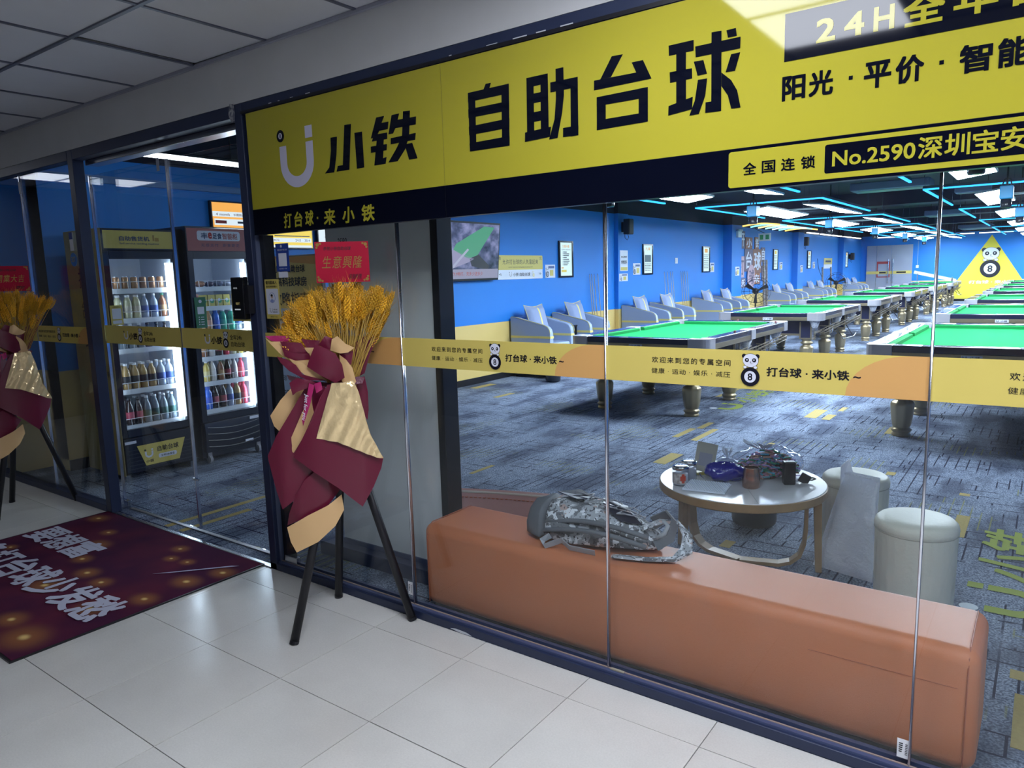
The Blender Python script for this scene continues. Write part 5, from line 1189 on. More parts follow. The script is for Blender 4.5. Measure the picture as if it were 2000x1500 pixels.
# ---- backpack on the bench
def camo():
    m = mat('camo_fabric', (0.3,0.3,0.3), 0.75); nt = m.node_tree; b = nt.nodes['Principled BSDF']; L = nt.links.new
    tc = nt.nodes.new('ShaderNodeTexCoord')
    def nz(s, d, loc=0):
        mp = nt.nodes.new('ShaderNodeMapping'); mp.inputs['Location'].default_value = (loc, loc, 0); L(tc.outputs['Object'], mp.inputs[0])
        n = nt.nodes.new('ShaderNodeTexNoise'); n.inputs['Scale'].default_value = s; n.inputs['Detail'].default_value = d; L(mp.outputs[0], n.inputs['Vector']); return n.outputs['Fac']
    def mix(fac, a, c):
        x = nt.nodes.new('ShaderNodeMix'); x.data_type = 'RGBA'; L(fac, x.inputs[0])
        for s, k in ((a, 6), (c, 7)):
            if isinstance(s, tuple): x.inputs[k].default_value = (*s, 1)
            else: L(s, x.inputs[k])
        return x.outputs[2]
    def st(src, a):
        r = nt.nodes.new('ShaderNodeMath'); r.operation = 'GREATER_THAN'; r.inputs[1].default_value = a; L(src, r.inputs[0]); return r.outputs[0]
    c = mix(st(nz(11, 2), 0.52), (0.38, 0.39, 0.42), (0.17, 0.175, 0.19))
    c = mix(st(nz(34, 3, 3), 0.55), c, (0.72, 0.73, 0.76)); c = mix(st(nz(9, 3, 7), 0.60), c, (0.48, 0.35, 0.32)); c = mix(st(nz(75, 2, 5), 0.60), c, (0.08, 0.08, 0.09))
    L(c, b.inputs['Base Color'])
    n = nt.nodes.new('ShaderNodeBump'); n.inputs['Strength'].default_value = 0.5; n.inputs['Distance'].default_value = 0.01; L(nz(14, 4, 2), n.inputs['Height']); L(n.outputs[0], b.inputs['Normal'])
    return m
CAMO = camo(); GFAB = mat('grey_fabric', (0.13, 0.135, 0.15), 0.65, bump=(20, .4))
t = top('backpack', 'grey camouflage backpack with bungee cords lying on the orange bench', 'backpack', (-1.47, 2.60, 0.409), 0.10)
def packsurf(x0, x1, n=26, m=20, grow=0.0):
    mb = MB()
    for i in range(n+1):
        x = x0+(x1-x0)*i/n; u = (x+0.31)/0.60; u = min(max(u, 0.0), 1.0)
        hw = (0.155*math.sin(PI*min(1, (u*0.92+0.10)))**0.45)*(1-0.25*u)+grow
        hh = (0.175*math.sin(PI*min(1, (u*0.85+0.12)))**0.5)*(1-0.45*u)+grow
        if i in (0, n) : hw *= 0.55; hh *= 0.6
        for k in range(m):
            a = 2*PI*k/m; cz = math.sin(a); cy = math.cos(a)
            wr = 1+0.035*math.sin(5*a+7*x*6)+0.025*math.sin(11*a-30*x)
            zz = hh*(abs(cz)**0.8)*wr if cz > 0 else -0.0
            z = 0.02+zz if cz > 0 else 0.02*(1+cz)
            mb.v.append((x, hw*(abs(cy)**0.8)*(1 if cy > 0 else -1)*wr, z))
    for i in range(n):
        for k in range(m): mb.f.append((i*m+k, i*m+(k+1) % m, (i+1)*m+(k+1) % m, (i+1)*m+k))
    mb.f += [tuple(range(m-1, -1, -1)), tuple(n*m+k for k in range(m))]
    return mb
obj('main_body', packsurf(-0.22, 0.27), CAMO, t, smooth=True)
obj('base_panel', packsurf(-0.315, -0.215, 8, 20, 0.003), GFAB, t, smooth=True)
mb = MB()
for s, yo in ((1, -0.11), (1, -0.135)):
    mb.tube([(-0.20+0.45*k/12, yo-0.02*math.sin(PI*k/12), 0.05+0.035*math.sin(PI*k/12)+ (0.03 if yo > -0.12 else 0)) for k in range(13)], 0.011, 8)
obj('side_strap', mb, GFAB, t, smooth=True)
mesh_dark = mat('mesh_black', (0.012, 0.013, 0.03), 0.35)
for pp in ([(-0.19,-0.02,0.196),(-0.12,0.06,0.192),(-0.02,0.02,0.176),(-0.08,-0.06,0.188)], [(0.0,0.03,0.175),(0.10,0.06,0.142),(0.12,0.0,0.146),(0.03,-0.04,0.175)], [(0.04,-0.05,0.165),(0.14,-0.01,0.140),(0.20,-0.04,0.108),(0.12,-0.075,0.122)]):
    obj('mesh_pocket', MB().add([(a, b_, c_-0.006) for a, b_, c_ in pp], [(0,1,2,3)]), mesh_dark, t, solid=0.004)
CORD = mat('bungee_cord', (0.33, 0.33, 0.36), 0.5)
mb = MB()
def hz(x): u = (x+0.31)/0.60; return 0.175*math.sin(PI*min(1, (u*0.85+0.12)))**0.5*(1-0.45*u)+0.032
zig = [(-0.15,-0.06),(-0.05,0.05),(-0.04,-0.07),(0.04,0.05),(0.03,-0.06),(0.12,0.04),(0.10,-0.065),(0.19,0.03)]
for a_, b_ in zip(zig[:-1], zig[1:]):
    mb.tube([((a_[0]*(1-k/6)+b_[0]*k/6), (a_[1]*(1-k/6)+b_[1]*k/6), hz(a_[0]*(1-k/6)+b_[0]*k/6)+0.004) for k in range(7)], 0.003, 6)
mb.tube([(-0.12+0.02*k, 0.005*math.sin(k), hz(-0.12+0.02*k)+0.012) for k in range(17)], 0.0035, 6)
for cx_ in (0.05, 0.13): mb.tube([(cx_+0.05*math.cos(k*0.5), -0.01+0.045*math.sin(k*0.5), hz(cx_)+0.014-0.004*(k % 3)) for k in range(13)], 0.0025, 6)
obj('bungee_cord', mb, CORD, t, smooth=True)
def ribbon(pts, w_, N_=(0,0,1)):
    mb = MB(); n = len(pts)
    for i, p_ in enumerate(pts):
        a = Vector(pts[max(i-1, 0)]); c_ = Vector(pts[min(i+1, n-1)]); d = (c_-a).normalized(); s_ = d.cross(Vector(N_)).normalized()*w_/2
        mb.v += [tuple(Vector(p_)-s_), tuple(Vector(p_)+s_)]
    for i in range(n-1): mb.f.append((2*i, 2*i+1, 2*i+3, 2*i+2))
    return mb
obj('shoulder_strap', ribbon([(0.20,-0.06,0.10),(0.27,-0.02,0.13),(0.33,0.02,0.12),(0.375,0.0,0.08),(0.385,-0.05,0.035),(0.35,-0.10,0.012),(0.25,-0.14,0.010),(0.12,-0.165,0.010)], 0.05, (0.2,0.3,1)), CAMO, t, solid=0.010, smooth=True)
obj('shoulder_strap', ribbon([(0.22,0.04,0.10),(0.29,0.03,0.145),(0.33,-0.01,0.13),(0.32,-0.05,0.07),(0.27,-0.08,0.04)], 0.045, (0.6,0.2,0.5)), GFAB, t, solid=0.008, smooth=True)
obj('webbing_tail', ribbon([(-0.16,-0.155,0.04),(-0.19,-0.17,0.02),(-0.17,-0.19,0.004),(-0.13,-0.175,0.02),(-0.10,-0.17,0.032),(-0.06,-0.18,0.012),(0.05,-0.175,0.006)], 0.026, (0,1,0.4)), CORD, t, solid=0.003)
obj('grab_loop', MB().tube([(0.25,-0.03,0.10),(0.29,-0.035,0.13),(0.31,-0.05,0.12),(0.30,-0.06,0.09),(0.27,-0.07,0.07)], 0.009, 8), mat('loop_grey', (0.35,0.36,0.38), 0.7), t, smooth=True)

# ================================================================ DRINK COOLERS
CWALL = mat('cooler_lining', (0.62, 0.66, 0.74), 0.4)
CBODY = mat('cooler_black', (0.010, 0.013, 0.028), 0.28, coat=0.3)
SHELF = mat('shelf_wire', (0.72, 0.75, 0.8), 0.35)
def cooler(name, label, y0, y1, xb, xf, zt, shelves, zlo, zhi, header, head_mat, led_y):
    t = top(name, label, 'drink cooler', (xb, y0, 0)); W = y1-y0; D = xf-xb
    mb = MB().box(0, D-0.05, 0, 0.03, 0.05, zt-0.02).box(0, D-0.05, W-0.03, W, 0.05, zt-0.02).box(0, 0.03, 0.03, W-0.03, 0.05, zt-0.02).box(0.03, D-0.05, 0.03, W-0.03, zhi+0.03, zt-0.02).box(0.03, D-0.05, 0.03, W-0.03, 0.05, zlo-0.03)
    obj('cabinet', mb, CBODY, t, bev=0.003, seg=1)
    obj('lining', MB().box(0.03, 0.035, 0.03, W-0.03, zlo-0.03, zhi+0.03).box(0.03, D-0.06, 0.03, 0.036, zlo-0.03, zhi+0.03).box(0.03, D-0.06, W-0.036, W-0.03, zlo-0.03, zhi+0.03).box(0.03, D-0.06, 0.036, W-0.036, zlo-0.030, zlo-0.022).box(0.03, D-0.06, 0.036, W-0.036, zhi+0.022, zhi+0.03), CWALL, t)
    dr = obj('door', MB().box(D-0.05, D-0.01, 0.0, 0.05, zlo-0.06, zhi+0.06).box(D-0.05, D-0.01, W-0.05, W, zlo-0.06, zhi+0.06).box(D-0.05, D-0.01, 0.05, W-0.05, zhi, zhi+0.06).box(D-0.05, D-0.01, 0.05, W-0.05, zlo-0.06, zlo), CBODY, t, bev=0.003, seg=1)
    obj('door_glass', B(D-0.034, D-0.028, 0.05, W-0.05, zlo, zhi), GLASSC, dr)
    obj('led_tube', B(D-0.085, D-0.065, led_y, led_y+0.016, zlo+0.02, zhi-0.03 if zhi-zlo > 1.2 else zhi), emis('cooler_led', (0.75, 0.86, 1.0), E_FRIDGE), t)
    obj('led_tube', B(D-0.085, D-0.065, 0.042, 0.052, zlo+0.05, zhi-0.1), emis('cooler_led_side', (0.75, 0.86, 1.0), E_FRIDGE*0.35), t)
    for z in shelves:
        sh = MB().box(0.05, D-0.10, 0.036, W-0.036, z-0.012, z-0.006).box(D-0.10, D-0.092, 0.036, W-0.036, z-0.035, z+0.004)
        so = obj('shelf', sh, SHELF, t)
        g = MB().tube([(D-0.095, 0.05, z+0.055), (D-0.095, W-0.06, z+0.055)], 0.0025, 5)
        for k in range(7): yy = 0.05+(W-0.11)*k/6; g.tube([(D-0.095, yy, z), (D-0.095, yy, z+0.055)], 0.002, 5)
        obj('shelf_rail', g, SHELF, so)
    hd = obj('header_box', B(0.0, D-0.012, 0.0, W, zt-0.165 if head_mat is YBAND else zt-0.21, zt), CBODY, t, bev=0.004, seg=1)
    return t, W, D, hd
M1Y0, M1Y1, M1X0, M1X1 = 2.685, 3.285, -6.35, -5.75
t, W, D, hd = cooler('drink_cooler', 'tall black drink cooler with a yellow header and yellow side, nearest the window', M1Y0, M1Y1, M1X0, M1X1, 1.965, [1.505, 1.272, 1.035, 0.712, 0.425], 0.41, 1.735, 0, YBAND, 0.52)
p = Pl((D-0.011, 0, 0), YU, ZU, 0.0008)
p.rect(0.02, 1.815, W-0.02, 1.95, YBAND, 1, 'header_panel'); p.text('自助售货机', 0.14, 1.872, 0.375, 1.908, mat('blue_print2', (0.03, 0.06, 0.16), 0.5), 2, 0.035); p.text('Self service vending machine', 0.14, 1.842, 0.45, 1.860, MATS['blue_print2'], 2, 0.01)
p.rect(0.40, 1.875, 0.415, 1.92, GOLDF, 2, 'bottle_symbol'); p.rect(0.418, 1.872, 0.45, 1.90, GOLDF, 2, 'bottle_symbol')
p.emit(hd)
p = Pl((D-0.048, 0, 0), YU, ZU, 0.0008)
p = Pl((D+0.001, 0, 0), YU, ZU, 0.0008)
obj('lower_panel', B(D-0.05, D, 0.01, W-0.01, 0.07, 0.34), CBODY, t, bev=0.006)
for k in range(6): obj('louvre', B(D, D+0.004, 0.03, W-0.03, 0.09+0.03*k, 0.097+0.03*k), mat('louvre_grey', (0.03,0.035,0.05), 0.4), t)
p.poly([(0.10, 0.275), (0.50, 0.275), (0.44, 0.105), (0.16, 0.105)], YBAND, 7, 'service_plate')
ulogo(p, 0.155, 0.165, 0.07, 0.07, WHITEP, INK, 8, False); p.text('小铁', 0.16, 0.125, 0.225, 0.15, INK, 8, 0.02, 0.1); p.text('自助台球', 0.26, 0.20, 0.44, 0.245, INK, 8, 0.03)
p.rect(0.265, 0.145, 0.42, 0.18, WHITEP, 8, 'print', 0.015); p.text('全年24h营业', 0.285, 0.153, 0.40, 0.172, INK, 9, 0.02)
p.rect(0.01, 0.30, 0.10, 0.322, WHITEP, 7, 'maker_plate')
p.emit(t)
# yellow side panel toward the window with vertical characters
sp = obj('side_panel', B(0.0, D, -0.004, 0.0, 0.05, 1.965), mat('side_yellow', (0.38, 0.30, 0.12), 0.5), t)
p = Pl((0, -0.0045, 0), XU, ZU, 0.0008)
for k, (ch, z, x) in enumerate((('自', 1.83, .38), ('助', 1.76, .38), ('打', 1.52, .18), ('台', 1.28, .18), ('球', 1.04, .18))):
    s_ = 0.13 if k > 1 else 0.055
    p.text(ch, x, z, x+s_, z+s_*1.2, INK, 1, 0.0)
p.text('不打烊', 0.30, 0.83, 0.52, 0.88, INK, 1); p.text('24h', 0.33, 0.60, 0.45, 0.65, INK, 1); p.text('COME ON', 0.30, 0.55, 0.50, 0.585, INK, 1)
p.emit(sp)
for yy in (0.03, W-0.03): obj('foot', MB().lathe([(0.02,0),(0.02,0.05)], 10, c=(D-0.04, yy, 0)), STEEL, t); obj('foot', MB().lathe([(0.02,0),(0.02,0.05)], 10, c=(0.04, yy, 0)), STEEL, t)
dn = top('door_notice', 'yellow payment notice on the glass of the yellow cooler, code left blank', 'notice', (M1X1-0.008, 2.70, 1.235))
obj('card', B(0, 0.002, 0, 0.092, 0, 0.15), YBAND, dn); p = Pl((0.0025, 0, 0), YU, ZU); p.rect(0.012, 0.045, 0.08, 0.125, WHITEP, 1, 'white_field', 0.005); p.rect(0.012, 0.01, 0.08, 0.035, WHITEP, 1, 'white_field', 0.005); p.text('扫码开门', 0.02, 0.13, 0.07, 0.142, INK, 2, 0.01); p.emit(dn)
M2Y0, M2Y1 = 3.335, 3.935
t2, W2, D2, hd2 = cooler('drink_cooler', 'tall black drink cooler with a red header, second from the window', M2Y0, M2Y1, -6.32, -5.70, 2.0, [1.50, 1.335, 1.12, 0.905, 0.69, 0.45], 0.42, 1.735, 0, None, 0.525)
REDH = mat('header_red', (0.46, 0.15, 0.15), 0.5)
p = Pl((D2-0.011, 0, 0), YU, ZU, 0.0008)
p.rect(0.01, 1.80, W2-0.01, 1.985, REDH, 1, 'header_panel'); p.rect(0.10, 1.885, 0.50, 1.965, WHITEP, 2, 'white_field', 0.02)
p.text('丰', 0.135, 1.898, 0.195, 1.95, MATS['blue_print2'], 3, 0.05); p.text('e', 0.20, 1.90, 0.235, 1.952, mat('red_print', (0.5, 0.03, 0.03), 0.5), 3, 0.06); p.text('足食', 0.24, 1.898, 0.325, 1.95, MATS['blue_print2'], 3, 0.05); p.text('智能柜', 0.33, 1.898, 0.475, 1.95, REDH, 3, 0.04)
p.text('无感支付  即拿即走', 0.13, 1.835, 0.49, 1.862, MATS['blue_print2'], 2, 0.0, space=1.3); p.emit(hd2)
lp = obj('lower_panel', MB().prism([(D2-0.05,0.10),(D2-0.01,0.10),(D2+0.004,0.2),(D2+0.004,0.30),(D2-0.006,0.36),(D2-0.05,0.36)], 0.01, W2-0.01, 'y'), CBODY, t2, bev=0.006)
for k in range(4): obj('curved_rib', MB().tube([(D2+0.006, 0.03+(W2-0.06)*q/8, 0.32-0.055*k-0.03*math.sin(PI*q/8)) for q in range(9)], 0.004, 6), mat('rib_grey', (0.06,0.065,0.08), 0.3), t2)
p = Pl((D2+0.006, 0, 0), YU, ZU, 0.0008); p.rect(0.44, 0.325, 0.53, 0.35, WHITEP, 2, 'maker_plate'); p.rect(0.38, 0.13, 0.46, 0.152, WHITEP, 2, 'maker_plate'); p.emit(t2)
for yy in (0.06, W2-0.06):
    for xx in (0.06, D2-0.05): obj('castor', MB().lathe([(0.0,-0.012),(0.035,-0.012),(0.035,0.012),(0.0,0.012)], 14).xf(Matrix.Translation((xx, yy, 0.035)) @ Matrix.Rotation(PI/2, 4, 'X')).box(xx-0.012, xx+0.012, yy-0.018, yy+0.018, 0.03, 0.1), mat('castor_grey', (0.3,0.3,0.33), 0.4), t2)
dn = top('door_notice', 'green payment notice on the glass of the red cooler, code left blank', 'notice', (-5.703, 3.355, 1.165))
obj('card', B(0, 0.002, 0, 0.10, 0, 0.255), mat('notice_green', (0.01, 0.17, 0.08), 0.5), dn); p = Pl((0.0025, 0, 0), YU, ZU); p.rect(0.02, 0.115, 0.08, 0.175, WHITEP, 1, 'white_field', 0.004); p.disc(0.05, 0.22, 0.014, WHITEP, 1)
for k in range(4): p.disc(0.03, 0.09-0.02*k, 0.005, WHITEP, 1); p.rect(0.045, 0.086-0.02*k, 0.075, 0.092-0.02*k, WHITEP, 1, 'small_print')
p.emit(dn)
# bottles, cans, cartons
BP = {'tall': [(0.026,0),(0.031,0.006),(0.031,0.12),(0.029,0.135),(0.024,0.155),(0.013,0.185),(0.0125,0.20)],
      'round': [(0.028,0),(0.033,0.006),(0.033,0.05),(0.031,0.06),(0.033,0.07),(0.033,0.125),(0.028,0.15),(0.015,0.172),(0.0135,0.188)],
      'sport': [(0.029,0),(0.034,0.006),(0.033,0.06),(0.028,0.085),(0.033,0.11),(0.033,0.14),(0.026,0.158),(0.019,0.172),(0.019,0.18)]}
def liquid(nm, col): return mat('drink_'+nm, col, 0.12, spec=0.6, coat=0.3)
def bottle(kind, col, capc, labc, h=1.0):
    t = top('drink_bottle', '', 'bottle'); P_ = [(r, z*h) for r, z in BP[kind]]
    obj('body', MB().lathe(P_, 14), col, t, smooth=True)
    zt_ = P_[-1][1]; rt_ = P_[-1][0]
    obj('cap', MB().lathe([(rt_+0.002, zt_), (rt_+0.002, zt_+0.016), (rt_, zt_+0.018)], 12), capc, t)
    obj('label', MB().lathe([(P_[1][0]+0.001, 0.045*h), (P_[1][0]+0.001, 0.105*h)], 14, cap=False), labc, t, smooth=True)
    return t
wc = mat('cap_white', (0.75,0.77,0.8), 0.4); rc = mat('cap_red', (0.55,0.03,0.05), 0.4); yc = mat('cap_yellow', (0.6,0.45,0.08), 0.4); bc = mat('cap_black', (0.02,0.02,0.02), 0.4); blc = mat('cap_blue', (0.05,0.12,0.55), 0.4)
KIND = {
 'amber tea': ('round', liquid('amber', (0.42,0.27,0.10)), wc, mat('lab_black', (0.02,0.02,0.02), 0.5)),
 'clear water': ('round', liquid('clear', (0.40,0.46,0.58)), wc, mat('lab_blue', (0.05,0.10,0.35), 0.5)),
 'red capped water': ('round', liquid('clear', (0.4,0.46,0.58)), rc, mat('lab_redwhite', (0.55,0.2,0.25), 0.5)),
 'dark cola': ('tall', liquid('cola', (0.03,0.015,0.012)), bc, mat('lab_dkred', (0.35,0.05,0.08), 0.5)),
 'clear soda': ('tall', liquid('soda', (0.20,0.25,0.30)), wc, mat('lab_green', (0.03,0.10,0.09), 0.5)),
 'pale tea': ('sport', liquid('pale', (0.62,0.60,0.40)), wc, mat('lab_cream', (0.62,0.56,0.45), 0.5)),
 'blue sports drink': ('sport', liquid('blue', (0.03,0.13,0.60)), blc, mat('lab_blue2', (0.04,0.10,0.5), 0.5)),
 'green drink': ('sport', liquid('green', (0.06,0.45,0.28)), wc, mat('lab_green2', (0.1,0.5,0.35), 0.5)),
 'red drink': ('round', liquid('red', (0.60,0.05,0.10)), rc, mat('lab_red2', (0.6,0.1,0.12), 0.5)),
 'yellow drink': ('round', liquid('yellow', (0.65,0.50,0.12)), wc, mat('lab_yel', (0.7,0.6,0.3), 0.5)),
 'white milk tea': ('tall', liquid('milk', (0.68,0.64,0.62)), wc, mat('lab_white', (0.7,0.68,0.7), 0.5)),
 'brown tea': ('round', liquid('brown', (0.25,0.10,0.04)), mat('cap_green', (0.05,0.2,0.12), 0.4), mat('lab_brown', (0.4,0.25,0.12), 0.5)),
 'big amber tea': ('round', liquid('amber2', (0.48,0.26,0.09)), yc, mat('lab_peach', (0.65,0.35,0.22), 0.5)),
}
PROTO = {}
NTH = ['first', 'second', 'third', 'fourth', 'fifth', 'sixth', 'seventh', 'eighth', 'ninth', 'tenth', 'eleventh']
def row(kinds, x, ys, z, cool, shelf, rowname, scale=1.0):
    for k, (kd, y) in enumerate(zip(kinds, ys)):
        lab = '%s bottle, %s from left, %s row, %s of the %s cooler' % (kd, NTH[k], rowname, shelf, cool)
        grp = 'bottles on the %s of the %s cooler' % (shelf, cool)
        loc = (x+random.uniform(-.006,.006), y+random.uniform(-.004,.004), z)
        if kd not in PROTO:
            PROTO[kd] = bottle(*KIND[kd]); o = PROTO[kd]; o.location = loc; o['label'] = lab; o['group'] = grp
        else: o = dup(PROTO[kd], loc, label=lab, group=grp)
        o.scale = (scale,)*3
def lin(a, b_, n): return [a+(b_-a)*i/(n-1) for i in range(n)]
XF1 = -5.895
ys = lin(M1Y0+0.075, M1Y0+0.50, 7)
# yellow cooler
row(['red capped water']+['amber tea']*4+['clear water']*2, XF1, ys, 0.713, 'yellow', 'fourth shelf', 'front'); row(['amber tea']*4+['clear water']*3, XF1-0.075, [y+0.012 for y in ys], 0.713, 'yellow', 'fourth shelf', 'back')
row(['dark cola']*3+['clear soda']*4, XF1, ys, 0.426, 'yellow', 'bottom shelf', 'front'); row(['dark cola']*2+['clear soda']*5, XF1-0.075, [y+0.012 for y in ys], 0.426, 'yellow', 'bottom shelf', 'back')
row(['pale tea']*4+['clear water']*2+['brown tea'], XF1, ys, 1.273, 'yellow', 'second shelf', 'front', 0.93)
row(['clear soda']*4+['dark cola']*3, XF1, ys, 1.036, 'yellow', 'third shelf', 'front', 0.90)
for k in range(7):
    t = top('drink_can', 'slim orange and white can, %s from left on the top shelf of the yellow cooler' % NTH[k], 'can', (XF1, ys[k], 1.506), group='cans on the top shelf')
    obj('body', MB().lathe([(0.02,0),(0.026,0.005),(0.026,0.085),(0.022,0.092)], 14), mat('can_orange', (0.5,0.28,0.15) if k < 4 else (0.5,0.28,0.15), 0.3, 0.3), t, smooth=True); obj('lid', MB().lathe([(0.021,0.092),(0.021,0.095)], 12), STEEL, t)
# red cooler
XF2 = -5.845; ys2 = lin(M2Y0+0.08, M2Y0+0.50, 7)
row(['blue sports drink']*2+['dark cola']*2+['clear water', 'amber tea', 'red drink'], XF2, ys2, 0.451, 'red', 'bottom shelf', 'front', 1.0); row(['blue sports drink']+['dark cola']*3+['amber tea', 'red drink', 'red drink'], XF2-0.075, [y+0.01 for y in ys2], 0.451, 'red', 'bottom shelf', 'back', 1.0)
row(['white milk tea', 'yellow drink', 'white milk tea', 'brown tea', 'dark cola', 'white milk tea', 'red drink'], XF2, ys2, 0.691, 'red', 'fifth shelf', 'front', 0.86)
row(['white milk tea', 'clear water', 'yellow drink', 'clear water', 'pale tea', 'white milk tea', 'clear water'], XF2-0.075, ys2, 0.691, 'red', 'fifth shelf', 'back', 0.86)
row(['red drink', 'brown tea', 'white milk tea', 'dark cola', 'red drink', 'pale tea', 'yellow drink'], XF2, ys2, 0.906, 'red', 'fourth shelf', 'front', 0.88)
row(['white milk tea', 'big amber tea', 'big amber tea', 'blue sports drink', 'green drink', 'green drink', 'clear water'], XF2, ys2, 1.121, 'red', 'third shelf', 'front', 0.93)
for k in range(4):
    t = top('juice_carton', 'yellow and green juice carton, %s from left on the second shelf of the red cooler' % NTH[k], 'carton', (XF2-0.03*0, M2Y0+0.18+k*0.072, 1.336), group='juice cartons in the red cooler')
    obj('carton', B(-0.022, 0.022, -0.031, 0.031, 0, 0.098), mat('carton_yellow', (0.62,0.52,0.10), 0.4), t, bev=0.002, seg=1); p = Pl((0.0225, -0.031, 0), YU, ZU, 0.0008); p.disc(0.034, 0.045, 0.020, mat('carton_green', (0.05,0.3,0.1), 0.4), 1, 'leaf_print'); p.disc(0.03, 0.055, 0.012, WHITEP, 2, 'leaf_print'); p.emit(t)
t = top('snack_box', 'small red and white snack box left of the juice cartons', 'box', (XF2, M2Y0+0.10, 1.336)); obj('box', B(-0.022, 0.022, -0.035, 0.035, 0, 0.11), mat('box_tan', (0.4,0.25,0.2), 0.5), t, bev=0.002, seg=1); p = Pl((0.0225, -0.035, 0), YU, ZU, 0.0008); p.rect(0.005, 0.01, 0.065, 0.03, rc, 1); p.rect(0.01, 0.04, 0.06, 0.09, MATS['far_red'], 1); p.emit(t)
for k in range(6):
    t = top('snack_packet', '%s snack packet, %s from left on the top shelf of the red cooler' % (['brown', 'brown', 'dark', 'grey', 'silver', 'white'][k], NTH[k]), 'snack', (XF2, M2Y0+0.085+k*0.084, 1.501), group='snack packets on the top shelf')
    obj('packet', blob(0.05, 0.038, 0.045+0.01*(k % 2), 20+k, 0.08), mat('snack_%s' % 'abcdef'[k], [(0.35,0.18,0.08),(0.4,0.2,0.1),(0.12,0.08,0.10),(0.25,0.26,0.32),(0.4,0.42,0.5),(0.6,0.6,0.65)][k], 0.25, 0.3, bump=(60, .6)), t, smooth=True)
    obj('seal_edge', MB().add([(-0.045,0,0.02),(-0.045,0.02,0.05),(-0.02,0.03,0.055)], [(0,1,2)]), MATS['bubble_film'], t, solid=0.001)

# lit menu boxes on the wall above the coolers
ME = {'o': emis('menu_orange', (0.95, 0.42, 0.08), 1.3), 'w': emis('menu_white', (0.85, 0.93, 1.0), 1.1), 'y': emis('menu_yellow', (0.95, 0.68, 0.10), 1.2)}
for k, (y0, y1, c, lab) in enumerate(((4.10, 4.62, 'o', 'lit orange and white menu screen above the red cooler'), (4.70, 5.30, 'y', 'lit yellow price screen seen below the sign board'), (5.36, 5.95, 'w', 'lit white menu screen right of the yellow price screen'))):
    t = top('menu_screen', lab, 'screen', (-6.58, y0, 1.87)); w_ = y1-y0
    obj('frame', B(0, 0.04, 0, w_, 0, 0.45), BLACK, t, bev=0.004, seg=1)
    p = Pl((0.0405, 0, 0), YU, ZU, 0.001); p.rect(0.015, 0.015, w_-0.015, 0.435, ME[c], 1, 'lit_face')
    if c == 'o':
        p.rect(0.015, 0.30, w_-0.015, 0.35, ME['w'], 2, 'lit_face'); p.text('4 month', 0.05, 0.31, 0.2, 0.335, MATS['red_print'], 3, 0.01); p.text('长期新品来袭中', 0.24, 0.31, w_-0.06, 0.335, MATS['red_print'], 3, 0.01)
        p.rect(0.03, 0.22, w_-0.03, 0.28, ME['w'], 2, 'lit_face'); p.rect(0.04, 0.235, 0.16, 0.265, MATS['red_print'], 3); p.rect(0.28, 0.24, 0.44, 0.26, MATS['blue_print2'], 3, 'small_print')
    else:
        p.rect(0.04, 0.07, w_-0.03, 0.115, ME['w'], 2, 'lit_face')
        if c == 'y': p.text('24.0', 0.36, 0.08, 0.43, 0.105, INK, 3, 0.0); p.text('30.4', 0.48, 0.08, 0.55, 0.105, INK, 3, 0.0); p.text('68元', 0.06, 0.08, 0.16, 0.1, MATS['red_print'], 3, 0.0)
        p.rect(0.10, 0.13, w_-0.05, 0.14, INK, 3, 'small_print'); p.rect(0.04, 0.0155, w_-0.03, 0.04, ME['w'], 2, 'lit_face')
    p.emit(t)
obj('trim_6', B(-6.58, -6.55, 2.63, 6.2, 2.40, 2.46), mat('conduit_blue', (0.12, 0.25, 0.55), 0.5), kind='structure')

# yellow guide board in the lobby
t = top('guide_board', 'tall yellow and white playing guide board behind the glass', 'notice board', (-4.83, 3.40, 0.0))
obj('board', B(0, 0.70, 0, 0.03, 0.45, 1.715), mat('board_frame', (0.2, 0.2, 0.22), 0.4), t, bev=0.004, seg=1)
for x in (0.08, 0.62): obj('leg', B(x-0.015, x+0.015, 0.005, 0.025, 0, 0.45), BLACK, t); obj('foot', B(x-0.02, x+0.02, -0.12, 0.15, 0, 0.02), BLACK, t)
GB = mat('guide_yellow', (0.80, 0.58, 0.18), 0.45); GW = mat('guide_white', (0.52, 0.62, 0.86), 0.45)
p = Pl((0, -0.0005, 0), XU, ZU, 0.0008)
p.rect(0.01, 1.33, 0.69, 1.705, GB, 1, 'yellow_field'); p.rect(0.01, 0.46, 0.69, 1.33, GW, 1, 'white_field'); p.poly([(0.1,1.705),(0.69,1.705),(0.69,1.64),(0.4,1.66)], ORG, 2, 'corner_print')
ulogo(p, 0.055, 1.585, 0.075, 0.07, WHITEP, INK, 3, False); p.text('小铁', 0.17, 1.592, 0.28, 1.645, INK, 3, 0.045, 0.1); p.text('自助台球', 0.32, 1.592, 0.52, 1.645, INK, 3, 0.035)
p.text('小铁高科技球房', 0.04, 1.492, 0.535, 1.56, INK, 3, 0.035); p.text('攻略指南', 0.13, 1.352, 0.545, 1.45, INK, 3, 0.03)
p.text('微信扫码', 0.16, 1.235, 0.435, 1.30, INK, 3, 0.02); p.text('找对应桌号二维码', 0.18, 1.19, 0.44, 1.215, INK, 3); p.text('立即开台', 0.14, 1.04, 0.42, 1.105, INK, 3, 0.02)
p.rect(0.10, 0.86, 0.17, 0.95, mat('screen_blue', (0.15, 0.3, 0.7), 0.5), 3, 'picture'); p.disc(0.28, 0.90, 0.03, ORG, 3, 'picture'); p.text('在线约球 · 在线点歌 · 预约', 0.07, 0.785, 0.52, 0.83, INK, 3, 0.005); p.rect(0.03, 0.97, 0.20, 1.0, YBAND, 3, 'print', 0.01)
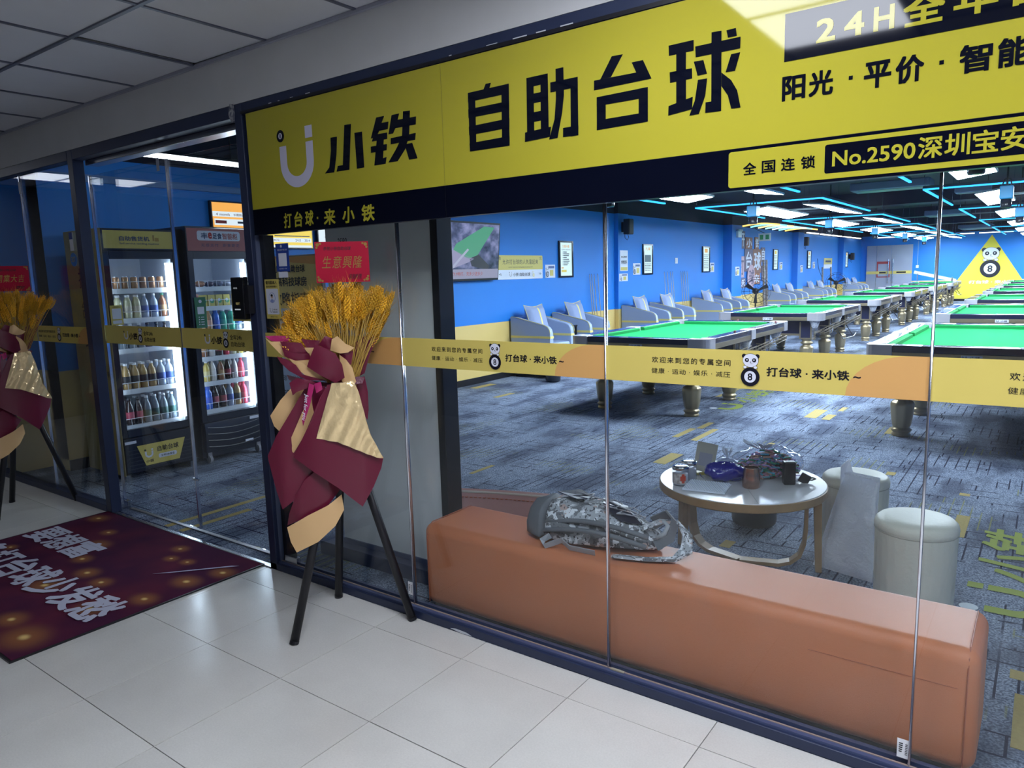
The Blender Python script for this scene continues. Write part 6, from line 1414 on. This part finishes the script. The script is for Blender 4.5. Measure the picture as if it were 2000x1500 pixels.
p.text('扫码关灯', 0.15, 0.66, 0.40, 0.72, INK, 3, 0.02); p.text('4', 0.03, 0.55, 0.09, 0.63, INK, 4, 0.03); p.rect(0.015, 0.53, 0.11, 0.65, YBAND, 3, 'print', 0.02); p.emit(t)

# notices and the face reader at the shop front
t = top('face_reader', 'black face recognition door reader fixed to the post', 'device', (-3.392, 2.215, 1.34))
obj('case', B(0, 0.105, -0.015, 0.02, 0, 0.215), mat('reader_black', (0.006,0.007,0.010), 0.15), t, bev=0.006)
p = Pl((0, -0.0155, 0), XU, ZU, 0.0006); p.text('请刷脸', 0.025, 0.155, 0.06, 0.164, emis('reader_text', (0.5,0.55,0.6), 0.6), 1); p.text('刷脸开门', 0.038, 0.075, 0.07, 0.088, emis('reader_gold', (0.5,0.4,0.15), 0.7), 1); p.rect(0.025, 0.048, 0.075, 0.055, MATS['reader_text'], 1, 'screen_text'); p.emit(t)
obj('bracket', B(0.092, 0.14, -0.01, 0.10, 0.03, 0.17), BLACK, t)
t = top('notice_plate', 'rounded white plate on the glass door, half behind the face reader', 'notice', (-3.645, 2.367, 1.318))
obj('plate', B(0, 0.19, -0.003, 0, 0, 0.15), YBAND, t, bev=0.0); p = Pl((0, -0.0035, 0), XU, ZU, 0.0006); p.rect(0.012, 0.012, 0.178, 0.138, WHITEP, 1, 'white_field', 0.015); p.text('全年', 0.03, 0.075, 0.09, 0.11, INK, 2, 0.02); p.text('365', 0.03, 0.03, 0.08, 0.055, INK, 2, 0.0); p.emit(t)
t = top('code_notice', 'small blue notice on the window glass, code square left blank', 'notice', (-3.095, 2.2735, 1.575))
obj('sheet', B(0, 0.10, -0.001, 0, 0.0, 0.135), mat('notice_blue', (0.015, 0.05, 0.30), 0.4), t); p = Pl((0, -0.0015, 0), XU, ZU, 0.0005); p.rect(0.02, 0.025, 0.083, 0.088, WHITEP, 1, 'white_field'); p.disc(0.045, 0.122, 0.007, WHITEP, 1); p.text('电梯 扶梯 专用 验收', 0.015, 0.10, 0.09, 0.109, WHITEP, 1); p.text('消防举报 扫一扫吧', 0.02, 0.01, 0.08, 0.017, WHITEP, 1); p.rect(0.012, -0.03, 0.085, -0.002, WHITEP, 1, 'white_strip'); p.emit(t)
t = top('face_notice', 'yellow and white scan your face notice on the window glass', 'notice', (-3.205, 2.2735, 1.342))
obj('sheet', B(0, 0.115, -0.001, 0, 0, 0.197), YBAND, t); p = Pl((0, -0.0015, 0), XU, ZU, 0.0005); p.rect(0.008, 0.022, 0.106, 0.15, WHITEP, 1, 'white_field', 0.006); p.text('请扫脸进入', 0.01, 0.172, 0.10, 0.190, INK, 2, 0.03); p.text('首次打球请扫脸～', 0.012, 0.156, 0.10, 0.166, INK, 2, 0.02)
p.disc(0.055, 0.105, 0.026, mat('notice_ring', (0.25,0.3,0.6), 0.5), 2, 'face_symbol'); p.disc(0.055, 0.105, 0.0235, WHITEP, 3, 'face_symbol'); p.disc(0.055, 0.11, 0.009, mat('skin_print', (0.6,0.4,0.35), 0.5), 4, 'face_symbol'); p.disc(0.055, 0.117, 0.009, INK, 5, 'face_symbol', ry=0.006); p.disc(0.055, 0.09, 0.014, MATS['notice_ring'], 4, 'face_symbol', ry=0.008)
ulogo(p, 0.03, 0.03, 0.022, 0.022, MATS['net_white'], INK, 2, False); p.text('小铁台球', 0.055, 0.042, 0.09, 0.05, INK, 2, 0.02); p.text('自助台球', 0.055, 0.03, 0.09, 0.038, INK, 2, 0.02); p.text('— 刷脸进门 畅玩 —', 0.02, 0.006, 0.1, 0.013, INK, 2, 0.01); p.emit(t)
t = top('number_sticker', 'round blue sticker reading 307 on the left window', 'sticker', (-5.27, 2.273, 1.712))
obj('disc', MB().lathe([(0.0,0),(0.045,0),(0.045,0.0012),(0.0,0.0012)], 28).xf(Matrix.Rotation(PI/2, 4, 'X')), mat('sticker_blue', (0.02, 0.16, 0.50), 0.4), t); p = Pl((0, -0.0018, 0), XU, ZU, 0.0005); p.text('307', -0.028, -0.016, 0.028, 0.018, mat('sticker_yellow', (0.5,0.42,0.12), 0.4), 1); p.emit(t)
t = top('tag_sticker', 'narrow blue and white label on the glass above the 307 sticker', 'sticker', (-5.30, 2.273, 1.77)); obj('sheet', B(0, 0.05, -0.001, 0, 0, 0.12), WHITE, t); p = Pl((0, -0.0015, 0), XU, ZU, 0.0005); p.rect(0, 0.075, 0.05, 0.12, mat('notice_blue', (0,0,0)), 1, 'blue_strip'); p.emit(t)
t = top('glass_tag', 'narrow white label hanging at the top of the glass door', 'label', (-4.29, 2.366, 2.19)); obj('sheet', B(0, 0.03, -0.001, 0, 0, 0.075), mat('tag_grey', (0.35,0.37,0.45), 0.5), t)
t = top('glass_tag', 'narrow grey label at the top of the left window joint', 'label', (-5.99, 2.27, 2.20)); obj('sheet', B(0, 0.035, -0.001, 0, 0, 0.08), MATS['tag_grey'], t)

# ================================================================ DOOR MAT
def matmat():
    m = mat('door_mat_print', (0.10, 0.012, 0.05), 0.9, spec=0.15); nt = m.node_tree; b = nt.nodes['Principled BSDF']; L = nt.links.new
    tc = nt.nodes.new('ShaderNodeTexCoord'); n = nt.nodes.new('ShaderNodeTexNoise'); n.inputs['Scale'].default_value = 2.4; n.inputs['Detail'].default_value = 2; L(tc.outputs['Object'], n.inputs['Vector'])
    r = nt.nodes.new('ShaderNodeMapRange'); r.inputs[1].default_value = 0.4; r.inputs[2].default_value = 0.75; L(n.outputs['Fac'], r.inputs[0])
    x = nt.nodes.new('ShaderNodeMix'); x.data_type = 'RGBA'; x.inputs[6].default_value = (0.050, 0.007, 0.035, 1); x.inputs[7].default_value = (0.12, 0.015, 0.035, 1); L(r.outputs[0], x.inputs[0])
    col = x.outputs[2]
    # printed golden sparks: distance to a set of points
    for (px, py, s) in [(0.62,0.86,.09),(0.20,0.55,.05),(0.78,0.70,.07),(1.02,0.62,.08),(1.22,0.60,.07),(1.12,1.09,.06),(1.22,0.98,.05),(1.35,1.0,.05),(0.45,1.0,.06),(1.0,0.42,.1),(1.55,0.12,.13),(1.30,0.16,.09),(1.62,0.62,.08),(1.60,0.85,.09),(1.66,1.02,.08),(0.1,1.1,.08),(1.50,0.42,.09),(0.5,0.3,.08),(0.9,0.15,.09),(0.3,0.12,.09)]:
        v = nt.nodes.new('ShaderNodeVectorMath'); v.operation = 'SUBTRACT'; v.inputs[1].default_value = (px-0.87, py-0.605, 0); L(tc.outputs['Object'], v.inputs[0])
        v2 = nt.nodes.new('ShaderNodeVectorMath'); v2.operation = 'MULTIPLY'; v2.inputs[1].default_value = (0.9, 1.3, 0); L(v.outputs[0], v2.inputs[0])
        l_ = nt.nodes.new('ShaderNodeVectorMath'); l_.operation = 'LENGTH'; L(v2.outputs[0], l_.inputs[0])
        q = nt.nodes.new('ShaderNodeMapRange'); q.interpolation_type = 'SMOOTHERSTEP'; q.inputs[1].default_value = s*1.5; q.inputs[2].default_value = 0.0; L(l_.outputs['Value'], q.inputs[0])
        y = nt.nodes.new('ShaderNodeMix'); y.data_type = 'RGBA'; y.inputs[7].default_value = (0.26, 0.10, 0.04, 1); L(q.outputs[0], y.inputs[0]); L(col, y.inputs[6]); col = y.outputs[2]
        q2 = nt.nodes.new('ShaderNodeMapRange'); q2.interpolation_type = 'SMOOTHERSTEP'; q2.inputs[1].default_value = s*0.34; q2.inputs[2].default_value = 0.0; L(l_.outputs['Value'], q2.inputs[0])
        y = nt.nodes.new('ShaderNodeMix'); y.data_type = 'RGBA'; y.inputs[7].default_value = (0.75, 0.52, 0.20, 1); L(q2.outputs[0], y.inputs[0]); L(col, y.inputs[6]); col = y.outputs[2]
    L(col, b.inputs['Base Color']); return m
t = top('door_mat', 'burgundy printed entrance mat with white characters and golden sparks', 'mat', (-4.24, 1.635, 0.0))
n_, m_ = 40, 28; mb = MB()
for j in range(m_+1):
    for i in range(n_+1):
        u, v = i/n_, j/m_; x = -0.87+1.74*u; y = -0.605+1.21*v
        y += 0.006*math.sin(5*u*3)*(1 if v in (0,) else 0)
        mb.v.append((x, y, 0.006+0.0035*max(0, math.sin(6*u+3*v))*((u-0.5)**2+(v-0.5)**2)))
for j in range(m_):
    for i in range(n_): a = j*(n_+1)+i; mb.f.append((a, a+1, a+n_+2, a+n_+1))
obj('print_face', mb, matmat(), t, smooth=True)
obj('rubber_border', MB().box(-0.878, -0.87, -0.613, 0.613, 0, 0.0075).box(0.87, 0.878, -0.613, 0.613, 0, 0.0075).box(-0.87, 0.87, -0.613, -0.605, 0, 0.0075).box(-0.87, 0.87, 0.605, 0.613, 0, 0.0075).box(-0.87, 0.87, -0.605, 0.605, 0, 0.004), BLACK, t)
p = Pl((-0.87, -0.605, 0.0095), XU, YU, 0.0005)
MW = mat('mat_white', (0.50, 0.50, 0.62), 0.8)
p.chars('要想富', 0.035, 0.665, 0.745, 0.875, MW, 1, 0.05, gap=0.02); p.chars('多打台球少发愁', 0.01, 0.325, 1.648, 0.555, MW, 1, 0.05, gap=0.02)
p.poly([(1.35,0.80),(1.62,1.10),(1.66,1.12),(1.42,0.86)], mat('mat_streak', (0.42,0.40,0.55), 0.7), 1, 'spotlight_print')
p.emit(t)

# ================================================================ FLOWER STANDS
SHEETS=[('back',-0.03,'B',[(0.251,1.374),(0.153,1.202),(0.125,1.117),(0.075,1.093),(0.022,1.119),(0.017,1.209),(0.188,1.313)]),
('backlow',-0.02,'B',[(0.124,1.103),(0.134,1.033),(0.133,0.953),(0.126,0.907),(0.089,0.956),(0.053,1.096)]),
('rollpink',0.03,'P',[(-0.274,1.301),(-0.229,1.303),(-0.182,1.299),(-0.163,1.277),(-0.21,1.275),(-0.251,1.281)]),
('goldtri',0.025,'G',[(-0.275,1.295),(-0.252,1.278),(-0.206,1.278),(-0.195,1.204),(-0.157,1.158),(-0.224,1.232)]),
('b2',0.05,'B',[(-0.215,1.279),(-0.131,1.27),(-0.105,1.223),(-0.163,1.201),(-0.199,1.241)]),
('b3',0.06,'B',[(-0.21,1.258),(-0.161,1.227),(-0.101,1.224),(-0.098,1.198),(-0.169,1.198),(-0.2,1.219)]),
('g3',0.055,'G',[(-0.201,1.212),(-0.163,1.199),(-0.09,1.195),(-0.105,1.159),(-0.144,1.178)]),
('b4',0.08,'B',[(-0.23,1.22),(-0.192,1.207),(-0.157,1.182),(-0.135,1.142),(-0.033,1.105),(-0.116,1.115),(-0.185,1.158),(-0.217,1.194)]),
('g4',0.07,'G',[(-0.182,1.208),(-0.132,1.188),(-0.089,1.155),(-0.033,1.104),(-0.115,1.129),(-0.154,1.163)]),
('b5',0.05,'B',[(-0.13,1.285),(-0.054,1.275),(-0.063,1.239),(-0.108,1.241)]),
('g5',0.055,'G',[(-0.122,1.249),(-0.075,1.246),(-0.086,1.201),(-0.101,1.219)]),
('b6',0.1,'B',[(-0.073,1.265),(-0.03,1.246),(0.006,1.222),(0.03,1.173),(0.037,1.117),(-0.002,1.099),(-0.062,1.136),(-0.112,1.173),(-0.092,1.223)]),
('b8',0.07,'B',[(-0.032,1.295),(-0.001,1.283),(-0.015,1.234),(-0.061,1.258)]),
('g7',0.08,'G',[(0.019,1.293),(0.05,1.259),(0.085,1.24),(0.058,1.222),(0.027,1.219),(-0.014,1.234),(-0.005,1.281)]),
('b9',0.06,'B',[(0.021,1.222),(0.08,1.225),(0.068,1.167),(0.039,1.169)]),
('g10',0.09,'G',[(0.022,1.214),(0.048,1.193),(0.071,1.157),(0.083,1.097),(0.071,1.076),(0.025,1.101),(0.041,1.15),(0.039,1.185)]),
('l1',0.04,'G',[(-0.118,1.109),(-0.171,1.095),(-0.231,1.033),(-0.278,0.966),(-0.266,0.921),(-0.245,0.898),(-0.19,0.975),(-0.138,1.049)]),
('l2',0.07,'B',[(-0.118,1.096),(-0.187,0.991),(-0.256,0.887),(-0.3,0.796),(-0.289,0.724),(-0.274,0.644),(-0.255,0.563),(-0.17,0.629),(-0.091,0.705),(-0.033,0.936),(-0.045,1.08)]),
('l3',0.085,'G',[(-0.095,1.053),(-0.146,0.98),(-0.218,0.832),(-0.191,0.81),(-0.144,0.881),(-0.093,0.987)]),
('l4',0.13,'B',[(-0.034,1.099),(0.008,1.101),(0.064,0.984),(0.121,0.869),(0.178,0.763),(0.167,0.719),(0.13,0.643),(0.078,0.562),(-0.019,0.658),(-0.192,0.796),(-0.128,0.911),(-0.068,1.047)]),
('l5',0.15,'G',[(-0.017,1.105),(0.071,1.112),(0.089,1.061),(0.097,0.985),(0.125,0.884),(0.177,0.766),(0.147,0.775),(0.074,0.815),(-0.007,0.857),(-0.093,0.877),(-0.057,0.985),(-0.024,1.08)]),
('l6',0.08,'B',[(-0.1,0.731),(-0.003,0.635),(-0.067,0.569),(-0.155,0.532),(-0.241,0.485),(-0.229,0.54),(-0.195,0.627),(-0.155,0.691)]),
('l7',0.1,'G',[(-0.24,0.491),(-0.154,0.539),(-0.067,0.575),(-0.007,0.612),(-0.0,0.545),(-0.041,0.48),(-0.116,0.42),(-0.208,0.378),(-0.229,0.426)]),
('bow1',0.12,'B',[(-0.186,1.112),(-0.155,1.131),(-0.104,1.119),(-0.071,1.1),(-0.117,1.086),(-0.159,1.073),(-0.176,1.059)]),
('bow2',0.14,'P',[(-0.107,1.109),(-0.087,1.099),(-0.109,1.019),(-0.143,0.931),(-0.145,0.957),(-0.123,1.042)]),
('bow3',0.14,'P',[(-0.087,1.104),(-0.061,1.113),(-0.055,1.08),(-0.081,1.065)]),
('belt',0.03,'R',[(-0.2,1.135),(-0.118,1.108),(-0.013,1.088),(0.096,1.111),(0.122,1.102),(0.112,1.08),(-0.004,1.068),(-0.119,1.086),(-0.191,1.113)]),
]
def wheat_ear_mesh(seed):
    rnd = random.Random(seed); mb = MB(); n = 11
    for k in range(n):
        for s in range(4):
            a = s*PI/2+(k % 2)*PI/4; z = 0.004+k*0.0078; f = math.sin(PI*(k+1.5)/(n+2.5)); r_ = 0.0050*f+0.0012
            c = Vector((r_*math.cos(a), r_*math.sin(a), z)); d = Vector((math.cos(a)*0.30, math.sin(a)*0.30, 1)).normalized(); e1 = d.orthogonal().normalized(); e2 = d.cross(e1)
            w_ = 0.0030*f+0.001; L_ = 0.0125
            vs = [c] + [c+d*L_*0.45+e1*w_*math.cos(q*2*PI/3)+e2*w_*math.sin(q*2*PI/3) for q in range(3)] + [c+d*L_]
            mb.add(vs, [(0,2,1),(0,3,2),(0,1,3),(1,2,4),(2,3,4),(3,1,4)])
            if (k+s) % 3 == 0:
                tip = c+d*(0.045+rnd.uniform(0, 0.02))+Vector((math.cos(a), math.sin(a), 0))*rnd.uniform(0.0, 0.008); b0 = c+d*L_*0.9
                mb.add([b0+e1*0.00035, b0-e1*0.00035, tip], [(0,1,2)])
    me = mesh('wheat_ear', mb, WHEAT); return me
EARS = [wheat_ear_mesh(s) for s in range(4)]
def card_for(t_loc, rz, label, big, small1, small2):
    t = top('greeting_card', label, 'card', t_loc, rz)
    obj('card', B(-0.112, 0.112, -0.0015, 0.0015, 0, 0.172), REDC, t)
    p = Pl((-0.112, -0.002, 0), XU, ZU, 0.0006)
    p.text(small1, 0.035, 0.135, 0.150, 0.152, INK, 1, 0.01, 0.15); p.text(big, 0.025, 0.06, 0.195, 0.112, GOLDF, 1, 0.0, 0.25, 1.15); p.text(small2, 0.135, 0.012, 0.190, 0.035, INK, 1, 0.01, 0.15)
    for sx, sz in ((0,0),(1,0),(0,1),(1,1)):
        def q(a, b_): return (a if sx == 0 else 0.224-a, b_ if sz == 0 else 0.172-b_)
        for a, b_, r_ in ((0.012,0.012,0.008),(0.024,0.008,0.005),(0.008,0.024,0.005)):
            x_, y_ = q(a, b_); p.disc(x_, y_, r_, GOLDF, 1, 'corner_ornament', n=6)
    p.emit(t)
    obj('stick', MB().tube([(0.01,0.006,-0.25),(0.01,0.004,0.02)], 0.0022, 6), STEEL, t)
    return t
def flower_stand(loc, rz, label, which, seed, big, s1, s2, yellow=1.0):
    t = top('flower_stand', label, 'flower stand', loc, rz)
    rnd = random.Random(seed)
    apex = (0.013, 0.02, 0.96)
    for k, (fx, fy) in enumerate(((-0.242, -0.175), (-0.052, 0.245), (0.268, -0.105))):
        d = Vector(apex)-Vector((fx, fy, 0)); a = Vector((fx, fy, 0.003)); b_ = a+d*1.0
        lg = obj('leg', MB().tube([a, b_], 0.0185, 14), mat('leg_black', (0.006,0.006,0.010), 0.45), t, smooth=True)
        obj('end_cap', MB().tube([a-d.normalized()*0.002, a+d.normalized()*0.012], 0.0198, 14), BLACK, lg)
    mt_ = {'B': BURG, 'G': GOLDS, 'P': PINKR, 'R': mat('clear_tape', (0.20, 0.08, 0.11), 0.12, coat=0.8, bump=(60, .5))}
    nm = {'B': 'burgundy_wrap', 'G': 'gold_wrap', 'P': 'ribbon', 'R': 'binding_tape'}
    for (key, w_, c, poly) in SHEETS:
        m__ = FOIL if key == 'l5' else mt_[c]
        name = nm[c] if key not in ('rollpink',) else 'rolled_wrap'
        if key.startswith('bow'): name = 'ribbon'
        # subdivided sheet, bent toward the viewer in the middle, with folds
        import bmesh
        b = bmesh.new(); vs = [b.verts.new((x, 0, z)) for x, z in poly]
        f = b.faces.new(vs); bmesh.ops.triangulate(b, faces=[f], ngon_method='EAR_CLIP')
        for _ in range(3):
            bmesh.ops.subdivide_edges(b, edges=[e for e in b.edges if e.calc_length() > 0.02], cuts=1, use_grid_fill=False); bmesh.ops.triangulate(b, faces=b.faces[:])
        xs = [p_[0] for p_ in poly]; zs = [p_[1] for p_ in poly]; x0, x1, z0, z1 = min(xs), max(xs), min(zs), max(zs)
        ph = rnd.uniform(0, 6)
        big_ = (x1-x0)*(z1-z0)
        amp = min(0.028, 0.16*min(x1-x0, z1-z0))
        for v in b.verts:
            u = (v.co.x-x0)/(x1-x0+1e-6)*2-1; q = (v.co.z-z0)/(z1-z0+1e-6)*2-1
            bulge = amp*(1-u*u) - amp*0.25*max(0, -q)
            fold = 0.0012*math.sin(5*u+3*q+ph)*(0.4+abs(q)) + 0.0012*math.sin(4*q-2*u+ph)
            if key == 'l5': fold = 0.006*math.sin(9*u+2*q)*max(0.15, q)+0.004*math.sin(14*u-9*q)
            if key in ('l4', 'l6', 'l2'): bulge -= 0.05*max(0, abs(u)-0.55)
            v.co.y = -(w_+bulge*0.8+fold)
        me = bpy.data.meshes.new(name); b.to_mesh(me); b.free(); me.materials.append(m__)
        me.polygons.foreach_set('use_smooth', [True]*len(me.polygons))
        o = bpy.data.objects.new(name, me); C.objects.link(o); o.parent = t
        md = o.modifiers.new('s', 'SOLIDIFY'); md.thickness = 0.0012; md = o.modifiers.new('e', 'EDGE_SPLIT'); md.split_angle = 0.6
        if key == 'bow2':
            p = Pl((0,0,0), (0,0,-1), (1,0,0), 0); p2 = Pl((-0.128, -0.168, 1.07), (-0.18, 0, -0.98), (0.98, 0, -0.18), 0.0006); p2.text('Just for you', 0, 0, 0.11, 0.018, WHITEP, 1, 0.0, 0.2); p2.emit(o)
    # hidden core that carries the bunch
    obj('core', MB().lathe([(0.03,0.80),(0.05,0.9),(0.055,1.05),(0.05,1.12)], 14, c=(0.03,0.0,0)), BURG, t, smooth=True)
    # wheat
    stems = MB(); org = Vector((0.045, 0.0, 1.03)); n = 250
    for k in range(n):
        f = (k+0.5)/n; ang = math.radians(-50+80*((k*0.61803) % 1.0)); 
        tl = rnd.random()
        # rim distance of the fan for this direction
        rr = 0.300+0.105*math.sin(min(1, (ang+0.87)/0.9)*PI/2)
        R_ = rr*(0.50+0.50*math.sqrt(tl))
        dep = rnd.uniform(-0.10, 0.10)*(R_/0.4)
        base = org+Vector((R_*math.sin(ang), 0.02-dep, R_*math.cos(ang)))
        d = (base-(org+Vector((0,0,-0.05)))).normalized(); d = (d+Vector((0.10*math.sin(ang), 0, 0))+Vector((rnd.uniform(-.06,.06), rnd.uniform(-.06,.06), 0))).normalized()
        o = bpy.data.objects.new('wheat_ear', EARS[k % 4]); C.objects.link(o); o.parent = t; o.location = base
        o.rotation_mode = 'QUATERNION'; o.rotation_quaternion = Vector((0,0,1)).rotation_difference(d) @ Matrix.Rotation(rnd.uniform(0,6), 4, 'Z').to_quaternion()
        sc = rnd.uniform(0.85, 1.1); o.scale = (sc*1.3, sc*1.3, sc)
        mid = org.lerp(base, 0.5)+Vector((rnd.uniform(-.012,.012), rnd.uniform(-.01,.01), 0))
        stems.tube([org+Vector((rnd.uniform(-.02,.02), rnd.uniform(-.02,.02), -0.03)), mid, base+d*0.006], 0.0014, 4)
    so = obj('wheat_stems', stems, WHEAT2, t); so['kind'] = 'stuff'
    M = Matrix.Translation(loc) @ Matrix.Rotation(rz, 4, 'Z')
    card_for(tuple(M @ Vector((0.060, 0.02, 1.515))), rz, '%s greeting card on a stick above the %s wheat bunch' % ('red', which), big, s1, s2)
    return t
RZ0 = math.atan2(0.7663, 0.6425)
flower_stand((-2.478, 2.078, 0), RZ0, 'black tripod stand with golden wheat in burgundy and gold paper, in front of the window', 'nearer', 11, '生意興隆', '恭贺小铁自助台球', '吴刚畅贺')
flower_stand((-5.74, 2.0, 0), RZ0+math.radians(34), 'second wheat flower stand, at the far left, partly outside the view', 'far left', 12, '開業大吉', '恭贺小铁台球', '贺')
